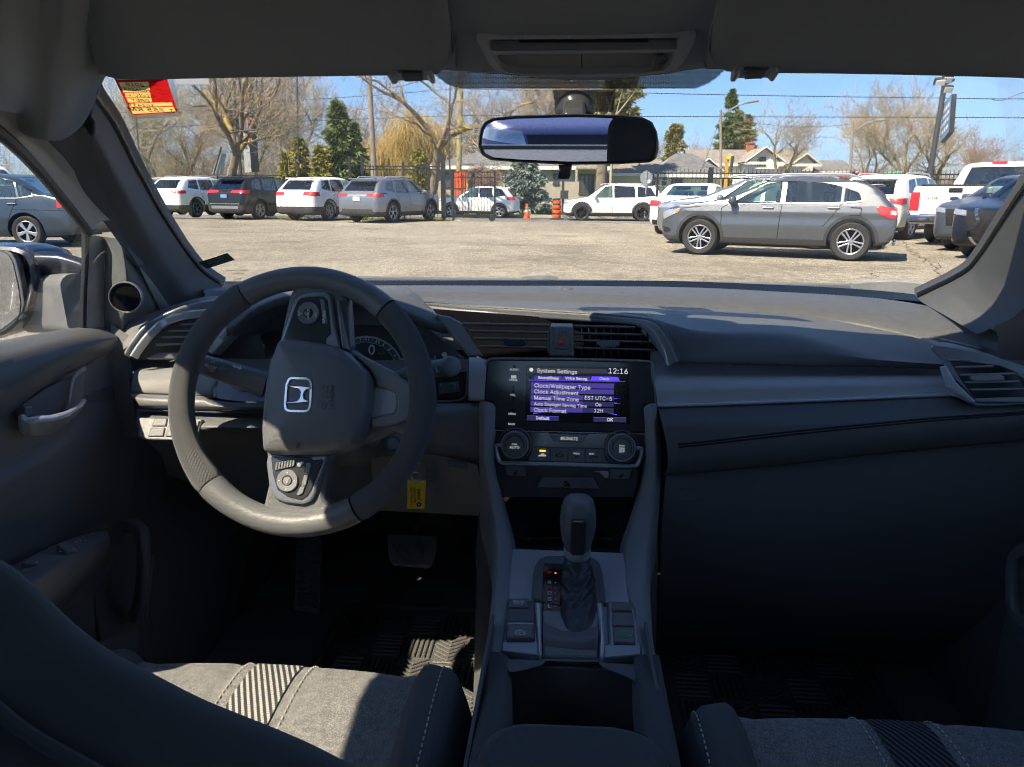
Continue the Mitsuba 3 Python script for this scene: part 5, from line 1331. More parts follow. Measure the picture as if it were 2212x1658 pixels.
fpl = Plane(at(645, 1240, y=1.28), 35, 0)
part(fr_, 'plate', fpl.plate([(640, 1140), (690, 1140), (683, 1328), (634, 1318)], .02, 0, .002, .002), 'm_rubber')
part(fr_, 'rib', join(*[sweep([fpl.P(642, 1143+i*8.2, .001), fpl.P(665, 1140+i*8.2, .001), fpl.P(688, 1150+i*8.2, .001)], .0024, None, smooth=False) for i in range(21)]), 'm_rubber')


def floor_mat(name, label, x0, x1, y0, y1, z):
    t = thing(name, label, 'floor mat')
    part(t, 'base', join(rbox(x1-x0, y1-y0, .012, .005, 4).apply_translation([(x0+x1)/2, (y0+y1)/2, z])), 'm_mat')
    part(t, 'raised_edge', sweep([(x0+.02, y0+.02, z+.008), (x0+.02, y1-.05, z+.008), (x0+.05, y1-.02, z+.008), (x1-.05, y1-.02, z+.008), (x1-.02, y1-.05, z+.008), (x1-.02, y0+.02, z+.008)], rrect(.016, .014, .005), 80), 'm_mat')
    ms, k = [], 0
    nx, ny = 5, 6
    w, hh_ = (x1-x0-.09)/nx, (y1-y0-.09)/ny
    for i in range(nx):
        for j in range(ny):
            cx_, cy_ = x0+.045+(i+.5)*w, y0+.045+(j+.5)*hh_
            mode = (i+2*j) % 3
            for q_ in np.linspace(-.4, .4, 6):
                if mode == 0:
                    a, b_ = (cx_-.43*w, cy_+q_*hh_), (cx_+.43*w, cy_+q_*hh_)
                    ms.append(sweep([(*a, z+.008), (*b_, z+.008)], rrect(.005, .006, .0015, 2), 2, smooth=False))
                elif mode == 1:
                    a, b_ = (cx_+q_*w, cy_-.43*hh_), (cx_+q_*w, cy_+.43*hh_)
                    ms.append(sweep([(*a, z+.008), (*b_, z+.008)], rrect(.005, .006, .0015, 2), 2, smooth=False))
                else:
                    ms.append(sweep([(cx_-.43*w, cy_+(q_+.12)*hh_, z+.008), (cx_, cy_+(q_-.12)*hh_, z+.008), (cx_+.43*w, cy_+(q_+.12)*hh_, z+.008)], rrect(.005, .006, .0015, 2), None, smooth=False))
    part(t, 'tread', join(*ms), 'm_mat', kind='stuff')
    return t


pm('mat', (.11, .112, .112), .4)
floor_mat('floor_mat', 'black rubber floor mat with moulded tread lying in the driver footwell, lit by the sun', -.50, -.09, .95, 1.52, .292)
floor_mat('floor_mat', 'black rubber floor mat with moulded tread lying in the passenger footwell', .16, .60, .95, 1.52, .292)

# ---------------------------------------------------------------- driver's door
dr_ = thing('driver_door', 'dark driver door lining with handle, armrest switches and open map pocket', 'door')
O = lambda *a, **k: part(dr_, *a, **k)
X = lambda *p: np.array([at(a, b, x=c) for a, b, c in p])
d0 = X((-500, 830, -.735), (-200, 780, -.745), (0, 741, -.75), (70, 727, -.75), (140, 714, -.75), (200, 706, -.75), (250, 705, -.748), (280, 712, -.745))
d1 = X((-500, 880, -.705), (-200, 826, -.71), (0, 775, -.715), (70, 752, -.718), (140, 733, -.72), (200, 722, -.722), (250, 719, -.725), (284, 722, -.728))
d2 = X((-500, 990, -.69), (-200, 930, -.695), (0, 850, -.70), (70, 808, -.702), (140, 772, -.705), (200, 748, -.708), (250, 733, -.712), (284, 725, -.72))
d3 = X((-500, 1080, -.705), (-200, 1000, -.705), (0, 907, -.705), (84, 846, -.707), (140, 812, -.71), (186, 789, -.713), (240, 758, -.716), (284, 728, -.722))
O('top_pad', loft([d0+[-.03, 0, -.004], d0, d1, d2, d3, d3+[-.02, 0, -.004]], 40, 5), 'm_pad', smooth=True)
e0 = d3+[-.012, 0, 0]
e1 = X((-500, 1200, -.715), (-200, 1100, -.715), (0, 1000, -.715), (84, 950, -.715), (140, 920, -.715), (186, 890, -.718), (240, 850, -.722), (286, 800, -.728))
e2 = X((-500, 1400, -.70), (-200, 1200, -.70), (0, 1060, -.70), (84, 1010, -.70), (140, 985, -.702), (186, 965, -.705), (240, 945, -.71), (296, 930, -.72))
e3 = X((-500, 1500, -.71), (-200, 1350, -.71), (0, 1230, -.71), (84, 1180, -.71), (140, 1150, -.71), (186, 1130, -.71), (240, 1110, -.715), (310, 1080, -.725))
e4 = X((-500, 2000, -.73), (-200, 1700, -.73), (0, 1560, -.73), (84, 1500, -.73), (140, 1460, -.73), (186, 1430, -.73), (240, 1400, -.73), (330, 1340, -.73))
O('lining', loft([e0, e1, e2, e3, e4], 40, 5), 'm_plastic', smooth=True)
hp_ = Plane(at(110, 880, x=-.70), 8, 0)
hp_.n = unit([1, -.05, .12]); hp_.u = unit(np.cross([0, 0, 1], hp_.n)); hp_.u = hp_.u if hp_.u[1] > 0 else -hp_.u
hp_.u = unit(np.cross(hp_.n, [0, 0, 1]))*1.
hp_.v = np.cross(hp_.n, hp_.u)
O('handle_recess', hp_.plate(z4((150, 950), (300, 850), (480, 765), (570, 720), (545, 800), (530, 940), (480, 1040), (300, 1100), (160, 1120), (130, 1040)), .004, -.002, .001, .004), 'm_plastic_black')
O('handle_bezel', sweep([hp_.P(*Z4(*a), .004) for a in ((545, 720), (480, 770), (420, 1010), (400, 1040))], rrect(.006, .003, .001), 20), 'm_plastic_grey')
O('door_handle', sweep([hp_.P(*Z4(*a), b_) for a, b_ in (((140, 1060), .012), ((170, 1090), .020), ((230, 1088), .026), ((320, 1082), .028), ((400, 1050), .028), ((460, 1010), .026), ((500, 980), .020), ((520, 952), .012))], rrect(.026, .010, .004), 30, scale=[.85, 1.1, 1.15, .95, .75, .7, .7]), 'm_satin', smooth=40)
O('lock_tab', hp_.plate(z4((160, 965), (210, 958), (222, 1020), (165, 1040)), .012, .008, .002, .002), 'm_plastic')
# armrest with switches
a0 = X((-500, 1420, -.70), (-200, 1320, -.70), (0, 1236, -.70), (90, 1190, -.70), (170, 1158, -.70), (228, 1146, -.70))
a1 = X((-480, 1500, -.63), (-180, 1400, -.62), (10, 1300, -.615), (100, 1240, -.615), (180, 1190, -.63), (236, 1160, -.66))
a2 = X((-480, 1560, -.635), (-170, 1450, -.625), (40, 1335, -.62), (110, 1280, -.62), (190, 1215, -.635), (238, 1178, -.665))
a3 = X((-500, 1640, -.70), (-180, 1520, -.70), (60, 1390, -.70), (140, 1310, -.70), (210, 1230, -.70), (245, 1190, -.71))
O('armrest', loft([a0, (a0+a1)/2+[0, 0, .003], a1, a2, a3], 30, 4), 'm_plastic', smooth=True)
sq3 = Plane(at(110, 1215, x=-.65), 0)
sq3.n = unit([.15, -.02, 1]); sq3.u = unit([1, 0, -.15]); sq3.v = np.cross(sq3.n, sq3.u)
Z7 = lambda x, y: (x/2.961, 1097.8+y/2.961)
for pl in (((40, 440), (160, 380), (330, 400), (230, 470)), ((130, 350), (260, 285), (440, 310), (330, 380)), ((360, 235), (420, 205), (500, 262), (430, 285))):
    O('window_switch', sq3.plate([Z7(*p) for p in pl], .01, .010, .002, .001), 'm_plastic')
for x, y, w in ((98, 432, 12), (182, 448, 14), (238, 346, 11), (320, 361, 12), (385, 277, 8), (395, 243, 5), (470, 258, 5), (520, 153, 3), (582, 163, 5), (532, 186, 3), (470, 192, 3), (487, 215, 3), (549, 208, 3), (512, 204, 9)):
    O('switch_mark', sq3.put(slab(rrect(w*.00032, .0014, .0005), .0004), .0112, sq3.uv(*Z7(x, y), .0112)), 'm_print')
O('pull_handle', sweep(X((272, 1136, -.70), (295, 1139, -.672), (308, 1150, -.66), (311, 1200, -.655), (308, 1260, -.66), (300, 1310, -.675), (290, 1330, -.70)), rrect(.022, .016, .006), 40), 'm_plastic', smooth=40)
O('map_pocket', loft([X((-300, 1560, -.62), (60, 1430, -.62), (180, 1400, -.62), (300, 1350, -.64)), X((-300, 1900, -.62), (60, 1660, -.62), (180, 1600, -.62), (300, 1520, -.64))], 16, 3), 'm_plastic_black', smooth=True)
O('edge_seal', sweep(X((331, 1199, -.70), (326, 1250, -.70), (317, 1334, -.70)), .0012, 16), 'm_plastic_grey')
# sail panel with tweeter and quarter window divider
O('window_divider', sweep(X((186, 490, -.742), (186, 560, -.745), (183, 640, -.748), (182, 712, -.75)), rrect(.009, .014, .003), 14), 'm_frit_black')
s0_ = X((196, 508, -.73), (192, 560, -.738), (188, 640, -.742), (187, 712, -.745))
s1_ = X((222, 512, -.725), (226, 560, -.732), (224, 640, -.737), (226, 712, -.74))
O('divider_trim', loft([s0_, (s0_+s1_)/2+[.002, 0, 0], s1_], 14, 3), 'm_plastic_grey', smooth=True)
t0_ = s1_.copy()
t1_ = L((262, 520, 1.13), (272, 575, 1.135), (275, 640, 1.14), (262, 716, 1.15))
t2_ = L((300, 575, 1.19), (335, 620, 1.22), (350, 660, 1.24), (300, 712, 1.24))
t3_ = L((352, 655, 1.28), (376, 690, 1.29), (380, 690, 1.29), (340, 706, 1.27))
O('speaker_panel', loft([t0_, t1_, t2_, t3_], 20, 5), 'm_plastic_black', smooth=True)
tc = at(272, 643, y=1.128)
tw = O('speaker', align(lathe([(.0215, .002), (.0222, .005), (.0232, .0055), (.0242, .003), (.0245, -.004)], 40), tc, [.35, -1, .1]), 'm_plastic')
part(tw, 'grille', align(lathe([(0, .003), (.0216, .002)], 40), tc, [.35, -1, .1]), 'm_screen_black')
def np_plate():
    q = [at(px, py, x=.715) for px, py in ((2128, 716), (2165, 690), (2210, 640), (2260, 580), (2340, 520), (2460, 470), (2460, 850), (2300, 850), (2160, 800))]
    return join(slab(np.array([(a[1], a[2]) for a in q]), .03, .004)).apply_transform(np.array([[0, 0, -1, .715], [1, 0, 0, 0], [0, 1, 0, 0], [0, 0, 0, 1.]]))


# passenger door: the sliver at the right edge
pdoor = thing('passenger_door', 'sliver of the dark passenger door with its pull handle at the right edge', 'door')
part(pdoor, 'lining', grid(np.array([[(.70, y, z) for z in (.30, .5, .7, .85, .93)] for y in (-.2, .3, .8, 1.15)])+np.array([0, 0, 0])), 'm_plastic')
part(pdoor, 'top_pad', sweep([(.72, -.2, .955), (.72, .6, .955), (.72, 1.15, .945)], rrect(.06, .07, .02), 10), 'm_pad')
part(pdoor, 'armrest', sweep([(.66, -.1, .70), (.66, .5, .70), (.67, .78, .69), (.70, .86, .68)], rrect(.10, .07, .02), 12), 'm_plastic')
part(pdoor, 'sail_panel', np_plate(), 'm_plastic')
part(pdoor, 'pull_handle', sweep([at(a, b_, x=.66) for a, b_ in ((2230, 1186), (2200, 1196), (2188, 1215), (2186, 1280), (2196, 1330), (2230, 1350))], rrect(.018, .014, .005), 24), 'm_plastic')

# ---------------------------------------------------------------- door mirror outside
om = thing('door_mirror', 'dark blue door mirror outside the driver window', 'mirror')
Z5 = lambda x, y: (x/3.58, 283.8+y/3.58)
mq = Plane(at(20, 640, y=1.18), 0, 0)
mo_ = [Z5(*p) for p in ((-420, 930), (-200, 890), (0, 890), (120, 900), (215, 935), (255, 1000), (275, 1140), (240, 1270), (200, 1400), (150, 1480), (60, 1560), (-80, 1610), (-300, 1630), (-430, 1590))]
MO = mq.poly(mo_)
MO = rounded(MO, .01)
c = MO.mean(0)
rg = [np.c_[c+(MO-c)*s, np.full(len(MO), z)] for s, z in ((.93, .004), (1.0, .0), (1.04, -.03), (1.02, -.075), (.9, -.115), (.6, -.14), (.1, -.15))]
part(om, 'housing', mq.put(grid(np.array(rg), closed_v=True)), 'm_paint_navy', smooth=40)
gz = [Z5(*p) for p in ((-380, 960), (-150, 925), (20, 926), (75, 950), (110, 1010), (150, 1180), (172, 1330), (160, 1420), (90, 1480), (0, 1545), (-150, 1600), (-390, 1590))]
GZ = rounded(mq.poly(gz), .008)
part(om, 'rim', mq.put(slab(ringoffset(GZ, -.006), .012, .003), .003), 'm_plastic')
part(om, 'glass', mq.put(slab(GZ, .002), .0045), 'm_mirror_glass', smooth=False)
part(om, 'foot', join(sweep([mq.P(*Z5(230, 1330), -.05), mq.P(*Z5(380, 1330), -.04), at(*Z5(620, 1340), x=-.80)], rrect(.10, .05, .02), 10), ), 'm_plastic', smooth=40)
part(om, 'cap', loft([[mq.P(*Z5(*p), z) for p in ((210, 930), (420, 930), (560, 960), (650, 990))] for z in (-.02,)] + [[mq.P(*Z5(*p), z) for p in ((230, 1000), (420, 1010), (560, 1040), (650, 1070))] for z in (-.005,)] + [[mq.P(*Z5(*p), z) for p in ((270, 1140), (400, 1150), (540, 1160), (650, 1165))] for z in (-.03,)], 16, 4), 'm_paint_navy', smooth=True)
part(om, 'foot_cover', loft([[mq.P(*Z5(*p), -.032) for p in ((270, 1140), (400, 1150), (540, 1160), (650, 1165))], [mq.P(*Z5(*p), -.03) for p in ((235, 1280), (380, 1300), (540, 1320), (650, 1330))], [mq.P(*Z5(*p), -.02) for p in ((200, 1440), (340, 1460), (500, 1460), (650, 1450))]], 16, 4), 'm_plastic', smooth=True)
# ---------------------------------------------------------------- parked cars
pm('tyre', (.028, .028, .029), .75)
pm('alloy', (.55, .56, .58), .3, .85)
pm('alloy_dark', (.10, .10, .11), .35, .8)
pm('alloy_black', (.03, .03, .032), .3, .6)
pm('cladding', (.045, .046, .048), .6)
pm('under', (.012, .012, .013), .8)
pm('car_trim', (.02, .02, .022), .3)
pm('tail_red', (.55, .02, .03), .15, clearcoat=1.)
pm('tail_white', (.75, .72, .72), .15, clearcoat=1.)
pm('head_lens', (.55, .58, .62), .08, .6, clearcoat=1.)
pm('amber', (.80, .22, .03), .2, clearcoat=1.)
pm('plate_white', (.72, .74, .78), .5)
pm('plate_blue', (.16, .26, .52), .5)
scene['m_car_glass'] = {'type': 'thindielectric', 'int_ior': 1.6, 'specular_transmittance': rgb(.74, .84, .80)}
scene['m_car_glass_dark'] = {'type': 'thindielectric', 'int_ior': 1.7, 'specular_transmittance': rgb(.30, .33, .34)}
for nm, c, r, met in (('white', (.82, .82, .80), .3, 0.), ('cream_white', (.80, .78, .70), .3, 0.), ('grey', (.15, .165, .19), .3, .7), ('silver', (.42, .43, .45), .28, .8), ('silver_dark', (.33, .34, .36), .3, .8), ('black', (.012, .014, .016), .25, .2), ('navy', (.012, .018, .040), .22, .3), ('slate', (.05, .075, .11), .28, .5), ('blue', (.10, .13, .30), .3, .4)):
    pm('paint_'+nm, c, r, met, clearcoat=1., clearcoat_gloss=.95)


def xsec(poly):
    return m3.CrossSection([ccw(np.asarray(poly, float))])


def side_prism(poly, x0, x1):
    """(y, z) polygon pulled across from x0 to x1."""
    m = m3.Manifold.extrude(xsec(poly), x1-x0)          # local (y, z, x)
    return m.transform(np.array([[0, 0, 1, x0], [1, 0, 0, 0], [0, 1, 0, 0]], float))


def end_prism(poly, y0, y1):
    """(x, z) polygon pulled along from y0 to y1."""
    m = m3.Manifold.extrude(xsec(poly), y1-y0)          # local (x, z, y)
    return m.transform(np.array([[1, 0, 0, 0], [0, 0, -1, y1], [0, 1, 0, 0]], float))


def top_prism(poly, z0, z1):
    return m3.Manifold.extrude(xsec(poly), z1-z0).translate([0, 0, z0])


def to_m3(t):
    return m3.Manifold(m3.Mesh(np.asarray(t.vertices, np.float32), np.asarray(t.faces, np.uint32)))


def xcyl(y, z, r, x0, x1, n=40):
    return side_prism([(y+r*math.cos(a), z+r*math.sin(a)) for a in np.linspace(0, 2*np.pi, n, endpoint=False)], x0, x1)


def smooth_curve(pts, n=8):
    """Closed polygon rounded through chaikin cuts; points given as (y, z, 1) keep their corner."""
    P = [tuple(p) for p in pts]
    for _ in range(2):
        Q = []
        k = len(P)
        for i in range(k):
            a, b = P[i], P[(i+1) % k]
            ka, kb = len(a) > 2, len(b) > 2
            if ka:
                Q.append(a)
            elif True:
                Q.append((a[0]*.8+b[0]*.2, a[1]*.8+b[1]*.2))
            if not kb:
                Q.append((a[0]*.2+b[0]*.8, a[1]*.2+b[1]*.8))
        P = Q
    return [(p[0], p[1]) for p in P]


def car_plan(Lc, W, fr, rr):
    """Seen from above: corners rounded by ellipses fr and rr (along, across)."""
    out = []
    for sx, sy, (la, wa) in ((1, 1, fr), (-1, 1, fr), (-1, -1, rr), (1, -1, rr)):
        A = np.linspace(0, np.pi/2, 9)
        pts = [(sx*(W/2-wa+wa*math.cos(a)**.8), sy*(Lc/2-la+la*math.sin(a)**.8)) for a in A]
        if sx*sy < 0:
            pts = pts[::-1]
        out += pts
    return out


WHEELS = {}


def wheel_parts(r, w, style):
    """Local z is the outer side."""
    k = (r, w, style)
    if k in WHEELS:
        return WHEELS[k]
    rr = r*.66
    tyre = lathe([(rr, -w/2), (r*.9, -w/2-.004), (r*.985, -w*.36), (r, -w*.2), (r, w*.2), (r*.985, w*.36), (r*.9, w/2+.004), (r*.74, w/2), (rr+.004, w/2-.012), (rr, w/2-.03)], 40)
    back = join(lathe([(rr, w/2-.03), (rr-.02, w/2-.06), (rr-.03, -w*.2), (0, -w*.2)], 32), lathe([(.0, -.02), (rr*.62, -.02), (rr*.62, -.04)], 24))
    lip = lathe([(rr+.004, w/2-.012), (rr-.006, w/2-.004), (rr-.018, w/2-.012), (rr-.024, w/2-.035)], 40)
    n, kind = style
    sp, z = [], w/2-.018
    for i in range(n):
        a0 = 2*math.pi*i/n+math.pi/2
        if kind == 'double':
            for s in (-1, 1):
                q = [(rr*.16, s*rr*.03), (rr*.16, s*rr*.15), (rr*.96, s*rr*.24), (rr*.96, s*rr*.10)]
                sp.append((q, a0))
        elif kind == 'y':
            q = [(rr*.15, -rr*.07), (rr*.55, -rr*.05), (rr*.96, -rr*.26), (rr*.97, -rr*.14), (rr*.66, 0), (rr*.97, rr*.14), (rr*.96, rr*.26), (rr*.55, rr*.05), (rr*.15, rr*.07)]
            sp.append((q, a0))
        else:
            q = [(rr*.15, -rr*.11), (rr*.97, -rr*.20), (rr*.97, rr*.20), (rr*.15, rr*.11)]
            sp.append((q, a0))
    ms = [lip]
    for q, a0 in sp:
        c, s = math.cos(a0), math.sin(a0)
        m = slab(np.array([(x*c-y*s, x*s+y*c) for x, y in q]), .022, .006)
        ms.append(m.apply_translation([0, 0, z]))
    ms.append(lathe([(rr*.2, z-.02), (rr*.19, z+.002), (rr*.08, z+.006), (0, z+.006)], 20))
    WHEELS[k] = (tyre, back, join(*ms))
    return WHEELS[k]


SEAT = {}


def make_car(name, label, cat, pos, az, spec, group=None, zg=0.):
    """spec: dict (see CARS). pos = world (x, y) of the centre, az = heading in degrees from straight ahead, clockwise."""
    t = thing(name, label, cat, group)
    g = spec
    Lc, W, H = g['L'], g['W'], g['H']
    M = T().translate([pos[0], pos[1], zg]).rotate([0, 0, 1], -az)
    paint = 'm_paint_'+g['paint']
    mk = lambda nm, m, mt, sm=35, parent=t, **k: part(parent, nm, m, mt, smooth=sm, to_world=M, **k)
    fine = g.get('fine', .085)
    belt = g['belt']
    sill = g.get('sill', .22)
    sect = g.get('sect') or [(.90, sill), (.965, sill+.12), (1., .62), (.995, .78), (.965, belt), (.77, H-.11), (.66, H-.035), (.40, H), (0, H+.015)]
    full = [(x*W/2, z) for x, z in sect]+[(-x*W/2, z) for x, z in reversed(sect[:-1])]
    side = smooth_curve(g['side']) if g.get('round', True) else [p[:2] for p in g['side']]

    def solid(inset=0.):
        if inset:
            sp_ = sg.Polygon(side).buffer(-inset)
            fp = sg.Polygon(full).buffer(-inset)
            s_, f_ = np.array(sp_.exterior.coords)[:-1], np.array(fp.exterior.coords)[:-1]
            p_ = car_plan(Lc-2*inset, W-2*inset, g.get('fr', (.55, .50)), g.get('rr', (.30, .32)))
        else:
            s_, f_, p_ = side, full, car_plan(Lc, W, g.get('fr', (.55, .50)), g.get('rr', (.30, .32)))
        return side_prism(s_, -2, 2) ^ end_prism(f_, -4, 4) ^ top_prism(p_, -1, 4)

    b0 = solid().refine_to_length(fine)
    tmx = tm(b0)
    tmx.merge_vertices()
    trimesh.smoothing.filter_laplacian(tmx, lamb=.5, iterations=g.get('iters', 5), volume_constraint=False)
    body = to_m3(tmx)
    if body.is_empty():
        body = b0
        tmx = tm(b0)
    wb, r, ww = g['wb'], g['r'], g.get('ww', .22)
    yf, yr = g.get('yf', wb/2+.02), g.get('yf', wb/2+.02)-wb
    nv = tmx.vertex_normals
    shells = {}

    def shell(d):
        if d not in shells:
            q = tmx.copy()
            q.vertices = q.vertices+nv*d
            shells[d] = to_m3(q)-body
        return shells[d]

    cabin = solid(.055) ^ m3.Manifold.cube([4, 8, 3]).translate([-2, -4, belt-.22]) ^ m3.Manifold.cube([4, g['cab'][1]-g['cab'][0], 4]).translate([-2, g['cab'][0], -1])
    wells = m3.Manifold.batch_boolean([xcyl(y, r+.01, r*g.get('arch', 1.17), s*W/2-.34 if s > 0 else -W/2-.2, W/2+.2 if s > 0 else -W/2+.34) for y in (yf, yr) for s in (-1, 1)], m3.OpType.Add)
    cuts, panes = [], []

    def grow(p, d):
        q = sg.Polygon(p).buffer(d, join_style=2)
        return np.array(q.exterior.coords)[:-1]
    for nm, poly, gm in g['glass']:
        if nm == 'side_window':
            for s in (-1, 1):
                a, b = (.12, W) if s > 0 else (-W, -.12)
                cuts.append(side_prism(poly, a, b))
                panes.append((nm, side_prism(grow(poly, -.006), a, b), gm))
        else:
            y0, y1 = (.1, 4) if nm == 'windscreen' else (-4, -.1)
            y0, y1 = g.get('glass_y', {}).get(nm, (y0, y1))
            cuts.append(end_prism(poly, y0, y1))
            panes.append((nm, end_prism(grow(poly, -.006), y0, y1), gm))
    hollow = body-cabin-wells
    for c in cuts:
        hollow = hollow-(c ^ m3.Manifold.cube([4, 8, 3]).translate([-2, -4, belt-.04]))
    mk('body', hollow, paint)
    for nm, c, gm in panes:
        p = (body ^ c ^ m3.Manifold.cube([4, 8, 3]).translate([-2, -4, belt-.036]))-cabin
        if not p.is_empty() and p.volume() > 1e-4:
            mk(nm, p, gm)
    # cladding, lights, seams: thin shells over the body
    sh = shell(.006)
    if g.get('clad'):
        lowc = sh ^ m3.Manifold.cube([4, 8, g['clad']+1]).translate([-2, -4, -1])
        mk('lower_cladding', lowc-wells, 'm_'+g.get('clad_m', 'cladding'))
    if g.get('arch_trim', True):
        for y in (yf, yr):
            a = (shell(.009) ^ xcyl(y, r+.01, r*g.get('arch', 1.17)+.055, -2, 2))-wells
            a = a ^ m3.Manifold.cube([4, 8, 3]).translate([-2, -4, .18])
            if not a.is_empty():
                mk('wheel_arch', a, 'm_'+g.get('clad_m', 'cladding') if g.get('clad') else paint)
    for nm, kind, poly, mt, lim in g.get('skin', ()):
        d = .012
        if kind == 'side':
            for s in (-1, 1):
                a, b = (.2, W) if s > 0 else (-W, -.2)
                m = shell(d) ^ side_prism(poly, a, b)
                if lim:
                    m = m ^ m3.Manifold.cube([4, lim[1]-lim[0], 4]).translate([-2, lim[0], -1])
                if not m.is_empty():
                    mk(nm, m-wells, mt)
        else:
            for s in ((1, -1) if kind.endswith('pair') else (1,)):
                pp = [(s*x, z) for x, z in poly]
                y0, y1 = lim or ((-4, 0) if kind.startswith('rear') else (0, 4))
                m = shell(d+.001) ^ end_prism(pp, y0, y1)
                if not m.is_empty():
                    mk(nm, m, mt)
    # door seams
    for y0, z0, y1, z1 in g.get('seams', ()):
        n_ = unit(np.array([-(z1-z0), y1-y0]))*.006
        m = shell(.004) ^ side_prism([(y0+n_[0], z0+n_[1]), (y1+n_[0], z1+n_[1]), (y1-n_[0], z1-n_[1]), (y0-n_[0], z0-n_[1])], -2, 2)
        if not m.is_empty():
            mk('door_seam', m-wells, 'm_under')
    def hw(y, z):
        """Half width of the body there, from its own mesh."""
        c = (body ^ m3.Manifold.cube([4, .04, .04]).translate([-2, y-.02, z-.02]))
        return c.bounding_box()[3] if not c.is_empty() else W/2
    for y, z in g.get('handles', ()):
        for s in (-1, 1):
            mk('door_handle', rbox(.03, .20, .032, .012, 3).apply_translation([s*(hw(y, z)+.012), y, z]), g.get('handle_m', paint))
    if g.get('mirror'):
        y, z = g['mirror']
        for s in (-1, 1):
            q = join(rbox(.20, .13, .15, .05, 4).apply_translation([s*(hw(y, z)+.12), y, z+.05]), rbox(.14, .07, .04, .015, 3).apply_translation([s*(hw(y, z)+.03), y+.02, z]))
            mk('door_mirror', q, g.get('mirror_m', paint))
    if g.get('rails'):
        y0, y1 = g['rails']
        for s in (-1, 1):
            x = s*W/2*.66
            mk('roof_rail', sweep([(x, y0, H-.03), (x, y0+.08, H+.01), (x, (y0+y1)/2, H+.025), (x, y1-.08, H+.005), (x, y1, H-.04)], rrect(.035, .03, .01), 16), 'm_'+g.get('rail_m', 'alloy'))
    for nm, m, mt in g.get('extra', lambda: ())():
        mk(nm, m, mt)
    mk('underbody', join(box(-W/2+.28, W/2-.28, -Lc/2+.35, Lc/2-.35, sill-.02, sill+.10), box(-W/2+.1, W/2-.1, yr+.45, yf-.45, sill, sill+.1)), 'm_under')
    # seats
    cy = sum(g['cab'])/2
    for i, (x, y) in enumerate(((-.36, cy+.32), (.36, cy+.32), (-.36, cy-.52), (.36, cy-.52))[:g.get('nseats', 4)]):
        mk('seat', join(rbox(.46, .12, .55, .05, 3).apply_translation([x, y, belt-.02]), rbox(.24, .09, .16, .04, 3).apply_translation([x, y-.03, belt+.36])), 'm_under')
    # wheels
    for y in (yf, yr):
        for s in (-1, 1):
            w = thing_part(t, 'wheel')
            ty, bk_, rm_ = wheel_parts(r, ww, g['wheel'])
            z = np.array([s, 0, 0.])
            o = [s*(W/2-ww/2-.025), y, r]
            for nm, m, mt in (('tyre', ty, 'm_tyre'), ('hub', bk_, 'm_under'), ('rim', rm_, 'm_'+g.get('alloy', 'alloy'))):
                mk(nm, align(m, o, z, [0, 1, 0]), mt, 30, parent=w)
    return t


def thing_part(parent, name):
    return numbered(parent+'__'+name)


GL, GD = 'm_car_glass', 'm_car_glass_dark'


def crossover(L_, W, H, belt, hood=1.0, nose=.80, ws=.95, roof_f=.28, tail=None, rg=None, **kw):
    """Side outline of a five-door: hood, windscreen, roof, rear glass and tail in metres from the middle."""
    f, b = L_/2, -L_/2
    ws_b, ws_t = kw.pop('ws_y', (f-1.12, f-1.95))
    rt, rb_ = kw.pop('rear_y', (b+.38, b+.10))
    rz = kw.pop('rear_z', belt+.04)
    low = .22
    side = [(b+.10, low), (f-.25, low, 1), (f-.03, low+.12), (f, .55), (f-.02, nose), (f-.14, nose+.10), (ws_b+.1, hood), (ws_b, hood+.02), (ws_t, H-.07), (ws_t-.40, H-.005), ((ws_t+rt)/2+.25, H+.005), (rt+.55, H-.025), (rt, H-.10), (rb_, rz), (b+.02, rz-.12), (b, .62), (b+.01, low+.14)]
    return side


def pane_poly(belt, H, ys, drop=.015, top=.095):
    """Side glass between the y values (front low, front top, rear top, rear low)."""
    return [(ys[0], belt+drop), (ys[1], H-top-.02), ((ys[1]*.6+ys[2]*.4), H-top+.02), (ys[2], H-top), (ys[3], belt+drop+.02)]


CARS = {}
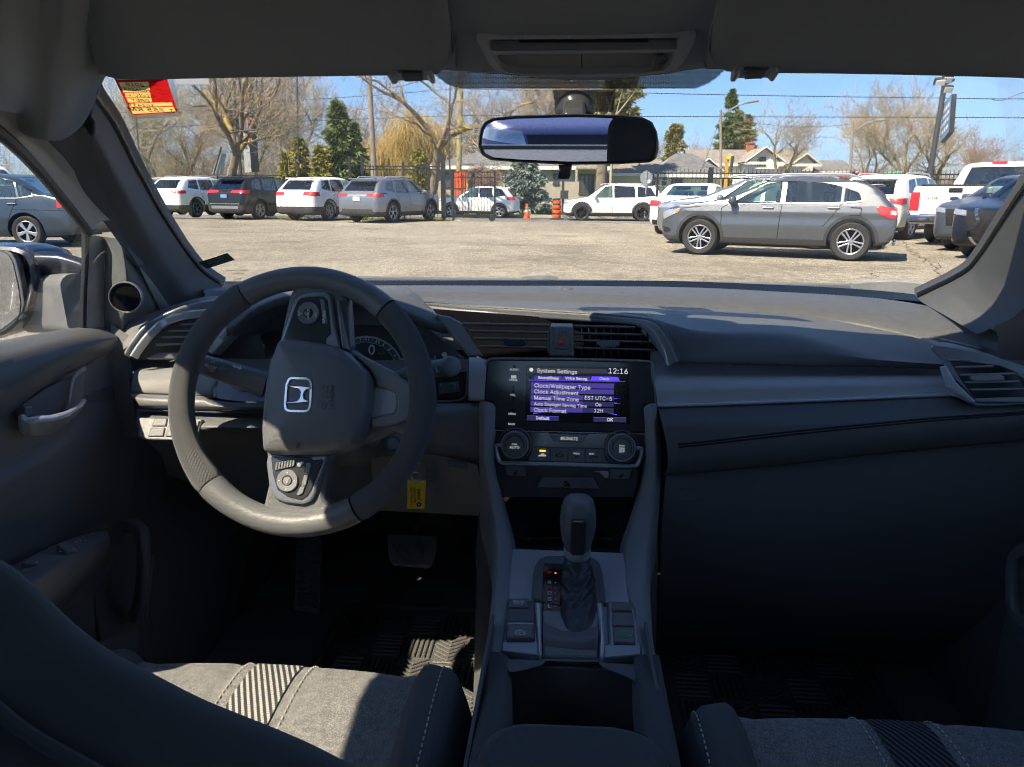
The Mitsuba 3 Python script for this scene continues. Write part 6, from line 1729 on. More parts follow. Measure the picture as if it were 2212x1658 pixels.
# compact grey crossover, side on
H = 1.50; Lc = 4.42; f = Lc/2; f2 = f-.14
CARS['grey_crossover'] = dict(L=Lc, W=1.80, H=H, wb=2.70, r=.345, ww=.235, yf=f-.86, belt=.98, sill=.24, paint='grey', wheel=(5, 'double'), cab=(-1.95, 1.25), fine=.06, iters=4, clad=.36, clad_m='cladding',
  fr=(.62, .55), rr=(.35, .35),
  side=[(-f2+.18, .26), (f-.30, .22, 1), (f-.06, .34), (f, .52), (f-.01, .70), (f-.10, .84), (f-.32, .92), (f-1.05, 1.045), (f-1.28, 1.06), (f-2.06, 1.43), (f-2.45, 1.495), (-.50, 1.495), (-1.05, 1.445), (-1.48, 1.375), (-f2+.40, 1.315), (-f2+.14, 1.02), (-f2+.03, .90), (-f2, .66), (-f2+.03, .42)],
  sect=[(.92, .24), (.97, .36), (1., .60), (.985, .74), (.995, .84), (.955, .97), (.80, 1.38), (.70, 1.46), (.4, 1.50), (0, 1.51)],
  glass=[('side_window', [(f-1.42, .99), (f-2.02, 1.355), (f-2.30, 1.395), (f-2.30, 1.00)], GL), ('side_window', [(f-2.39, 1.00), (f-2.39, 1.40), (-.80, 1.375), (-1.12, 1.30), (-1.12, 1.03)], GD), ('side_window', [(-1.17, 1.03), (-1.17, 1.285), (-1.40, 1.20), (-1.46, 1.07)], GD),
         ('windscreen', [(-.66, 1.07), (.66, 1.07), (.56, 1.43), (-.56, 1.43)], GL), ('rear_window', [(-.60, 1.05), (.60, 1.05), (.50, 1.29), (-.50, 1.29)], GD)],
  skin=[('window_trim', 'side', [(f-1.40, .972), (f-1.42, .99), (-1.12, 1.03), (-1.45, 1.065), (-1.47, 1.045), (-1.14, 1.008)], 'm_alloy', None),
        ('tail_light', 'side', [(-f2+.02, .93), (-f2+.30, .985), (-f2+.36, .95), (-f2+.30, .84), (-f2+.12, .76), (-f2, .78)], 'm_tail_red', None),
        ('reverse_light', 'side', [(-f2-.02, .90), (-f2+.12, .90), (-f2+.13, .83), (-f2-.02, .82)], 'm_tail_white', None),
        ('headlight', 'side', [(f-.10, .66), (f-.05, .80), (f-.22, .86), (f-.46, .885), (f-.36, .78)], 'm_head_lens', None), ('side_marker', 'side', [(f-.34, .77), (f-.42, .875), (f-.47, .885), (f-.42, .80)], 'm_amber', None),
        ('bumper_vent', 'side', [(f-.12, .42), (f-.08, .53), (f-.26, .50), (f-.28, .44)], 'm_car_trim', None), ('fuel_flap', 'side', [(-1.30, .80), (-1.46, .80), (-1.48, .815), (-1.48, .945), (-1.30, .95), (-1.30, .94), (-1.468, .935), (-1.468, .825), (-1.455, .812), (-1.30, .812)], 'm_under', None)],
  seams=[(f-1.36, .97, f-1.25, .90), (f-1.25, .90, f-1.27, .36), (f-2.34, 1.0, f-2.30, .36), (-1.16, 1.03, -1.0, .78), (-1.0, .78, -.86, .60), (f-.86, .93, f-.50, .89)],
  handles=[(f-2.10, .92), (-1.02, .935)], handle_m='m_alloy', mirror=(f-1.46, 1.0), mirror_m='m_paint_grey', rails=(-1.35, f-2.05), rail_m='alloy',
  extra=lambda: [('rear_spoiler', rbox(1.10, .22, .035, .015, 3).apply_translation([0, -f2+.40, 1.335]), 'm_paint_grey'), ('exhaust', rbox(.16, .06, .05, .02, 3).apply_translation([.55, -f2+.02, .31]), 'm_alloy'), ('exhaust', rbox(.16, .06, .05, .02, 3).apply_translation([-.55, -f2+.02, .31]), 'm_alloy')])


def rear_lamp(x0, x1, z0, z1, cut=.5):
    return [(x0, z0+.03), (x1, z0), (x1+.03, z1), (x0+.02, z1-.01)]


def suv(paint, L_=4.6, W=1.84, H=1.68, belt=1.06, wb=2.68, r=.36, wheel=(5, 'y'), alloy='alloy', clad=.42, lamps=(.46, .80, .92, 1.04), rwin=(1.12, 1.50), dlo=None, **kw):
    f, b = L_/2, -L_/2
    yf = f-.92
    side = crossover(L_, W, H, belt, hood=1.10, nose=.86, ws_y=(f-1.18, f-1.98), rear_y=kw.pop('rear_y', (b+.56, b+.13)), rear_z=kw.pop('rear_z', belt+.05))
    dl = dlo or [(f-1.52, f-2.08, b+.62, b+.38)]
    p0 = [(f-1.50, belt+.015), (f-2.05, H-.12), (f-2.40, H-.09), (f-2.42, belt+.02)]
    p1 = [(f-2.50, belt+.02), (f-2.48, H-.09), (-.95, H-.11), (-1.02, belt+.04)]
    p2 = kw.pop('quarter', [(-1.10, belt+.05), (-1.05, H-.12), (-1.50, H-.17), (-1.68, belt+.13)])
    d = dict(L=L_, W=W, H=H, wb=wb, r=r, ww=.23, yf=yf, belt=belt, sill=.24, paint=paint, wheel=wheel, alloy=alloy, cab=(b+.28, f-1.05), clad=clad, side=side, fr=(.6, .5), rr=(.28, .30),
             glass=[('side_window', p0, GL), ('side_window', p1, GD), ('side_window', p2, GD), ('windscreen', [(-.68, 1.14), (.68, 1.14), (.57, H-.10), (-.57, H-.10)], GL), ('rear_window', [(-.66, rwin[0]), (.66, rwin[0]), (.56, rwin[1]), (-.56, rwin[1])], GD)],
             skin=[('tail_light', 'rear_pair', [(lamps[0], lamps[2]+.03), (.98, lamps[2]-.02), (.98, lamps[3]+.01), (lamps[0]+.03, lamps[3])], 'm_tail_red', (b-.1, b+.42)),
                   ('headlight', 'front_pair', [(.52, .80), (.95, .84), (.95, .93), (.55, .90)], 'm_head_lens', (f-.5, f+.1)), ('grille', 'front', [(-.45, .55), (.45, .55), (.52, .88), (-.52, .88)], 'm_car_trim', None)],
             seams=[(f-1.34, belt, f-1.30, .42), (f-2.46, belt, f-2.42, .42), (-1.05, belt, -.86, .55)], handles=[(f-2.22, .98), (-.98, 1.0)], mirror=(f-1.56, belt+.03),
             extra=lambda: [('rear_spoiler', rbox(1.16, .20, .04, .018, 3).apply_translation([0, b+.42, H-.075]), 'm_paint_'+paint), ('number_plate', rbox(.30, .012, .15, .005, 2).apply_translation([0, b-.012+kw.get('plate_in', .0), kw.get('plate_z', .82)]), 'm_'+kw.get('plate', 'plate_white'))])
    for k in ('plate', 'plate_z', 'plate_in'):
        pass
    d.update({k: v for k, v in kw.items() if k not in ('plate', 'plate_z', 'plate_in', 'more')})
    d['skin'] = d['skin']+list(kw.get('more', ()))
    return d
# ---------------------------------------------------------------- the lot's cars, each where it stands
def fwd(az):
    a = math.radians(az)
    return np.array([math.sin(a), math.cos(a), 0]), np.array([math.cos(a), -math.sin(a), 0])


def by_wheel(px, py, zg, spec, az, side, which):
    """Centre of a car whose wheel (side -1 left, 1 right; which 'yf' or 'yr') touches the ground at a pixel."""
    F_, R_ = fwd(az)
    yf = spec.get('yf', spec['wb']/2+.02)
    y = yf if which == 'yf' else yf-spec['wb']
    p = at(px, py, z=zg)-R_*side*(spec['W']/2-.13)-F_*y
    return (p[0], p[1])


a_, b_ = at(1512, 550.5, z=0), at(1830, 564, z=0)
GAZ = math.degrees(math.atan2(a_[0]-b_[0], a_[1]-b_[1]))
s_ = CARS['grey_crossover']
F_, R_ = fwd(GAZ)
gc = (a_+b_)/2+R_*(s_['W']/2-.12)-F_*(s_['yf']-s_['wb']/2)
make_car('parked_car', 'grey compact crossover parked side-on in the middle of the lot on silver five-spoke wheels', 'car', gc[:2], GAZ, s_)
SIL = suv('silver', L_=4.75, W=1.86, H=1.55, belt=.98, wheel=(5, 'double'), rails=(-1.5, .7), rail_m='alloy', wb=2.72, clad=.30)
p = gc+R_*2.9+F_*.75
make_car('parked_car', 'silver crossover mostly hidden behind the grey compact crossover, its roof showing above', 'car', p[:2], GAZ, SIL)
ROWAZ = 17.
ESC = suv('white', L_=4.58, W=1.86, H=1.66, belt=1.08, wheel=(6, 'y'), alloy='silver_wheel', clad=.52, r=.365, lamps=(.50, .80, .99, 1.10), more=[('reverse_light', 'rear_pair', [(.54, 1.02), (.70, 1.02), (.70, 1.08), (.56, 1.08)], 'm_tail_white', None)], rwin=(1.18, 1.52), rails=(-1.4, .6), rail_m='white_rail')
pm('silver_wheel', (.28, .28, .29), .3, .8)
pm('white_rail', (.6, .6, .6), .4)
make_car('parked_car', 'white crossover with bronze rear bumper, second from the left in the far row', 'car', by_wheel(424, 470.5, 0, ESC, ROWAZ, 1, 'yr'), ROWAZ, ESC, 'cars in the far left row')
pz = by_wheel(424, 470.5, 0, ESC, ROWAZ, 1, 'yr')
W0 = suv('white', L_=4.55, W=1.84, H=1.66, belt=1.06)
make_car('parked_car', 'white crossover mostly hidden by the left pillar at the end of the far row', 'car', (pz[0]-2.95, pz[1]+.6), ROWAZ, W0, 'cars in the far left row')
RAV = suv('black', L_=4.6, W=1.85, H=1.70, belt=1.08, wheel=(5, 'double'), r=.37, clad=.56, lamps=(.30, .80, 1.02, 1.13), rwin=(1.17, 1.53), rails=(-1.3, .7), rail_m='car_trim', plate='plate_blue', plate_z=.90,
          more=[('chrome_bar', 'rear', [(-.72, .60), (.72, .60), (.72, .63), (-.72, .63)], 'm_chrome', None), ('bumper_plate', 'rear', [(-.62, .42), (.62, .42), (.66, .53), (-.66, .53)], 'm_alloy', None)])
make_car('parked_car', 'black crossover with a blue plate standing between two white ones', 'car', by_wheel(560, 474.5, 0, RAV, ROWAZ, 1, 'yr'), ROWAZ, RAV, 'cars in the far left row')
EQX = suv('white', L_=4.65, W=1.84, H=1.66, belt=1.07, wheel=(5, 'double'), r=.355, clad=.54, lamps=(.42, .80, .95, 1.08), rwin=(1.16, 1.50), plate_z=-.5)
make_car('parked_car', 'white crossover with wide red lamps standing left of the silver one in the far row', 'car', by_wheel(709, 477, 0, EQX, ROWAZ, 1, 'yr'), ROWAZ, EQX, 'cars in the far left row')
NX = suv('silver_dark', L_=4.63, W=1.85, H=1.645, belt=1.04, wheel=(5, 'y'), r=.375, clad=.40, lamps=(.42, .80, .94, 1.05), rwin=(1.14, 1.47), rails=(-1.35, .55), rail_m='white_rail', plate_z=.86,
         more=[('bumper_plate', 'rear', [(-.70, .32), (.70, .32), (.66, .50), (-.66, .50)], 'm_cladding', None), ('lamp_point', 'side', [(-2.1, 1.0), (-1.66, 1.06), (-1.7, 1.08), (-2.1, 1.07)], 'm_car_trim', None)])
make_car('parked_car', 'silver-grey crossover at the right end of the far left row beside the gate post', 'car', by_wheel(846, 481.5, 0, NX, ROWAZ+4, 1, 'yr'), ROWAZ+4, NX, 'cars in the far left row')
ZS = -.25
TUC = suv('white', L_=4.41, W=1.82, H=1.66, belt=1.04, wb=2.64, r=.345, wheel=(5, 'plain'), clad=.36, lamps=(.55, .80, .95, 1.12), rear_y=(-2.2+.50, -2.2+.10))
make_car('parked_car', 'white hatch-backed crossover seen through the iron gate on the street', 'car', by_wheel(975, 470.5, ZS, TUC, -84, -1, 'yf'), -84, TUC, zg=ZS)
ATL = suv('white', L_=5.04, W=1.98, H=1.78, belt=1.10, wb=2.98, r=.40, wheel=(5, 'y'), alloy='alloy_black', clad=.40, lamps=(.55, .85, .98, 1.10), rails=(-1.7, .7), rail_m='white_rail', rear_y=(-2.52+.50, -2.52+.14), quarter=[(-1.12, 1.15), (-1.10, 1.66), (-1.75, 1.60), (-2.0, 1.22)])
make_car('parked_car', 'large white three-row crossover with black wheels on the street below the mirror', 'car', by_wheel(1256, 477.5, ZS, ATL, -90, -1, 'yf'), -90, ATL, zg=ZS)


def sedan(paint, L_=4.65, W=1.78, H=1.45, belt=.96, wb=2.65, r=.325, wheel=(5, 'plain'), alloy='alloy', **kw):
    f, b = L_/2, -L_/2
    side = [(b+.10, .22), (f-.25, .20, 1), (f-.04, .30), (f, .50), (f-.02, .68), (f-.12, .78), (f-.35, .86), (f-1.15, .98), (f-1.30, 1.0), (f-2.05, H-.07), (f-2.4, H), (-.45, H+.005), (-.95, H-.05), (b+.78, 1.08), (b+.62, 1.05), (b+.08, 1.02, 1), (b+.02, .90), (b, .62), (b+.02, .34)]
    d = dict(L=L_, W=W, H=H, wb=wb, r=r, ww=.215, yf=f-.90, belt=belt, sill=.22, paint=paint, wheel=wheel, alloy=alloy, cab=(b+.85, f-1.1), side=side, fr=(.6, .5), rr=(.35, .34), arch_trim=False,
             sect=[(.90, .22), (.97, .34), (1., .58), (.99, .76), (.96, belt), (.78, H-.09), (.66, H-.02), (.4, H+.01), (0, H+.02)],
             glass=[('side_window', [(f-1.50, belt+.02), (f-2.02, H-.12), (f-2.36, H-.085), (f-2.38, belt+.02)], GL), ('side_window', [(f-2.46, belt+.02), (f-2.44, H-.085), (-.75, H-.095), (-1.02, H-.15), (-1.12, belt+.03)], GL), ('side_window', [(-1.17, belt+.04), (-1.06, H-.17), (-1.40, 1.13), (-1.42, belt+.08)], GL),
                    ('windscreen', [(-.64, 1.02), (.64, 1.02), (.54, H-.07), (-.54, H-.07)], GL), ('rear_window', [(-.60, 1.08), (.60, 1.08), (.50, H-.075), (-.50, H-.075)], GL)],
             skin=[('tail_light', 'rear_pair', [(.50, .80), (.95, .80), (.95, .95), (.56, .96)], 'm_tail_red', (b-.1, b+.38)), ('headlight', 'front_pair', [(.48, .66), (.92, .70), (.92, .80), (.52, .76)], 'm_head_lens', (f-.5, f+.1)), ('bumper_lip', 'rear', [(-.75, .28), (.75, .28), (.80, .42), (-.80, .42)], 'm_car_trim', None),
                   ('window_trim', 'side', [(f-1.48, belt+.005), (f-1.50, belt+.022), (-1.12, belt+.03), (-1.44, belt+.075), (-1.46, belt+.055), (-1.12, belt+.01)], 'm_alloy', None)],
             seams=[(f-1.35, belt, f-1.28, .34), (f-2.42, belt, f-2.40, .34), (-1.12, belt, -.90, .52), (b+.10, .74, -1.0, .76)], handles=[(f-2.20, .86), (-1.02, .87)], mirror=(f-1.52, belt+.02),
             extra=lambda: [('number_plate', rbox(.30, .012, .15, .005, 2).apply_translation([0, b-.014, kw.get('pz', .80)]), 'm_plate_white'), ('boot_badge', rbox(.09, .02, .09, .02, 3).apply_translation([0, b-.005, .93]), 'm_chrome')])
    d.update({k: v for k, v in kw.items() if k != 'pz'})
    return d


BMW = sedan('cream_white', L_=4.62, W=1.82, H=1.44)
make_car('parked_car', 'cream white saloon seen from behind, standing left of the grey compact crossover', 'car', by_wheel(1425, 503.5, 0, BMW, 20, -1, 'yr'), 20, BMW)
JET = sedan('slate', L_=4.63, W=1.78, H=1.46, wheel=(5, 'plain'), r=.32)
make_car('parked_car', 'dark slate blue saloon seen through the driver window', 'car', by_wheel(69, 535, 0, JET, -93, -1, 'yr'), -93, JET)
VAN = suv('white', L_=4.9, W=1.95, H=1.85, belt=1.15, rwin=(1.25, 1.66))
make_car('parked_car', 'white tall crossover behind the slate saloon at the left edge', 'car', at(-60, 480, y=20.5)[:2]-np.array([1.2, 0]), -90, VAN)
KIA = suv('cream_white', L_=4.7, W=1.88, H=1.69, belt=1.08, wb=2.78, r=.36, wheel=(5, 'double'), clad=.34, lamps=(.40, .80, .93, 1.06), rwin=(1.16, 1.52), rails=(-1.4, .4), rail_m='white_rail')
make_car('parked_car', 'cream white crossover with a wraparound rear window beside the white pickup', 'car', by_wheel(1957, 518, 0, KIA, 42, 1, 'yr'), 42, KIA)

# pickup ---------------------------------------------------------------------------------------------------------------------------------
def pickup():
    L_, W, H = 5.89, 2.03, 1.96
    f, b = L_/2, -L_/2
    side = [(b+.02, .55, 1), (f-.3, .40, 1), (f, .55), (f, 1.05), (f-.2, 1.18), (f-1.35, 1.28), (f-1.45, 1.30), (f-2.05, H-.06), (f-2.3, H), (-.55, H), (-.85, H-.08), (-.98, 1.36, 1), (b+.02, 1.36, 1)]
    bed = [(b+.10, 0), ]
    def extra():
        out = [('tailgate', rbox(1.52, .05, .62, .02, 4).apply_translation([0, b-.012, 1.02]), 'm_paint_white'),
               ('tailgate_step', join(slab(np.array([(-.62, .70), (.62, .70), (.46, .88), (-.46, .88)]), .01, .006)).apply_transform(np.array([[1, 0, 0, 0], [0, 0, -1, b-.042], [0, 1, 0, .02], [0, 0, 0, 1.]])), 'm_paint_white'),
               ('tailgate_handle', rbox(.30, .04, .10, .02, 3).apply_translation([0, b-.04, 1.27]), 'm_car_trim'),
               ('badge', tm(lathe([(0, .012), (.05, .010), (.058, 0)], 20)).apply_transform(np.array([[1.9, 0, 0, 0], [0, 0, -1, b-.040], [0, .85, 0, 1.08], [0, 0, 0, 1.]])), 'm_badge_blue'),
               ('bumper', join(rbox(1.9, .18, .20, .04, 4).apply_translation([0, b-.06, .60])), 'm_chrome'), ('bumper_step', rbox(.9, .06, .12, .02, 3).apply_translation([0, b-.135, .62]), 'm_cladding'),
               ('tow_hitch', rbox(.09, .20, .09, .02, 3).apply_translation([0, b-.16, .44]), 'm_alloy'), ('number_plate', rbox(.30, .012, .15, .005, 2).apply_translation([0, b-.168, .62]), 'm_cladding'),
               ('bed_cover', rbox(1.66, 1.86, .05, .02, 3).apply_translation([0, b+1.0, 1.375]), 'm_car_trim'),
               ('brake_light', rbox(.34, .03, .06, .015, 3).apply_translation([0, -.80, H-.03]), 'm_tail_red')]
        for sx, ln in ((-.50, .17), (.52, .14)):
            out.append(('lettering', tm(text_mesh('F-150' if sx < 0 else 'XLT', .055, .004, True)).apply_transform(np.array([[1, 0, 0, sx-.10], [0, 0, -1, b-.040], [0, 1, 0, 1.06], [0, 0, 0, 1.]])), 'm_car_trim'))
        q = tm(text_mesh('4X4', .13, .006, True))
        out.append(('lettering', q.apply_transform(np.array([[0, 0, 1, W/2+.004], [1, 0, 0, b+.42], [0, 1, 0, 1.07], [0, 0, 0, 1.]])), 'm_car_trim'))
        return out
    return dict(L=L_, W=W, H=H, wb=3.68, r=.40, ww=.27, yf=f-.98, belt=1.26, sill=.42, paint='white', wheel=(6, 'plain'), cab=(-1.0, f-1.4), side=side, round=True, fr=(.5, .4), rr=(.06, .06), iters=3, arch=1.16, arch_trim=False,
                sect=[(.92, .42), (.97, .55), (1., .75), (.99, 1.25), (.97, 1.36), (.80, H-.10), (.72, H-.03), (.4, H), (0, H+.01)],
                glass=[('side_window', [(f-1.62, 1.30), (f-2.05, H-.14), (f-2.45, H-.11), (f-2.45, 1.30)], GL), ('side_window', [(f-2.55, 1.30), (f-2.55, H-.11), (-.62, H-.13), (-.78, 1.30)], GD), ('windscreen', [(-.72, 1.34), (.72, 1.34), (.62, H-.10), (-.62, H-.10)], GL), ('rear_window', [(-.70, 1.42), (.70, 1.42), (.60, H-.13), (-.60, H-.13)], GD)],
                skin=[('tail_light', 'rear_pair', [(.80, .80), (1.02, .80), (1.02, 1.22), (.80, 1.22)], 'm_tail_red', (b-.1, b+.20)), ('headlight', 'front_pair', [(.60, .85), (.98, .85), (.98, 1.05), (.60, 1.05)], 'm_head_lens', (f-.3, f+.1))],
                seams=[(f-1.45, 1.28, f-1.45, .5), (f-2.5, 1.28, f-2.5, .5), (-.88, 1.34, -.88, .5)], handles=[(f-2.3, 1.12), (-.75, 1.12)], mirror=(f-1.70, 1.32), nseats=4, extra=extra)


pm('badge_blue', (.03, .06, .16), .3, .3)
TRK = pickup()
make_car('parked_car', 'white pickup truck with chrome rear bumper and closed tailgate at the right', 'pickup truck', by_wheel(2016, 525, 0, TRK, 48, -1, 'yr'), 48, TRK)
NAVY = suv('navy', L_=4.8, W=1.9, H=1.68, belt=1.06, wb=2.75, r=.37, wheel=(5, 'y'), clad=.30,
           more=[('grille', 'front', [(-.26, .30), (.26, .30), (.40, .50), (.24, .70), (.36, .92), (-.36, .92), (-.24, .70), (-.40, .50)], 'm_car_trim', None), ('grille_frame', 'front_pair', [(.28, .28), (.34, .28), (.47, .50), (.30, .70), (.42, .94), (.36, .94), (.24, .70), (.40, .50)], 'm_chrome', None),
                 ('indicator', 'front_pair', [(.80, .86), (.92, .88), (.92, .92), (.80, .91)], 'm_amber', (2.4-.6, 2.5))])
F_, R_ = fwd(236)
p = at(2138, 536, z=.25)-F_*2.40
make_car('parked_car', 'dark navy crossover facing us with spindle grille at the right pillar', 'car', (p[0], p[1]), 236, NAVY)
GR2 = suv('slate_grey', L_=4.6, W=1.85, H=1.62, belt=1.04, wheel=(5, 'plain'), clad=.30)
pm('paint_slate_grey', (.12, .15, .20), .28, .6, clearcoat=1., clearcoat_gloss=.95)
p = at(2085, 521, z=.25)-F_*2.30
make_car('parked_car', 'slate grey crossover facing us behind the navy one', 'car', (p[0], p[1]), 236, GR2)
BLU = suv('blue', L_=4.5, W=1.82, H=1.62, belt=1.04)
make_car('parked_car', 'blue car parked behind us, seen only in the rear-view mirror', 'car', (.2, -6.6), 3, BLU)
# ---------------------------------------------------------------- ground, street, lawns
def gz(x, y):
    """Height of the ground: the lot is level, the street beyond it a little lower."""
    return -.25*np.clip((np.asarray(y, float)-30.5)/2.5, 0, 1) - .0*np.asarray(x)


def asphalt_c(p, n, uv):
    a = fbm(p.x*.35, p.y*.35, 3., 4)
    b = noise(p.x*9., p.y*9., 1.)
    c = cell_rand(p.x*38, p.y*38, 2)
    d = noise(p.x*2.2, p.y*.9, 5.)
    c1 = mix((.140, .127, .102), (.225, .208, .172), smoothstep(.25, .75, a*.6+b*.4))
    c1 = mix(c1, (.135, .12, .095), smoothstep(.66, .95, c)*.75)
    c1 = mix(c1, (.40, .375, .32), smoothstep(.86, .99, 1-c)*.6)
    e = noise(p.x*.22, p.y*1.6, 8.)
    f = smoothstep(.62, .80, fbm(p.x*.8, p.y*.8, 12., 3))
    return c1*(.80+.2*d+.22*e)*(1-.22*f)


def asph_h(p, n, uv):
    return cell_rand(p.x*45, p.y*45, 0)+noise(p.x*22, p.y*22, 0)


scene['m_asphalt'] = {'type': 'twosided', 'bsdf': {'type': 'bumpmap', 'arbitrary': proc(asph_h, .01), 'scale': .005, 'bsdf': {'type': 'principled', 'base_color': proc(asphalt_c), 'roughness': .9, 'specular': .3}}}


def road_c(p, n, uv):
    return mix((.085, .086, .090), (.15, .148, .145), fbm(p.x*.5, p.y*2., 0, 3))


def lawn_c(p, n, uv):
    return mix((.085, .17, .035), (.22, .22, .09), smoothstep(.35, .7, fbm(p.x*.5, p.y*.8, 0, 4)))


scene['m_road'] = {'type': 'twosided', 'bsdf': {'type': 'principled', 'base_color': proc(road_c), 'roughness': .9, 'specular': .3}}
scene['m_lawn'] = {'type': 'twosided', 'bsdf': {'type': 'principled', 'base_color': proc(lawn_c), 'roughness': 1., 'specular': .1}}
pm('earth', (.13, .105, .07), 1.)
pm('kerb', (.42, .39, .34), .9)
pm('crack', (.07, .06, .048), 1.)
gx, gy = np.r_[-420, -200, np.linspace(-90, 90, 41), 200, 420], np.r_[-300, -100, -40, np.linspace(-20, 30, 11), np.linspace(30.5, 33, 6), np.linspace(34, 90, 15), 150, 300, 700]
setting('ground', grid(np.array([[(x, y, gz(x, y)-.012) for x in gx] for y in gy])), 'm_earth', smooth=True)
ly = np.r_[-60, -20, 0, 10, 20, 28, 30.4]
setting('parking_lot', grid(np.array([[(x, y, 0.) for x in np.linspace(-48, 60, 10)] for y in ly])), 'm_asphalt', smooth=False)
setting('lot_entrance', grid(np.array([[(x, y, gz(x, y)+.003) for x in np.linspace(-4.6, 8, 4)] for y in np.linspace(30.4, 34.2, 6)])), 'm_asphalt', smooth=True)
setting('street', grid(np.array([[(x, y, gz(x, y)+.002) for x in np.linspace(-90, 90, 10)] for y in (33.9, 38, 42.6)])), 'm_road')
setting('lawn', grid(np.array([[(x, y, gz(x, y)+.02+.04*math.sin(x*.9)+.004*(y-42.8)) for x in np.linspace(-60, 60, 60)] for y in np.linspace(42.85, 64, 9)])), 'm_lawn', smooth=True)
setting('lawn', grid(np.array([[(x, y, gz(x, y)+.03) for x in np.linspace(-60, -4.7, 14)] for y in np.linspace(30.6, 33.6, 5)])), 'm_lawn', smooth=True)
setting('lawn', grid(np.array([[(x, y, gz(x, y)+.03) for x in np.linspace(8.2, 60, 14)] for y in np.linspace(30.8, 33.6, 5)])), 'm_lawn', smooth=True)
setting('kerb', join(box(-60, 60, 42.6, 42.85, -.30, -.10), box(-60, -4.7, 33.65, 33.88, -.30, -.11), box(8.2, 60, 33.65, 33.88, -.30, -.11)), 'm_kerb')
# grass blades on the verges that can be seen
def blades(n, fx, fy, h):
    x, y = fx(rng.random(n)), fy(rng.random(n))
    a = rng.random(n)*6.28
    hh = h*(.5+rng.random(n))
    z = gz(x, y)+.03
    w = .012
    P0 = np.stack([x-w*np.cos(a), y-w*np.sin(a), z], 1)
    P1 = np.stack([x+w*np.cos(a), y+w*np.sin(a), z], 1)
    P2 = np.stack([x+rng.normal(0, .04, n), y+rng.normal(0, .04, n), z+hh], 1)
    V = np.stack([P0, P1, P2], 1).reshape(-1, 3)
    return V, np.arange(3*n).reshape(-1, 3)


def blade_c(p, n, uv):
    return mix((.08, .18, .03), (.26, .25, .09), cell_rand(p.x*6, p.y*6, 0))


scene['m_grass'] = {'type': 'twosided', 'bsdf': {'type': 'principled', 'base_color': proc(blade_c), 'roughness': .8, 'specular': .2}}
setting('grass', join(blades(26000, lambda u: -3+16*u, lambda u: 42.9+7*u, .12), blades(9000, lambda u: -14+9.2*u, lambda u: 30.7+2.7*u, .12), blades(6000, lambda u: 8.4+18*u, lambda u: 30.9+2.6*u, .14)), 'm_grass', smooth=False, kind='stuff')
# cracks in the lot
for pts, w in ((((1950, 516), (1966, 540), (1985, 556), (2000, 566), (2012, 574), (2030, 592), (2044, 604)), .035), (((1990, 560), (2010, 566), (2026, 580)), .025), (((1815, 604), (1850, 602), (1880, 600), (1912, 590), (1975, 590)), .022), (((800, 500), (900, 508), (1000, 505), (1150, 512)), .03), (((460, 520), (560, 516), (700, 520), (860, 514)), .03), (((900, 560), (1050, 566), (1200, 560), (1330, 568)), .02)):
    Q = resample([at(a, b, z=0) for a, b in pts], 60)
    Q = Q + np.c_[(meshkit.noise(Q*[3, 3, 0])-.5)*.25, (meshkit.noise(Q*[3, 3, 0]+9)-.5)*.25, np.full(len(Q), .004)]
    d = np.gradient(Q, axis=0)
    nn = np.stack([-d[:, 1], d[:, 0], d[:, 2]*0], 1)
    nn /= np.linalg.norm(nn, axis=1, keepdims=True)
    ww_ = w*(.3+meshkit.noise(Q*[7, 7, 0]))[:, None]
    setting('crack', grid(np.stack([Q-nn*ww_/2, Q+nn*ww_/2])), 'm_crack', smooth=False)

# ---------------------------------------------------------------- trees
def tube_mesh(S, sides=4):
    """Segments (p0, p1, r0, r1) as thin prisms."""
    p0, p1 = np.array([s[0] for s in S]), np.array([s[1] for s in S])
    r0, r1 = np.array([s[2] for s in S]), np.array([s[3] for s in S])
    d = p1-p0
    d /= np.linalg.norm(d, axis=1, keepdims=True)+1e-9
    a = np.where(np.abs(d[:, 2:3]) < .9, [[0, 0, 1.]], [[1., 0, 0]])
    u = np.cross(d, a)
    u /= np.linalg.norm(u, axis=1, keepdims=True)
    v = np.cross(d, u)
    t = np.arange(sides)*2*np.pi/sides
    R = np.cos(t)[None, :, None]*u[:, None]+np.sin(t)[None, :, None]*v[:, None]
    A, B = p0[:, None]+R*r0[:, None, None], p1[:, None]+R*r1[:, None, None]
    V = np.concatenate([A, B], 1).reshape(-1, 3)
    j = np.arange(sides)
    f = np.vstack([np.stack([j, (j+1) % sides, sides+j], 1), np.stack([(j+1) % sides, sides+(j+1) % sides, sides+j], 1)])
    return V, (f[None]+(np.arange(len(S))*2*sides)[:, None, None]).reshape(-1, 3)


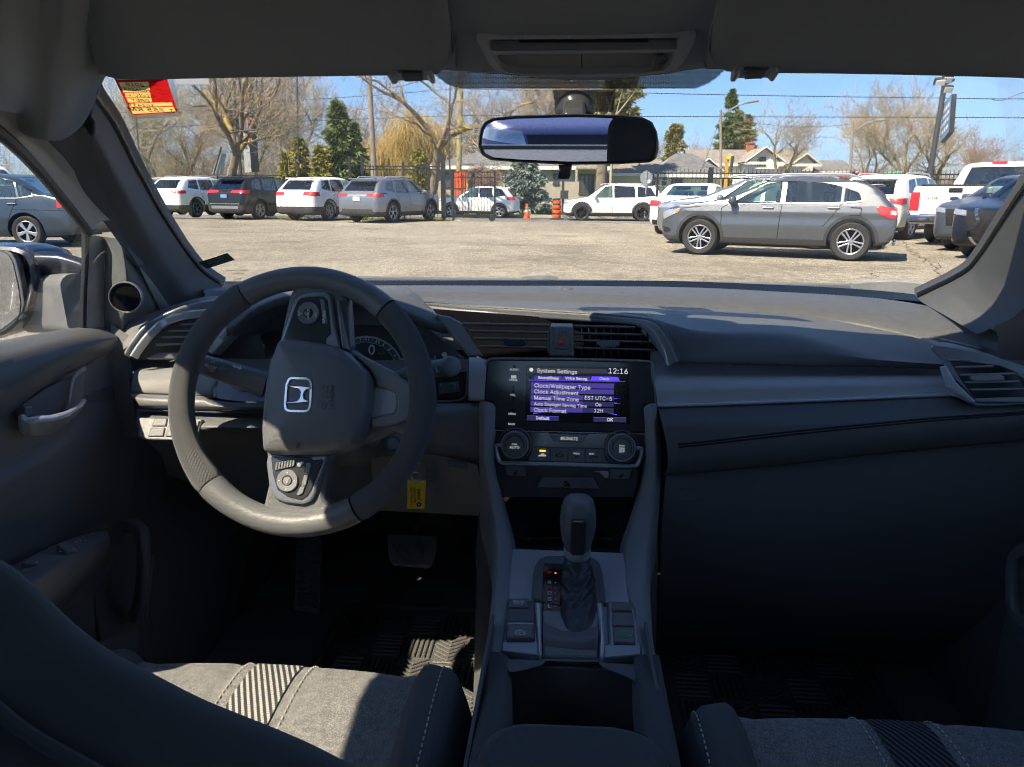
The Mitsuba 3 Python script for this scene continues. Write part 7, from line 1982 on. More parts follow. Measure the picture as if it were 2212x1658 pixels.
def bare_tree(seed, H=10., trunk=.16, r=.16, spread=.75, levels=6, kids=(2, 4), droop=0., wiggle=.16, twig=.007, lean=(0, 0), shrink=.72):
    """(thick segments, thin segments) of a leafless tree of about height H."""
    R = np.random.default_rng(seed)
    thick, thin = [], []

    def grow(p, d, length, rad, lv):
        n = 4 if lv > 0 else 5
        for i in range(n):
            d = unit(d+R.normal(0, wiggle, 3)*(.6 if lv == 0 else 1)+np.array([0, 0, .05 if lv < levels-1 else -droop]))
            q = p+d*length/n
            r1 = max(twig, rad*(1-.32/n*(1 if lv else .8)))
            (thick if rad > .035 else thin).append((p, q, rad, r1))
            p, rad = q, r1
            if lv >= 1 and lv < levels and R.random() < .55:
                e = unit(d+R.normal(0, spread, 3))
                grow(p, e, length*R.uniform(.45, .75), max(twig, rad*.5), lv+1 if lv+1 > 2 else 2)
        if lv < levels:
            k = R.integers(kids[0], kids[1]) if lv else R.integers(3, 5)
            ph = R.random()*6.28
            for i in range(k):
                a = ph+i*6.283/k+R.normal(0, .35)
                out = np.array([math.cos(a), math.sin(a), 0])
                e = unit(d*.9+out*spread*R.uniform(.6, 1.15)+np.array([0, 0, .12-droop*.4*lv]))
                grow(p, e, length*shrink*R.uniform(.8, 1.2)*(1.25 if lv == 0 else 1), max(twig, rad*(.66 if i else .78)), lv+1)

    grow(np.zeros(3), unit(np.array([lean[0], lean[1], 1.])), H*trunk*1.6, r, 0)
    top = max(s[1][2] for s in thick+thin)
    k = H/top
    sc_ = lambda S: [(a*k, b*k, ra*(.5+.5*k) if ra > twig*1.5 else ra, rb*(.5+.5*k) if rb > twig*1.5 else rb) for a, b, ra, rb in S]
    return sc_(thick), sc_(thin)


def bark_c(p, n, uv):
    b = fbm(p.x*5, p.y*5, p.z*1.6, 3)
    return mix((.15, .128, .10), (.29, .255, .20), b)


def lichen_c(p, n, uv):
    b = fbm(p.x*3, p.y*3, p.z*1.3, 4)
    return mix(mix((.15, .12, .09), (.27, .23, .17), b), (.38, .27, .05), smoothstep(.50, .66, fbm(p.x*2+7, p.y*2, p.z*.9, 3))*.75)


scene['m_bark'] = {'type': 'twosided', 'bsdf': {'type': 'principled', 'base_color': proc(bark_c), 'roughness': .95, 'specular': .1}}
scene['m_lichen_bark'] = {'type': 'twosided', 'bsdf': {'type': 'principled', 'base_color': proc(lichen_c), 'roughness': .95, 'specular': .1}}
pm('twig', (.36, .30, .22), .9, spec=.15)
pm('twig_red', (.32, .225, .18), .9, spec=.15)
pm('twig_gold', (.50, .38, .17), .9, spec=.15)
pm('twig_grey', (.42, .385, .32), .9, spec=.15)
PROTO = {}


def proto(name, **k):
    if name not in PROTO:
        a, b = bare_tree(**k)
        PROTO[name] = (tube_mesh(a, 6) if a else None, tube_mesh(b, 3) if b else None)
    return PROTO[name]


def put_tree(label, pr, pos, s=1., rz=0., bark='m_bark', twig='m_twig', group=None, sz=None, name='bare_tree', cat='tree'):
    t = thing(name, label, cat, group)
    M = T().translate(list(map(float, pos))).rotate([0, 0, 1], rz).scale([s, s, sz or s])
    a, b = pr
    if a:
        key = part(t, 'trunk', a, bark, smooth=True, to_world=M)
    if b:
        key = part(t, 'crown', b, twig, smooth=False, to_world=M)
    return t


def gat(px, y, d=0.):
    p = at(px, 400, y=y)
    return np.array([p[0], y, float(gz(p[0], y))+d])


def top_z(px, py, y):
    return at(px, py, y=y)[2]


PA = proto('a', seed=3, H=10, spread=.70, levels=5, r=.24, kids=(2, 4), twig=.009)
PB = proto('b', seed=11, H=10, spread=.55, levels=5, r=.18, kids=(2, 4), twig=.009)
PC = proto('c', seed=23, H=10, spread=.85, levels=5, r=.22, kids=(2, 4), wiggle=.22, twig=.009)
PD = proto('d', seed=31, H=10, spread=.45, levels=5, r=.15, trunk=.10, kids=(3, 5), twig=.008)
PE = proto('e', seed=47, H=6, spread=.65, levels=5, r=.06, trunk=.05, kids=(3, 5), twig=.006)
# the tree with the yellow lichen in front on the left, the broad one beside the poles
put_tree('large bare tree with yellow lichen on its forked trunk beside the tall blade sign', PA, gat(486, 40), 1.15, 40, 'm_lichen_bark', 'm_twig')
put_tree('broad bare tree with lichen-covered limbs in front of the golden willow', PC, gat(928, 41), 1.05, 200, 'm_lichen_bark', 'm_twig')
far = [(210, 55, PB, 1.15, 10, 'm_twig_grey', 'bare grey tree farthest left, close to the windscreen pillar'), (262, 62, PA, 1.2, 120, 'm_twig_grey', 'bare grey tree behind the vehicle data sticker'), (345, 58, PC, 1.0, 75, 'm_twig_grey', 'bare tree behind the thin pole on the left'), (420, 66, PD, 1.15, 20, 'm_twig', 'bare brown tree left of the lichen-covered forked trunk'),
       (560, 60, PD, 1.05, 140, 'm_twig', 'bare brown tree behind the tall blade sign'), (612, 68, PB, 1.25, 260, 'm_twig_grey', 'bare tree just left of the dark flagpole'), (668, 70, PD, 1.5, 60, 'm_twig_grey', 'slender tall bare tree right of the flagpole'), (725, 74, PC, 1.1, 300, 'm_twig', 'bare tree rising behind the pointed green spruce'),
       (830, 66, PB, 1.1, 33, 'm_twig', 'bare tree right of the grey utility pole'), (1080, 70, PA, 1.25, 250, 'm_twig', 'bare tree behind the green-stained utility pole'), (1140, 78, PC, 1.35, 15, 'm_twig', 'bare tree behind the left end of the mirror'), (1190, 70, PD, 1.45, 200, 'm_twig', 'bare tree above the middle of the mirror'),
       (1390, 95, PD, .95, 100, 'm_twig_red', 'small bare tree right of the tall pine'), (1500, 92, PE, 1.2, 100, 'm_twig_red', 'small bare tree left of the dark spruce')]
for px, y, pr, s, rz, tw, lb in far:
    put_tree(lb, pr, gat(px, y), s, rz, 'm_bark', tw, 'bare trees beyond the street')
put_tree('leaning bare tree growing in front of the white gabled house', proto('lean', seed=64, H=7.2, spread=.75, levels=5, r=.15, kids=(2, 4), lean=(.55, 0), wiggle=.2), gat(1655, 58), 1.12, -20, 'm_bark', 'm_twig')
put_tree('big many-stemmed bare tree behind the pickup and the leaning sign post', PD, gat(1962, 60), 1.05, 10, 'm_lichen_bark', 'm_twig', sz=1.02)
put_tree('bare tree at the left side of the big many-stemmed one', PB, gat(1880, 66), .92, 80, 'm_lichen_bark', 'm_twig')
put_tree('bare tree at the right side of the big many-stemmed one', PA, gat(2040, 66), .92, 180, 'm_lichen_bark', 'm_twig')
put_tree('reddish bare shrub tree right of the leaning sign post', PE, gat(2105, 62), 1.05, 50, 'm_bark', 'm_twig_red')
put_tree('small reddish bare tree at the far right edge', PE, gat(2200, 80), .95, 150, 'm_bark', 'm_twig_red')
put_tree('bare bush behind the pale fence by the pickup', PE, gat(1925, 58), .62, 250, 'm_bark', 'm_twig_red')


def willow(seed):
    R = np.random.default_rng(seed)
    a, b = bare_tree(seed, H=7.2, spread=.6, levels=4, r=.18, kids=(2, 4))
    ends = [s[1] for s in b if s[1][2] > 3.][::2]
    st = []
    for e in ends:
        for _ in range(5):
            p = e+R.normal(0, .25, 3)
            d = np.array([R.normal(0, .25), R.normal(0, .25), .3])
            for i in range(5):
                d = unit(d+np.array([R.normal(0, .12), R.normal(0, .12), -.42]))
                q = p+d*R.uniform(.25, .5)
                st.append((p, q, .012, .010))
                p = q
    return tube_mesh(a, 6), tube_mesh(b+st, 3)


put_tree('golden yellow weeping willow behind the broad bare tree', willow(5), gat(905, 60), 1.05, 0, 'm_bark', 'm_twig_gold', name='willow_tree')
put_tree('golden willow crown between the grey pole and the broad bare tree', PROTO.setdefault('wil2', willow(9)), gat(850, 64), .86, 90, 'm_bark', 'm_twig_gold', name='willow_tree')
put_tree('small weeping ornamental tree with rusty twigs behind the iron gate', PROTO.setdefault('wil3', willow(13)), gat(1032, 46), .36, 40, 'm_bark', 'm_twig_red', name='willow_tree', sz=.42)


def leaf_mesh(P, D, L_, w, seed, droop=.0):
    """Small pointed blades at P along D."""
    R = np.random.default_rng(seed)
    n = len(P)
    s = np.cross(D, R.normal(0, 1, (n, 3)))
    s /= np.linalg.norm(s, axis=1, keepdims=True)+1e-9
    l = L_*(.6+.8*R.random((n, 1)))
    a, b, c = P-s*w*l, P+s*w*l, P+D*l+np.array([0, 0, -droop])*l
    return np.stack([a, b, c], 1).reshape(-1, 3), np.arange(3*n).reshape(-1, 3)


def conifer(seed, H, R0, n=9000, start=.06, pw=.9, leaf=.34, droop=.25, clump=.5):
    R = np.random.default_rng(seed)
    nb = int(150)
    hb = start+(1-start)*np.sort(R.random(nb))**.85
    az = R.random(nb)*6.283
    P, D = [], []
    per = n//nb
    limbs = [(np.zeros(3), np.array([0, 0, H*.97]), .018*H, .01)]
    for h, a in zip(hb, az):
        ln = R0*(1-h)**pw*R.uniform(.5, 1.2)+.06*R0
        o = np.array([math.cos(a), math.sin(a), 0])
        base = np.array([0, 0, h*H])
        tip = base+o*ln+np.array([0, 0, ln*(.22-droop)])
        limbs.append((base, base*.4+tip*.6, .012*H*(1-h)+.01, .006))
        t = R.random(per)**.6
        m = base+(tip-base)*t[:, None]+np.array([0, 0, -.12])*(t*(1-t))[:, None]*ln
        sp = ln*.20*(1.1-t)[:, None]+.04
        m = m+R.normal(0, 1, (per, 3))*sp*[1, 1, .55]
        d = o*.8+R.normal(0, .45, (per, 3))+np.array([0, 0, -.1])
        P.append(m)
        D.append(d/np.linalg.norm(d, axis=1, keepdims=True))
    return tube_mesh(limbs, 5), leaf_mesh(np.vstack(P), np.vstack(D), leaf, .22, seed+1, .1)


def needle(name, c0, c1):
    def f(p, n, uv):
        return mix(c0, c1, noise(p.x*2.2, p.y*2.2, p.z*2.2)*.6+cell_rand(p.x*9, p.y*9, p.z*9)*.4)
    scene['m_'+name] = {'type': 'twosided', 'bsdf': {'type': 'principled', 'base_color': proc(f), 'roughness': .75, 'specular': .25}}


needle('spruce', (.06, .10, .035), (.19, .25, .08))
needle('cedar', (.15, .15, .04), (.36, .32, .08))
needle('blue_spruce', (.12, .165, .15), (.36, .43, .38))
needle('yew', (.10, .11, .035), (.28, .27, .08))


def conifer_at(label, px, y, top, width_px, mat_, seed, cat='tree', name='conifer', base=.0, **k):
    p = gat(px, y, base)
    H = top_z(px, top, y)-p[2]
    R0 = width_px*y/FOC/2
    return put_tree(label, conifer(seed, H, R0, **k), p, 1, 0, 'm_bark', mat_, name=name, cat=cat)


conifer_at('pointed dark green spruce left of the grey utility pole', 737, 50, 222, 130, 'm_spruce', 101, n=12000)
conifer_at('spruce behind the pointed one, nearer the utility pole', 768, 55, 268, 90, 'm_spruce', 102, n=6000)
conifer_at('low yellowish cedar left of the pointed spruce', 698, 49, 318, 60, 'm_cedar', 103, n=5000, pw=.5)
conifer_at('yellowish cedar beside the dark flagpole', 652, 50, 300, 44, 'm_cedar', 104, n=4500, pw=.5)
conifer_at('small yellowish cedar left of the flagpole', 622, 52, 330, 44, 'm_cedar', 105, n=3500, pw=.5)
conifer_at('yellow-green cedar at the foot of the broad bare tree', 905, 50, 330, 46, 'm_cedar', 106, n=3500, pw=.5)
conifer_at('blue spruce in front of the beige bungalow', 1136, 45.5, 330, 116, 'm_blue_spruce', 107, n=13000, pw=.62, leaf=.26, name='blue_spruce')
conifer_at('tall dark spruce behind the grey roofs', 1567, 84, 196, 105, 'm_spruce', 108, n=12000)
conifer_at('lighter evergreen right of the tall dark spruce', 1606, 84, 250, 66, 'm_yew', 109, n=6000, pw=.6)
conifer_at('light evergreen left part of the tall dark spruce', 1585, 88, 240, 60, 'm_yew', 119, n=5000, pw=.6)
conifer_at('round green evergreen right of the mirror', 1453, 80, 268, 70, 'm_yew', 110, n=8000, pw=.45)
conifer_at('low hedge cedar behind the street fence', 1568, 62, 372, 24, 'm_cedar', 111, n=1500, pw=.4)
# tall pine above the mirror: bare trunk, crown high up
pp = gat(1318, 58)
a_, b_ = conifer(120, 6.4, 2.3, n=9000, start=.05, pw=.35, leaf=.36)
pz_ = top_z(1325, 150, 58)-6.2
t = thing('pine_tree', 'tall pine with a bare grey trunk, its crown high above the mirror', 'tree')
M = T().translate([float(at(1332, 300, y=58)[0]), 58., float(pz_)])
part(t, 'crown', b_, 'm_yew', smooth=False, to_world=M)
part(t, 'trunk', tube_mesh([(np.array([pp[0]-.4, 58, -.3]), np.array([at(1332, 300, y=58)[0], 58., pz_+5]), .38, .12)], 10), 'm_bark', smooth=True)
put_tree('grey tree trunk right of the bungalow door, crown hidden by the mirror', (tube_mesh([(np.zeros(3), np.array([.1, 0, 4.8]), .36, .30)], 10), tube_mesh([(np.array([.1, 0, 4.8]), np.array([d*.6, 0, 7.]), .1, .02) for d in (-1, 1, 3)], 4)), gat(1297, 47), 1, 0)
put_tree('slim birch-coloured trunk right of the thick grey one', (tube_mesh([(np.zeros(3), np.array([.05, 0, 5.0]), .09, .06)], 8), tube_mesh([(np.array([.05, 0, 5.0]), np.array([d*.5, 0, 7.]), .05, .02) for d in (-1, 1)], 4)), gat(1318, 46), 1, 0, 'm_twig_grey')
# dense thicket and far woods behind everything
def thicket(seed, n, x0, x1, y0, y1, h0, h1):
    R = np.random.default_rng(seed)
    S = []
    for _ in range(n):
        x, y = R.uniform(x0, x1), R.uniform(y0, y1)
        p = np.array([x, y, -.25])
        H = R.uniform(h0, h1)
        d = unit(np.array([R.normal(0, .12), R.normal(0, .12), 1]))
        r = R.uniform(.015, .035)
        k = 6
        for i in range(k):
            d = unit(d+R.normal(0, .15, 3)*[1, 1, .4])
            q = p+d*H/k
            S.append((p, q, r, r*.82))
            if i >= 1:
                for _ in range(3):
                    e = unit(d*.8+R.normal(0, .6, 3))
                    q2 = q+e*H*R.uniform(.08, .22)
                    S.append((q, q2, r*.5, .008))
                    q3 = q2+unit(e+R.normal(0, .5, 3))*H*R.uniform(.06, .14)
                    S.append((q2, q3, .009, .006))
            p, r = q, r*.82
    return tube_mesh(S, 3)


def thick_c(p, n, uv):
    return mix((.28, .215, .15), (.42, .35, .24), noise(p.x*.25, p.y*.25, p.z*.4))


scene['m_thicket'] = {'type': 'twosided', 'bsdf': {'type': 'principled', 'base_color': proc(thick_c), 'roughness': .95, 'specular': .1}}
pxx = lambda px, y: float(at(px, 400, y=y)[0])
setting('thicket', thicket(1, 900, pxx(150, 62), pxx(800, 62), 60, 74, 2.5, 6.5), 'm_thicket', smooth=False, label='brown leafless thicket behind the far left row', kind='stuff')
setting('thicket', thicket(2, 500, pxx(780, 66), pxx(1120, 66), 64, 76, 2., 5.), 'm_thicket', smooth=False, label='brown leafless thicket behind the bungalow and willow', kind='stuff')
setting('thicket', thicket(3, 520, pxx(1810, 66), pxx(2330, 66), 64, 78, 1.6, 3.6), 'm_thicket', smooth=False, label='brown leafless thicket behind the pickup', kind='stuff')
setting('woods', thicket(4, 1500, -110, 130, 110, 150, 5., 10.), 'm_thicket', smooth=False, label='far bare woods along the horizon', kind='stuff')
setting('woods', thicket(5, 700, -75, pxx(-20, 48), 26, 60, 3., 8.), 'm_thicket', smooth=False, label='bare woods beyond the driver window', kind='stuff')

# ---------------------------------------------------------------- houses
def plank_c(c0, c1, s):
    def f(p, n, uv):
        v = p.z*s-dr.floor(p.z*s)
        return mix(c0, c1, smoothstep(0., .12, v))
    return f


for nm, c0, c1, s in (('beige_wall', (.30, .275, .24), (.40, .37, .325), 5.), ('cream_wall', (.55, .50, .38), (.72, .67, .53), 6.), ('white_wall', (.60, .60, .58), (.76, .76, .74), 6.)):
    scene['m_'+nm] = {'type': 'twosided', 'bsdf': {'type': 'principled', 'base_color': proc(plank_c(c0, c1, s)), 'roughness': .8, 'specular': .2}}


def shingle(c0, c1):
    def f(p, n, uv):
        r = dr.floor(p.z*9)
        return mix(c0, c1, cell_rand(p.x*4+r*.5, r, p.y*2)*.6+noise(p.x*.7, p.y*.7, p.z)*.4)
    return f


for nm, c0, c1 in (('roof_grey', (.10, .105, .115), (.19, .195, .205)), ('roof_brown', (.16, .145, .13), (.27, .25, .225))):
    scene['m_'+nm] = {'type': 'twosided', 'bsdf': {'type': 'principled', 'base_color': proc(shingle(c0, c1)), 'roughness': .9, 'specular': .2}}
pm('white_trim', (.74, .74, .72), .6)
pm('window_frame', (.06, .065, .07), .5)
pm('window_pane', (.05, .06, .07), .06, spec=.8)
pm('brick_red', (.34, .12, .075), .9)


def house(name, label, x0, x1, y0, y1, ez, rz_, wall, roof, kind='gable', over=.45, trim='m_white_trim'):
    t = thing(name, label, 'house')
    zb = -.3
    part(t, 'wall', box(x0, x1, y0, y1, zb, ez), wall)
    a, b, c, d = x0-over, x1+over, y0-over, y1+over
    ym, xm, th = (y0+y1)/2, (x0+x1)/2, .14
    if kind == 'gable':
        V = [(a, c, ez-.1), (b, c, ez-.1), (a, ym, rz_), (b, ym, rz_), (a, d, ez-.1), (b, d, ez-.1)]
        F = [(0, 1, 3, 2), (2, 3, 5, 4)]
        for q in (x0, x1):
            part(t, 'gable', (np.array([(q, y0, ez), (q, y1, ez), (q, ym, rz_-.1)]), np.array([(0, 1, 2)])), wall)
    elif kind == 'front':                      # gable end towards us
        V = [(a, c, ez-.1), (a, d, ez-.1), (xm, c, rz_), (xm, d, rz_), (b, c, ez-.1), (b, d, ez-.1)]
        F = [(1, 0, 2, 3), (3, 2, 4, 5)]
        part(t, 'gable', (np.array([(x0, y0+.002, ez), (x1, y0+.002, ez), (xm, y0+.002, rz_-.12)]), np.array([(0, 1, 2)])), wall)
        for p, q in (((a, c-.02, ez-.12), (xm, c-.02, rz_-.02)), ((xm, c-.02, rz_-.02), (b, c-.02, ez-.12))):
            part(t, 'bargeboard', sweep([p, q], rrect(.10, .22, .02, 2), 2, smooth=False), trim)
    else:                                      # hip
        h = min((y1-y0)/2+over, (x1-x0)/2)*.9
        V = [(a, c, ez-.1), (b, c, ez-.1), (b, d, ez-.1), (a, d, ez-.1), (a+h, ym, rz_), (b-h, ym, rz_)]
        F = [(0, 1, 5, 4), (2, 3, 4, 5), (1, 2, 5, 5), (3, 0, 4, 4)]
    V = np.array(V, float)
    rf = part(t, 'roof', join((V, np.array(F)), (V-[0, 0, th], np.array(F)[:, ::-1])), roof, smooth=False)
    part(t, 'eave', join(box(a, b, c-.03, c+.06, ez-.32, ez-.09), box(a, b, d-.06, d+.03, ez-.32, ez-.09)), trim)
    return t, rf


def window(t, px0, py0, px1, py1, y, nx=2, ny=1, frame='m_window_frame', name='window'):
    a, b = at(px0, py0, y=y), at(px1, py1, y=y)
    x0, x1, z0, z1 = a[0], b[0], b[2], a[2]
    w = numbered(t+'__'+name)
    bars = [box(x0-.09, x1+.09, y-.08, y+.02, z1, z1+.1), box(x0-.09, x1+.09, y-.10, y+.02, z0-.1, z0)]
    bars += [box(x-.05, x+.05, y-.075, y+.02, z0+.001, z1-.001) for x in np.linspace(x0, x1, nx+1)]
    bars += [box(x0+.06, x1-.06, y-.06, y+.02, z-.03, z+.03) for z in np.linspace(z0, z1, ny+1)[1:-1]]
    part(w, 'frame', join(*bars), frame)
    part(w, 'pane', box(x0, x1, y-.025, y+.01, z0, z1), 'm_window_pane')


X_ = lambda px, y: float(at(px, 400, y=y)[0])
Zt = lambda px, py, y: float(at(px, py, y=y)[2])
Y1 = 52.
h1, r1 = house('bungalow', 'beige bungalow with a grey shingle roof behind the gate and the blue spruce', X_(934, Y1), X_(1302, Y1), Y1, Y1+9, Zt(1034, 356, Y1), Zt(1034, 318, Y1+4.5), 'm_beige_wall', 'm_roof_grey', 'hip')
window(h1, 1253, 380, 1281, 417, Y1, 3, 1)
window(h1, 1197, 379, 1205, 396, Y1, 1, 1)
window(h1, 1040, 378, 1062, 400, Y1, 2, 1)
window(h1, 960, 378, 985, 402, Y1, 2, 1)
part(h1, 'porch', join(box(X_(1243, Y1), X_(1300, Y1), Y1-1.6, Y1, Zt(1270, 366, Y1)-.0, Zt(1270, 366, Y1)+.18), *[box(x-.07, x+.07, Y1-1.55, Y1-1.41, -.3, Zt(1270, 366, Y1)) for x in (X_(1244, Y1), X_(1298, Y1))]), 'm_beige_wall')
Y2 = 60.
h2, r2 = house('cottage', 'cream cottage with a grey hip roof right of the mirror', X_(1424, Y2), X_(1560, Y2), Y2, Y2+9, Zt(1440, 374, Y2), Zt(1440, 332, Y2+4.5), 'm_cream_wall', 'm_roof_grey', 'hip')
window(h2, 1404+24, 381, 1417+24, 401, Y2, 1, 2, 'm_white_trim')
window(h2, 1452, 381, 1472, 402, Y2, 2, 1)
h2b, _ = house('cottage', 'cream side wing with a brown roof below the right end of the mirror', X_(1318, Y2+1), X_(1422, Y2+1), Y2+1, Y2+8, Zt(1360, 372, Y2+1), Zt(1360, 344, Y2+4.5), 'm_cream_wall', 'm_roof_brown', 'gable')
window(h2b, 1398, 381, 1416, 401, Y2+1, 2, 2, 'm_white_trim')
h3, _ = house('cottage', 'small grey-roofed house with its gable end beside the street lamp', X_(1496, 66), X_(1556, 66), 66, 76, Zt(1530, 374, 66), Zt(1527, 343, 66), 'm_cream_wall', 'm_roof_grey', 'front')
Y4 = 74.
h4, r4 = house('gabled_house', 'white house with a brown roof, red brick chimney and front gables behind the leaning tree', X_(1500, Y4), X_(1756, Y4), Y4, Y4+9, Zt(1620, 352, Y4), Zt(1620, 324, Y4+4.5), 'm_white_wall', 'm_roof_brown', 'gable')
cx_ = X_(1614, Y4+4)
ch_ = part(r4, 'chimney', box(cx_-.32, cx_+.32, Y4+3.6, Y4+4.4, Zt(1614, 335, Y4+4), Zt(1614, 311, Y4+4)), 'm_brick_red')
part(r4, 'chimney_cap', box(cx_-.38, cx_+.38, Y4+3.5, Y4+4.5, Zt(1614, 311, Y4+4), Zt(1614, 308.5, Y4+4)), 'm_brick_red')
h5, _ = house('gabled_house', 'white front gable with bright bargeboards beside the brick chimney', X_(1614, Y4-3), X_(1678, Y4-3), Y4-3, Y4+2, Zt(1645, 348, Y4-3), Zt(1645, 318, Y4-3), 'm_white_wall', 'm_roof_brown', 'front')
window(h5, 1638, 342, 1652, 356, Y4-3, 2, 1)
h6, _ = house('gabled_house', 'white house wing with a grey roof left of the second street lamp', X_(1764, Y4-2), X_(1836, Y4-2), Y4-2, Y4+6, Zt(1790, 368, Y4-2), Zt(1790, 347, Y4+2), 'm_white_wall', 'm_roof_grey', 'gable')
h7, _ = house('gabled_house', 'narrow dormer gable between the two white houses', X_(1716, Y4-3), X_(1752, Y4-3), Y4-3, Y4+1, Zt(1730, 352, Y4-3), Zt(1734, 332, Y4-3), 'm_white_wall', 'm_roof_brown', 'front')

# ---------------------------------------------------------------- iron fence and gate
pm('iron', (.022, .026, .030), .45, .3)
def fence(label, segs, post_px, picket=.145, y=None, zt=2.0, zr=(1.92, 1.72, .25)):
    t = thing('iron_fence', label, 'fence')
    return t


fl = thing('iron_fence', 'dark iron picket fence behind the silver-grey crossover, left of the gate', 'fence')
FY = 31.2
for px, top, w in ((757, 338, .09), (784, 337, .10), (872, 350, .08), (926, 352, .09), (957.5, 334, .17)):
    x = X_(px, FY)
    part(fl, 'post', box(x-w/2, x+w/2, FY-w/2, FY+w/2, -.2, Zt(px, top, FY)), 'm_iron')
for z0, x0, x1 in ((Zt(870, 360, FY), X_(789, FY), X_(955, FY)), (Zt(870, 367, FY), X_(789, FY), X_(955, FY)), (.28, X_(789, FY), X_(955, FY)), (Zt(770, 356, FY), X_(742, FY), X_(784, FY))):
    part(fl, 'rail', box(x0, x1, FY-.02, FY+.02, z0-.022, z0+.022), 'm_iron')
zt_ = Zt(870, 359, FY)
for x in np.arange(X_(791, FY), X_(954, FY), .16):
    part(fl, 'picket', box(x-.009, x+.009, FY-.009, FY+.009, .1, zt_), 'm_iron')
gt = thing('iron_gate', 'dark iron sliding gate panel on a small wheel, standing open in front of the street', 'gate')
GY = 30.6
x0, x1 = X_(979, GY), X_(1069, GY)
zt_, zb_ = Zt(1025, 371, GY), Zt(1025, 464, GY)
for nm, b in (('post', box(x0-.04, x0+.04, GY-.03, GY+.03, .02, zt_+.02)), ('post', box(x1-.03, x1+.03, GY-.03, GY+.03, zb_-.05, zt_)), ('rail', box(x0, x1, GY-.02, GY+.02, zt_-.04, zt_)), ('rail', box(x0, x1, GY-.02, GY+.02, zt_-.24, zt_-.20)), ('beam', box(x0, x1, GY-.04, GY+.04, zb_-.10, zb_)), ('rail', box(x0, x1, GY-.02, GY+.02, zb_+.10, zb_+.13))):
    part(gt, nm, b, 'm_iron')
for x in np.arange(x0+.10, x1-.05, .125):
    part(gt, 'picket', box(x-.008, x+.008, GY-.008, GY+.008, zb_, zt_-.02), 'm_iron')
gw = numbered(gt+'__wheel')
part(gw, 'tyre', align(lathe([(.06, -.04), (.125, -.045), (.13, 0), (.125, .045), (.06, .04)], 20), [x1-.10, GY-.10, .13], [0, -1, 0]), 'm_tyre')
part(gw, 'hub', align(lathe([(0, .05), (.06, .045), (.06, -.045)], 16), [x1-.10, GY-.10, .13], [0, -1, 0]), 'm_iron')
frr = thing('iron_fence', 'dark iron picket fence along the street behind the cars on the right', 'fence')
FY2 = 32.6
for k, px in enumerate((1420, 1534, 1700, 1840, 2004, 2140)):
    x = X_(px, FY2)
    w = .17 if px in (1534, 2004) else .08
    part(frr, 'post', box(x-w/2, x+w/2, FY2-w/2, FY2+w/2, -.3, Zt(px, {1534: 362, 2004: 362}.get(px, 371), FY2)), 'm_iron')
xa, xb = X_(1420, FY2), X_(2260, FY2)
zt2 = Zt(1600, 375, FY2)
for z0 in (zt2, zt2-.20, .1):
    part(frr, 'rail', box(xa, xb, FY2-.02, FY2+.02, z0-.022, z0+.022), 'm_iron')
for x in np.arange(xa+.1, xb, .16):
    part(frr, 'picket', box(x-.009, x+.009, FY2-.009, FY2+.009, 0, zt2+.18), 'm_iron')

# ---------------------------------------------------------------- poles, lamps, wires, signs
pm('pole_wood', (.27, .235, .20), .9)
pm('pole_green', (.34, .31, .16), .9)
pm('steel_grey', (.42, .43, .44), .45, .6)
pm('steel_dark', (.07, .075, .085), .4, .4)
pm('wire', (.03, .032, .036), .6)


def pole(name, label, cat, px0, py0, px1, py1, y, r0, r1, m_):
    """A pole through two pixels (bottom and top) at one distance."""
    t = thing(name, label, cat)
    a, b = at(px0, py0, y=y), at(px1, py1, y=y)
    a = a+(b-a)*((gz(0, y)-.1-a[2])/(b[2]-a[2]))
    part(t, 'pole', tube_mesh([(a, b, r0, r1)], 12), m_, smooth=True)
    return t, a, b


uA, a1, b1 = pole('utility_pole', 'thick grey wooden utility pole right of the pointed spruce', 'utility pole', 808, 370, 794, 100, 44, .17, .14, 'm_pole_wood')
uB, a2, b2 = pole('utility_pole', 'greenish wooden utility pole standing behind the iron gate', 'utility pole', 990, 420, 997, 100, 45, .165, .14, 'm_pole_green')
bx = at(1010, 357, y=44.8)
part(uB, 'bracket', sweep([at(993, 357, y=44.8), at(1018, 356, y=44.8), at(1024, 357, y=44.8)], .05, 6), 'm_steel_dark')
pole('flagpole', 'thin dark flagpole behind the white crossover in the far row', 'pole', 645, 375, 641, 120, 46, .045, .04, 'm_steel_dark')
pole('thin_pole', 'thin dark pole left of the forked lichen-covered tree', 'pole', 303, 375, 293, 235, 46, .045, .035, 'm_steel_dark')
gp_ = thing('guy_pole', 'slim dark leaning pole in front of the iron gate', 'pole')
part(gp_, 'pole', tube_mesh([(at(979, 466, y=30.9)*[1, 1, 0], at(969, 320, y=30.9), .035, .03), (at(969, 320, y=30.9), at(976, 60, y=30.9), .03, .022)], 8), 'm_steel_dark', smooth=True)


def street_lamp(label, base, top, armk, y, r=.09, m_='m_pole_wood'):
    t, a, b = pole('street_lamp', label, 'street lamp', *base, *top, y, r, r*.8, m_)
    P = [at(px, py, y=y-.4*k) for k, (px, py) in enumerate(armk)]
    part(t, 'arm', sweep(P, .045, 14), 'm_steel_grey')
    d = unit(P[-1]-P[-2])
    part(t, 'lamp_head', place(rbox(.75, .22, .12, .05, 4), P[-1]+d*.3, unit(d*[1, 1, .2]), unit(np.cross([0, 0, 1], unit(d*[1, 1, .2])))), 'm_steel_grey', smooth=40)
    return t


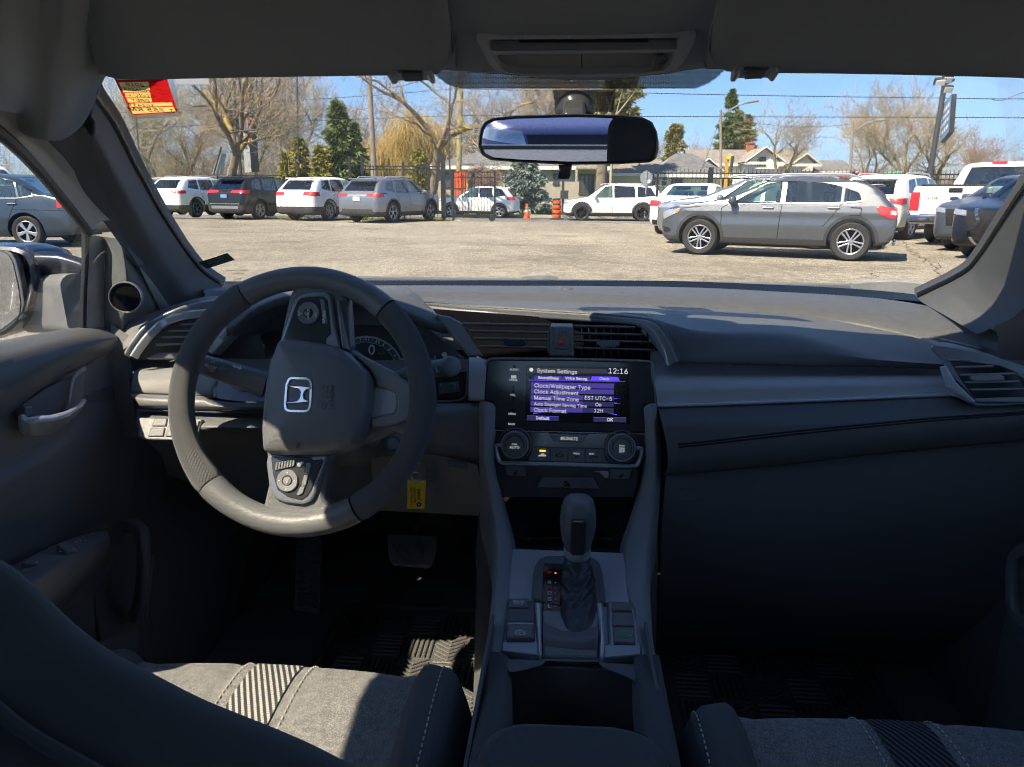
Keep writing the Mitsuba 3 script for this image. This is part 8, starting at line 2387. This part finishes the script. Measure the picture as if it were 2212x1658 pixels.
street_lamp('street lamp with a curved arm in front of the dark spruce', (1557, 385), (1557, 238), ((1558, 255), (1580, 236), (1605, 225), (1618, 222)), 47)
street_lamp('street lamp with a curved arm between white houses and bare tree', (1836, 385), (1842, 263), ((1843, 290), (1858, 276), (1880, 264), (1892, 262)), 46)
street_lamp('distant street lamp arm in the big bare tree at the right', (2030, 385), (2037, 335), ((2038, 342), (2052, 334), (2070, 326), (2082, 325)), 80, .08)


def wire(label, pts, y0, y1, sag=.3, r=.016):
    t = thing('overhead_wire', label, 'cable', 'overhead wires across the sky')
    P = np.array([at(px, py, y=y0+(y1-y0)*k/(len(pts)-1)) for k, (px, py) in enumerate(pts)])
    part(t, 'cable', sweep(P, np.array([(r, 0), (0, r), (-r, 0), (0, -r)]), 60), 'm_wire')


wire('overhead wire high across the sky, the upper one right of the mirror', [(985, 192), (1370, 201), (1650, 207), (2000, 212), (2212, 214), (2420, 208)], 45, 43, r=.02)
wire('overhead wire across the sky, the lower one right of the mirror', [(1000, 250), (1370, 252), (1650, 253), (2000, 254), (2212, 255), (2420, 256)], 45, 43, r=.02)
wire('overhead wire from the left to the grey pole, upper one', [(-60, 262), (180, 250), (420, 232), (660, 216), (800, 207), (985, 192)], 44, 45)
wire('overhead wire from the left to the grey pole, lower one', [(-60, 290), (180, 284), (420, 272), (660, 262), (800, 257), (1000, 250)], 44, 45)
wire('thin service wire sloping between the two street lamps', [(1557, 258), (1640, 268), (1740, 275), (1842, 268)], 47, 46, r=.012)
wire('thin guy wire running down left of the first street lamp', [(1557, 250), (1530, 330), (1514, 372)], 47, 46, r=.014)
wire('slack cable at the far right edge of the sky', [(2140, 214), (2160, 218), (2190, 208), (2212, 200), (2300, 180)], 43.2, 43, r=.014)

# leaning sign post with floodlights
pm('sign_blue', (.14, .28, .55), .4)
pm('sign_back', (.05, .055, .062), .5)
sp1, sa, sb = pole('sign_post', 'leaning dark steel post carrying floodlights and a blue sign, behind the pickup', 'sign', 2006, 392, 2046, 150, 30, .10, .09, 'm_steel_dark')
sy = 30.
fx = lambda px, py, y=sy: at(px, py, y=y)
A_, B_, C_2, D_ = fx(2053, 205, 29.1), fx(2032, 308, 30.3), fx(2038, 226, 30.3), fx(2049, 290, 29.1)
face = np.array([fx(2038, 226, 30.4), fx(2031, 309, 30.4), fx(2050, 285, 28.3), fx(2056, 203, 28.3)])
dp = np.array([.20, .07, 0])
Vb = np.vstack([face, face+dp])
part(sp1, 'sign_case', (Vb, np.array([(0, 3, 7), (0, 7, 4), (1, 5, 6), (1, 6, 2), (2, 6, 7), (2, 7, 3), (0, 4, 5), (0, 5, 1), (4, 7, 6), (4, 6, 5)])), 'm_sign_back', smooth=False)
part(sp1, 'sign_face', (face+np.array([-.004, 0, 0]), np.array([(0, 1, 2), (0, 2, 3)])), 'm_sign_blue', smooth=False)
ln_ = []
for k, (v0, v1) in enumerate(((.16, .28), (.36, .46), (.54, .64), (.74, .84))):
    q = lambda u, v: (face[0]*(1-v)+face[1]*v)*(1-u)+(face[3]*(1-v)+face[2]*v)*u+np.array([-.010, 0, 0])
    for u0, u1 in ((.12, .30), (.36, .58), (.64, .86)):
        ln_.append((np.array([q(u0, v0), q(u0, v1), q(u1, v1), q(u1, v0)]), np.array([(0, 1, 2), (0, 2, 3)])))
part(sp1, 'lettering', join(*ln_), 'm_white_trim', smooth=False)
for px, py, az in ((2030, 176, -.6), (2046, 171, .2), (2047, 192, .6)):
    o = fx(px, py, 29.8)
    part(sp1, 'floodlight', place(rbox(.38, .26, .12, .03, 4), o, unit([1, az*.4, 0]), unit([0, -.5, .8])), 'm_steel_dark', smooth=40)
    part(sp1, 'floodlight_glass', place(rbox(.30, .20, .03, .01, 3), o+np.array([0, -.075, -.06]), unit([1, az*.4, 0]), unit([0, -.5, .8])), 'm_white_trim')
part(sp1, 'crossarm', sweep([fx(2030, 178, 29.9), fx(2044, 180, 29.9), fx(2062, 172, 29.9)], .04, 6), 'm_steel_dark')

# tall blade sign at the left
pm('sign_grey', (.38, .41, .43), .5)
pm('sign_orange', (.85, .12, .03), .5)
bs = thing('blade_sign', 'tall narrow two-sided blade sign with white and orange letters behind the forked tree', 'sign')
BY = 43.
lf = [at(516, 170, y=BY), at(529, 168, y=BY), at(543, 372, y=BY), at(529, 374, y=BY)]
rf_ = [at(529.3, 170, y=BY-.05), at(540, 172, y=BY+.5), at(555, 372, y=BY+.5), at(543.3, 372, y=BY-.05)]
mkq = lambda P, d: (np.vstack([P, np.array(P)+d]), np.array([(0, 1, 2), (0, 2, 3), (4, 6, 5), (4, 7, 6), (0, 4, 5), (0, 5, 1), (1, 5, 6), (1, 6, 2), (2, 6, 7), (2, 7, 3), (3, 7, 4), (3, 4, 0)]))
part(bs, 'grey_face', mkq(lf, np.array([0, .25, 0])), 'm_sign_grey', smooth=False)
part(bs, 'dark_face', mkq(rf_, np.array([.05, .25, 0])), 'm_sign_back', smooth=False)
bpn = Plane(at(523, 280, y=BY-.02), 0)
for k, ch in enumerate('AUTOSERVICE'):
    part(bs, 'lettering', bpn.text(ch, 519.5+k*.95, 192+k*12.2, .20, .03, True, 'c', depth=.02), 'm_white_trim', smooth=False)
bpo = Plane(at(536, 280, y=BY-.10), 0)
for k, ch in enumerate('COLLISION'):
    part(bs, 'lettering', bpo.text(ch, 533.5+k*.95, 200+k*12.6, .19, .03, True, 'c', depth=.02), 'm_sign_orange', smooth=False)
part(bs, 'post', join(box(X_(521, BY+.6), X_(525, BY+.6), BY+.5, BY+.62, -.3, 7.5), box(X_(511, BY+.6), X_(513.5, BY+.6), BY+.5, BY+.6, -.3, 6.6)), 'm_steel_dark')
bsx = thing('utility_cabinet', 'grey meter cabinet on struts at the foot of the blade sign', 'cabinet')
part(bsx, 'cabinet', mkq([at(470, 340, y=42), at(482, 332, y=42), at(474, 376, y=42), at(458, 376, y=42)], np.array([0, .4, 0])), 'm_sign_grey', smooth=False)
part(bsx, 'strut', sweep([at(478, 318, y=41.9), at(462, 376, y=41.9)], .05, 2), 'm_steel_dark')

# street name sign and the back of a stop sign
pm('sign_green', (.02, .36, .22), .4)
sn_t = thing('street_name_sign', 'green street name sign with white letters above the cream crossover', 'street sign')
sgp = Plane(at(1932, 374, y=40), 0)
part(sn_t, 'board', sgp.plate([(1911, 370.5), (1946, 368.5), (1946, 376.5), (1911, 378.5)], .02, 0), 'm_sign_green')
part(sn_t, 'lettering', sgp.text('QUEEN ST W', 1928.5, 373.6, .105, .006, True, 'c', rot=3.2), 'm_white_trim', smooth=False)
part(sn_t, 'post', box(X_(1928, 40.1), X_(1930, 40.1), 40.08, 40.14, -.3, Zt(1929, 377, 40.1)), 'm_steel_grey')
ss = thing('stop_sign', 'grey back of an eight-sided stop sign above the large white crossover', 'road sign')
o8 = at(1396, 384.5, y=39)
part(ss, 'board', align(trimesh.creation.cylinder(.32, .02, sections=8).apply_transform(trimesh.transformations.rotation_matrix(math.pi/8, [0, 0, 1])), o8, [0, -1, 0]), 'm_steel_grey')
part(ss, 'post', box(o8[0]-.03, o8[0]+.03, 38.93, 38.98, -.3, o8[2]+.35), 'm_steel_grey')
part(ss, 'sticker', box(o8[0]+.02, o8[0]+.20, 38.975, 38.985, o8[2]-.26, o8[2]-.10), 'm_white_trim')

# cone, drum, orange barrier, yellow post, red boom
pm('cone_orange', (.85, .16, .05), .5)
pm('drum_orange', (.85, .13, .03), .45)
cn = thing('traffic_cone', 'orange traffic cone with a white collar at the kerb beside the gate', 'traffic cone')
cp_ = at(1139, 471.5, z=-.12)
cb_ = cp_*[1, 1, 0]+[0, 0, -.23]
cb_[1] = min(cb_[1], 42.2)
cb_ = np.array([X_(1139, 40.5), 40.5, -.248])
part(cn, 'cone', join(lathe([(.17, 0), (.165, .02), (.115, .33)], 18)).apply_translation(cb_+[0, 0, .03]), 'm_cone_orange', smooth=40)
part(cn, 'collar', join(lathe([(.1155, .33), (.085, .49)], 18)).apply_translation(cb_+[0, 0, .03]), 'm_white_trim', smooth=40)
part(cn, 'tip', join(lathe([(.085, .49), (.045, .74), (.04, .75), (0, .75)], 18)).apply_translation(cb_+[0, 0, .03]), 'm_cone_orange', smooth=40)
part(cn, 'foot', rbox(.42, .42, .035, .01, 3).apply_translation(cb_+[0, 0, .018]), 'm_cone_orange')
dm = thing('traffic_drum', 'orange and black ribbed traffic drum standing on the street below the mirror', 'traffic drum')
db = np.array([X_(1203.5, 40.2), 40.2, -.248])
zz_ = .08
for k in range(4):
    part(dm, 'orange_band', join(lathe([(.20, 0), (.222, .02), (.222, .15), (.20, .17)], 22)).apply_translation(db+[0, 0, zz_+k*.235]), 'm_drum_orange', smooth=40)
    part(dm, 'dark_band', join(lathe([(.195, 0), (.195, .065)], 22)).apply_translation(db+[0, 0, zz_+k*.235+.17]), 'm_cladding', smooth=40)
part(dm, 'foot', join(lathe([(.34, 0), (.34, .06), (.20, .09)], 22)).apply_translation(db), 'm_rubber', smooth=40)
part(dm, 'cap', join(lathe([(.195, 0), (.15, .05), (0, .055)], 22)).apply_translation(db+[0, 0, zz_+.935]), 'm_cladding', smooth=40)
ob = thing('orange_barrier', 'tall orange plastic guard round the foot of the greenish utility pole', 'barrier')
P = [at(px, 394, y=44.6) for px in (984, 1003)]
oz0, oz1 = -.25, Zt(993, 370, 44.6)
part(ob, 'panel', join(*[sweep([(x, 44.6-.1*math.sin(k*1.2), oz0), (x+.02, 44.6-.1*math.sin(k*1.2), oz1)], rrect(.13, .06, .02, 2), 2, smooth=False) for k, x in enumerate(np.linspace(P[0][0], P[1][0], 5))]), 'm_drum_orange')
part(ob, 'band', join(box(P[0][0]-.05, P[1][0]+.05, 44.44, 44.47, .55, .62), box(P[0][0]-.05, P[1][0]+.05, 44.44, 44.47, 1.25, 1.3)), 'm_cladding')
pm('yellow_paint', (.80, .55, .03), .5)
yp = thing('guy_guard', 'short yellow guy-wire guard right of the orange barrier', 'marker')
part(yp, 'tube', tube_mesh([(np.array([X_(1009, 44), 44, -.2]), np.array([X_(1010, 44), 44, Zt(1010, 397, 44)]), .06, .06)], 10), 'm_yellow_paint', smooth=True)
pm('rust_yellow', (.55, .30, .05), .7)
ym_ = thing('digger_arm', 'rusty yellow digger arm raised behind the street fence', 'machine')
part(ym_, 'arm', mkq([at(1570, 345, y=45), at(1575, 345, y=45), at(1571, 412, y=45), at(1564, 412, y=45)], np.array([0, .4, 0])), 'm_rust_yellow', smooth=False)
part(ym_, 'head', mkq([at(1569, 337, y=44.9), at(1580, 336, y=44.9), at(1578, 343, y=44.9), at(1570, 344, y=44.9)], np.array([0, .5, 0])), 'm_yellow_paint', smooth=False)
part(ym_, 'ram', tube_mesh([(at(1583, 338, y=44.9), at(1578, 372, y=44.9), .09, .07)], 8), 'm_steel_dark', smooth=True)
pm('boom_red', (.65, .05, .04), .4)
rb_ = thing('aerial_ladder', 'red aerial ladder boom lying flat above the car roofs behind the white houses', 'machine')
for k, (py0, py1) in enumerate(((373.5, 376), (381, 383.5))):
    part(rb_, 'boom_rail', mkq([at(1806, py0, y=52), at(1880, py0-1, y=52), at(1880, py1-1, y=52), at(1806, py1, y=52)], np.array([0, .3, 0])), 'm_boom_red', smooth=False)
part(rb_, 'boom', mkq([at(1836, 374, y=52.2), at(1880, 372, y=52.2), at(1880, 383, y=52.2), at(1836, 383, y=52.2)], np.array([0, .4, 0])), 'm_boom_red', smooth=False)
for px in range(1808, 1836, 5):
    part(rb_, 'rung', mkq([at(px, 376, y=52.05), at(px+1.5, 376, y=52.05), at(px+4.5, 381, y=52.05), at(px+3, 381, y=52.05)], np.array([0, .2, 0])), 'm_boom_red', smooth=False)
part(rb_, 'truck_body', box(X_(1806, 53), X_(1884, 53), 52.3, 54.3, .4, 1.7), 'm_boom_red')
mb = thing('post_box', 'dark letter box on a post in front of the bungalow', 'letter box')
part(mb, 'post', box(X_(1214, 46), X_(1219, 46), 45.95, 46.1, -.3, Zt(1216, 388, 46)), 'm_steel_dark')
part(mb, 'box', box(X_(1211, 46), X_(1228, 46), 45.7, 46.2, Zt(1216, 430, 46), Zt(1216, 412, 46)), 'm_steel_dark')
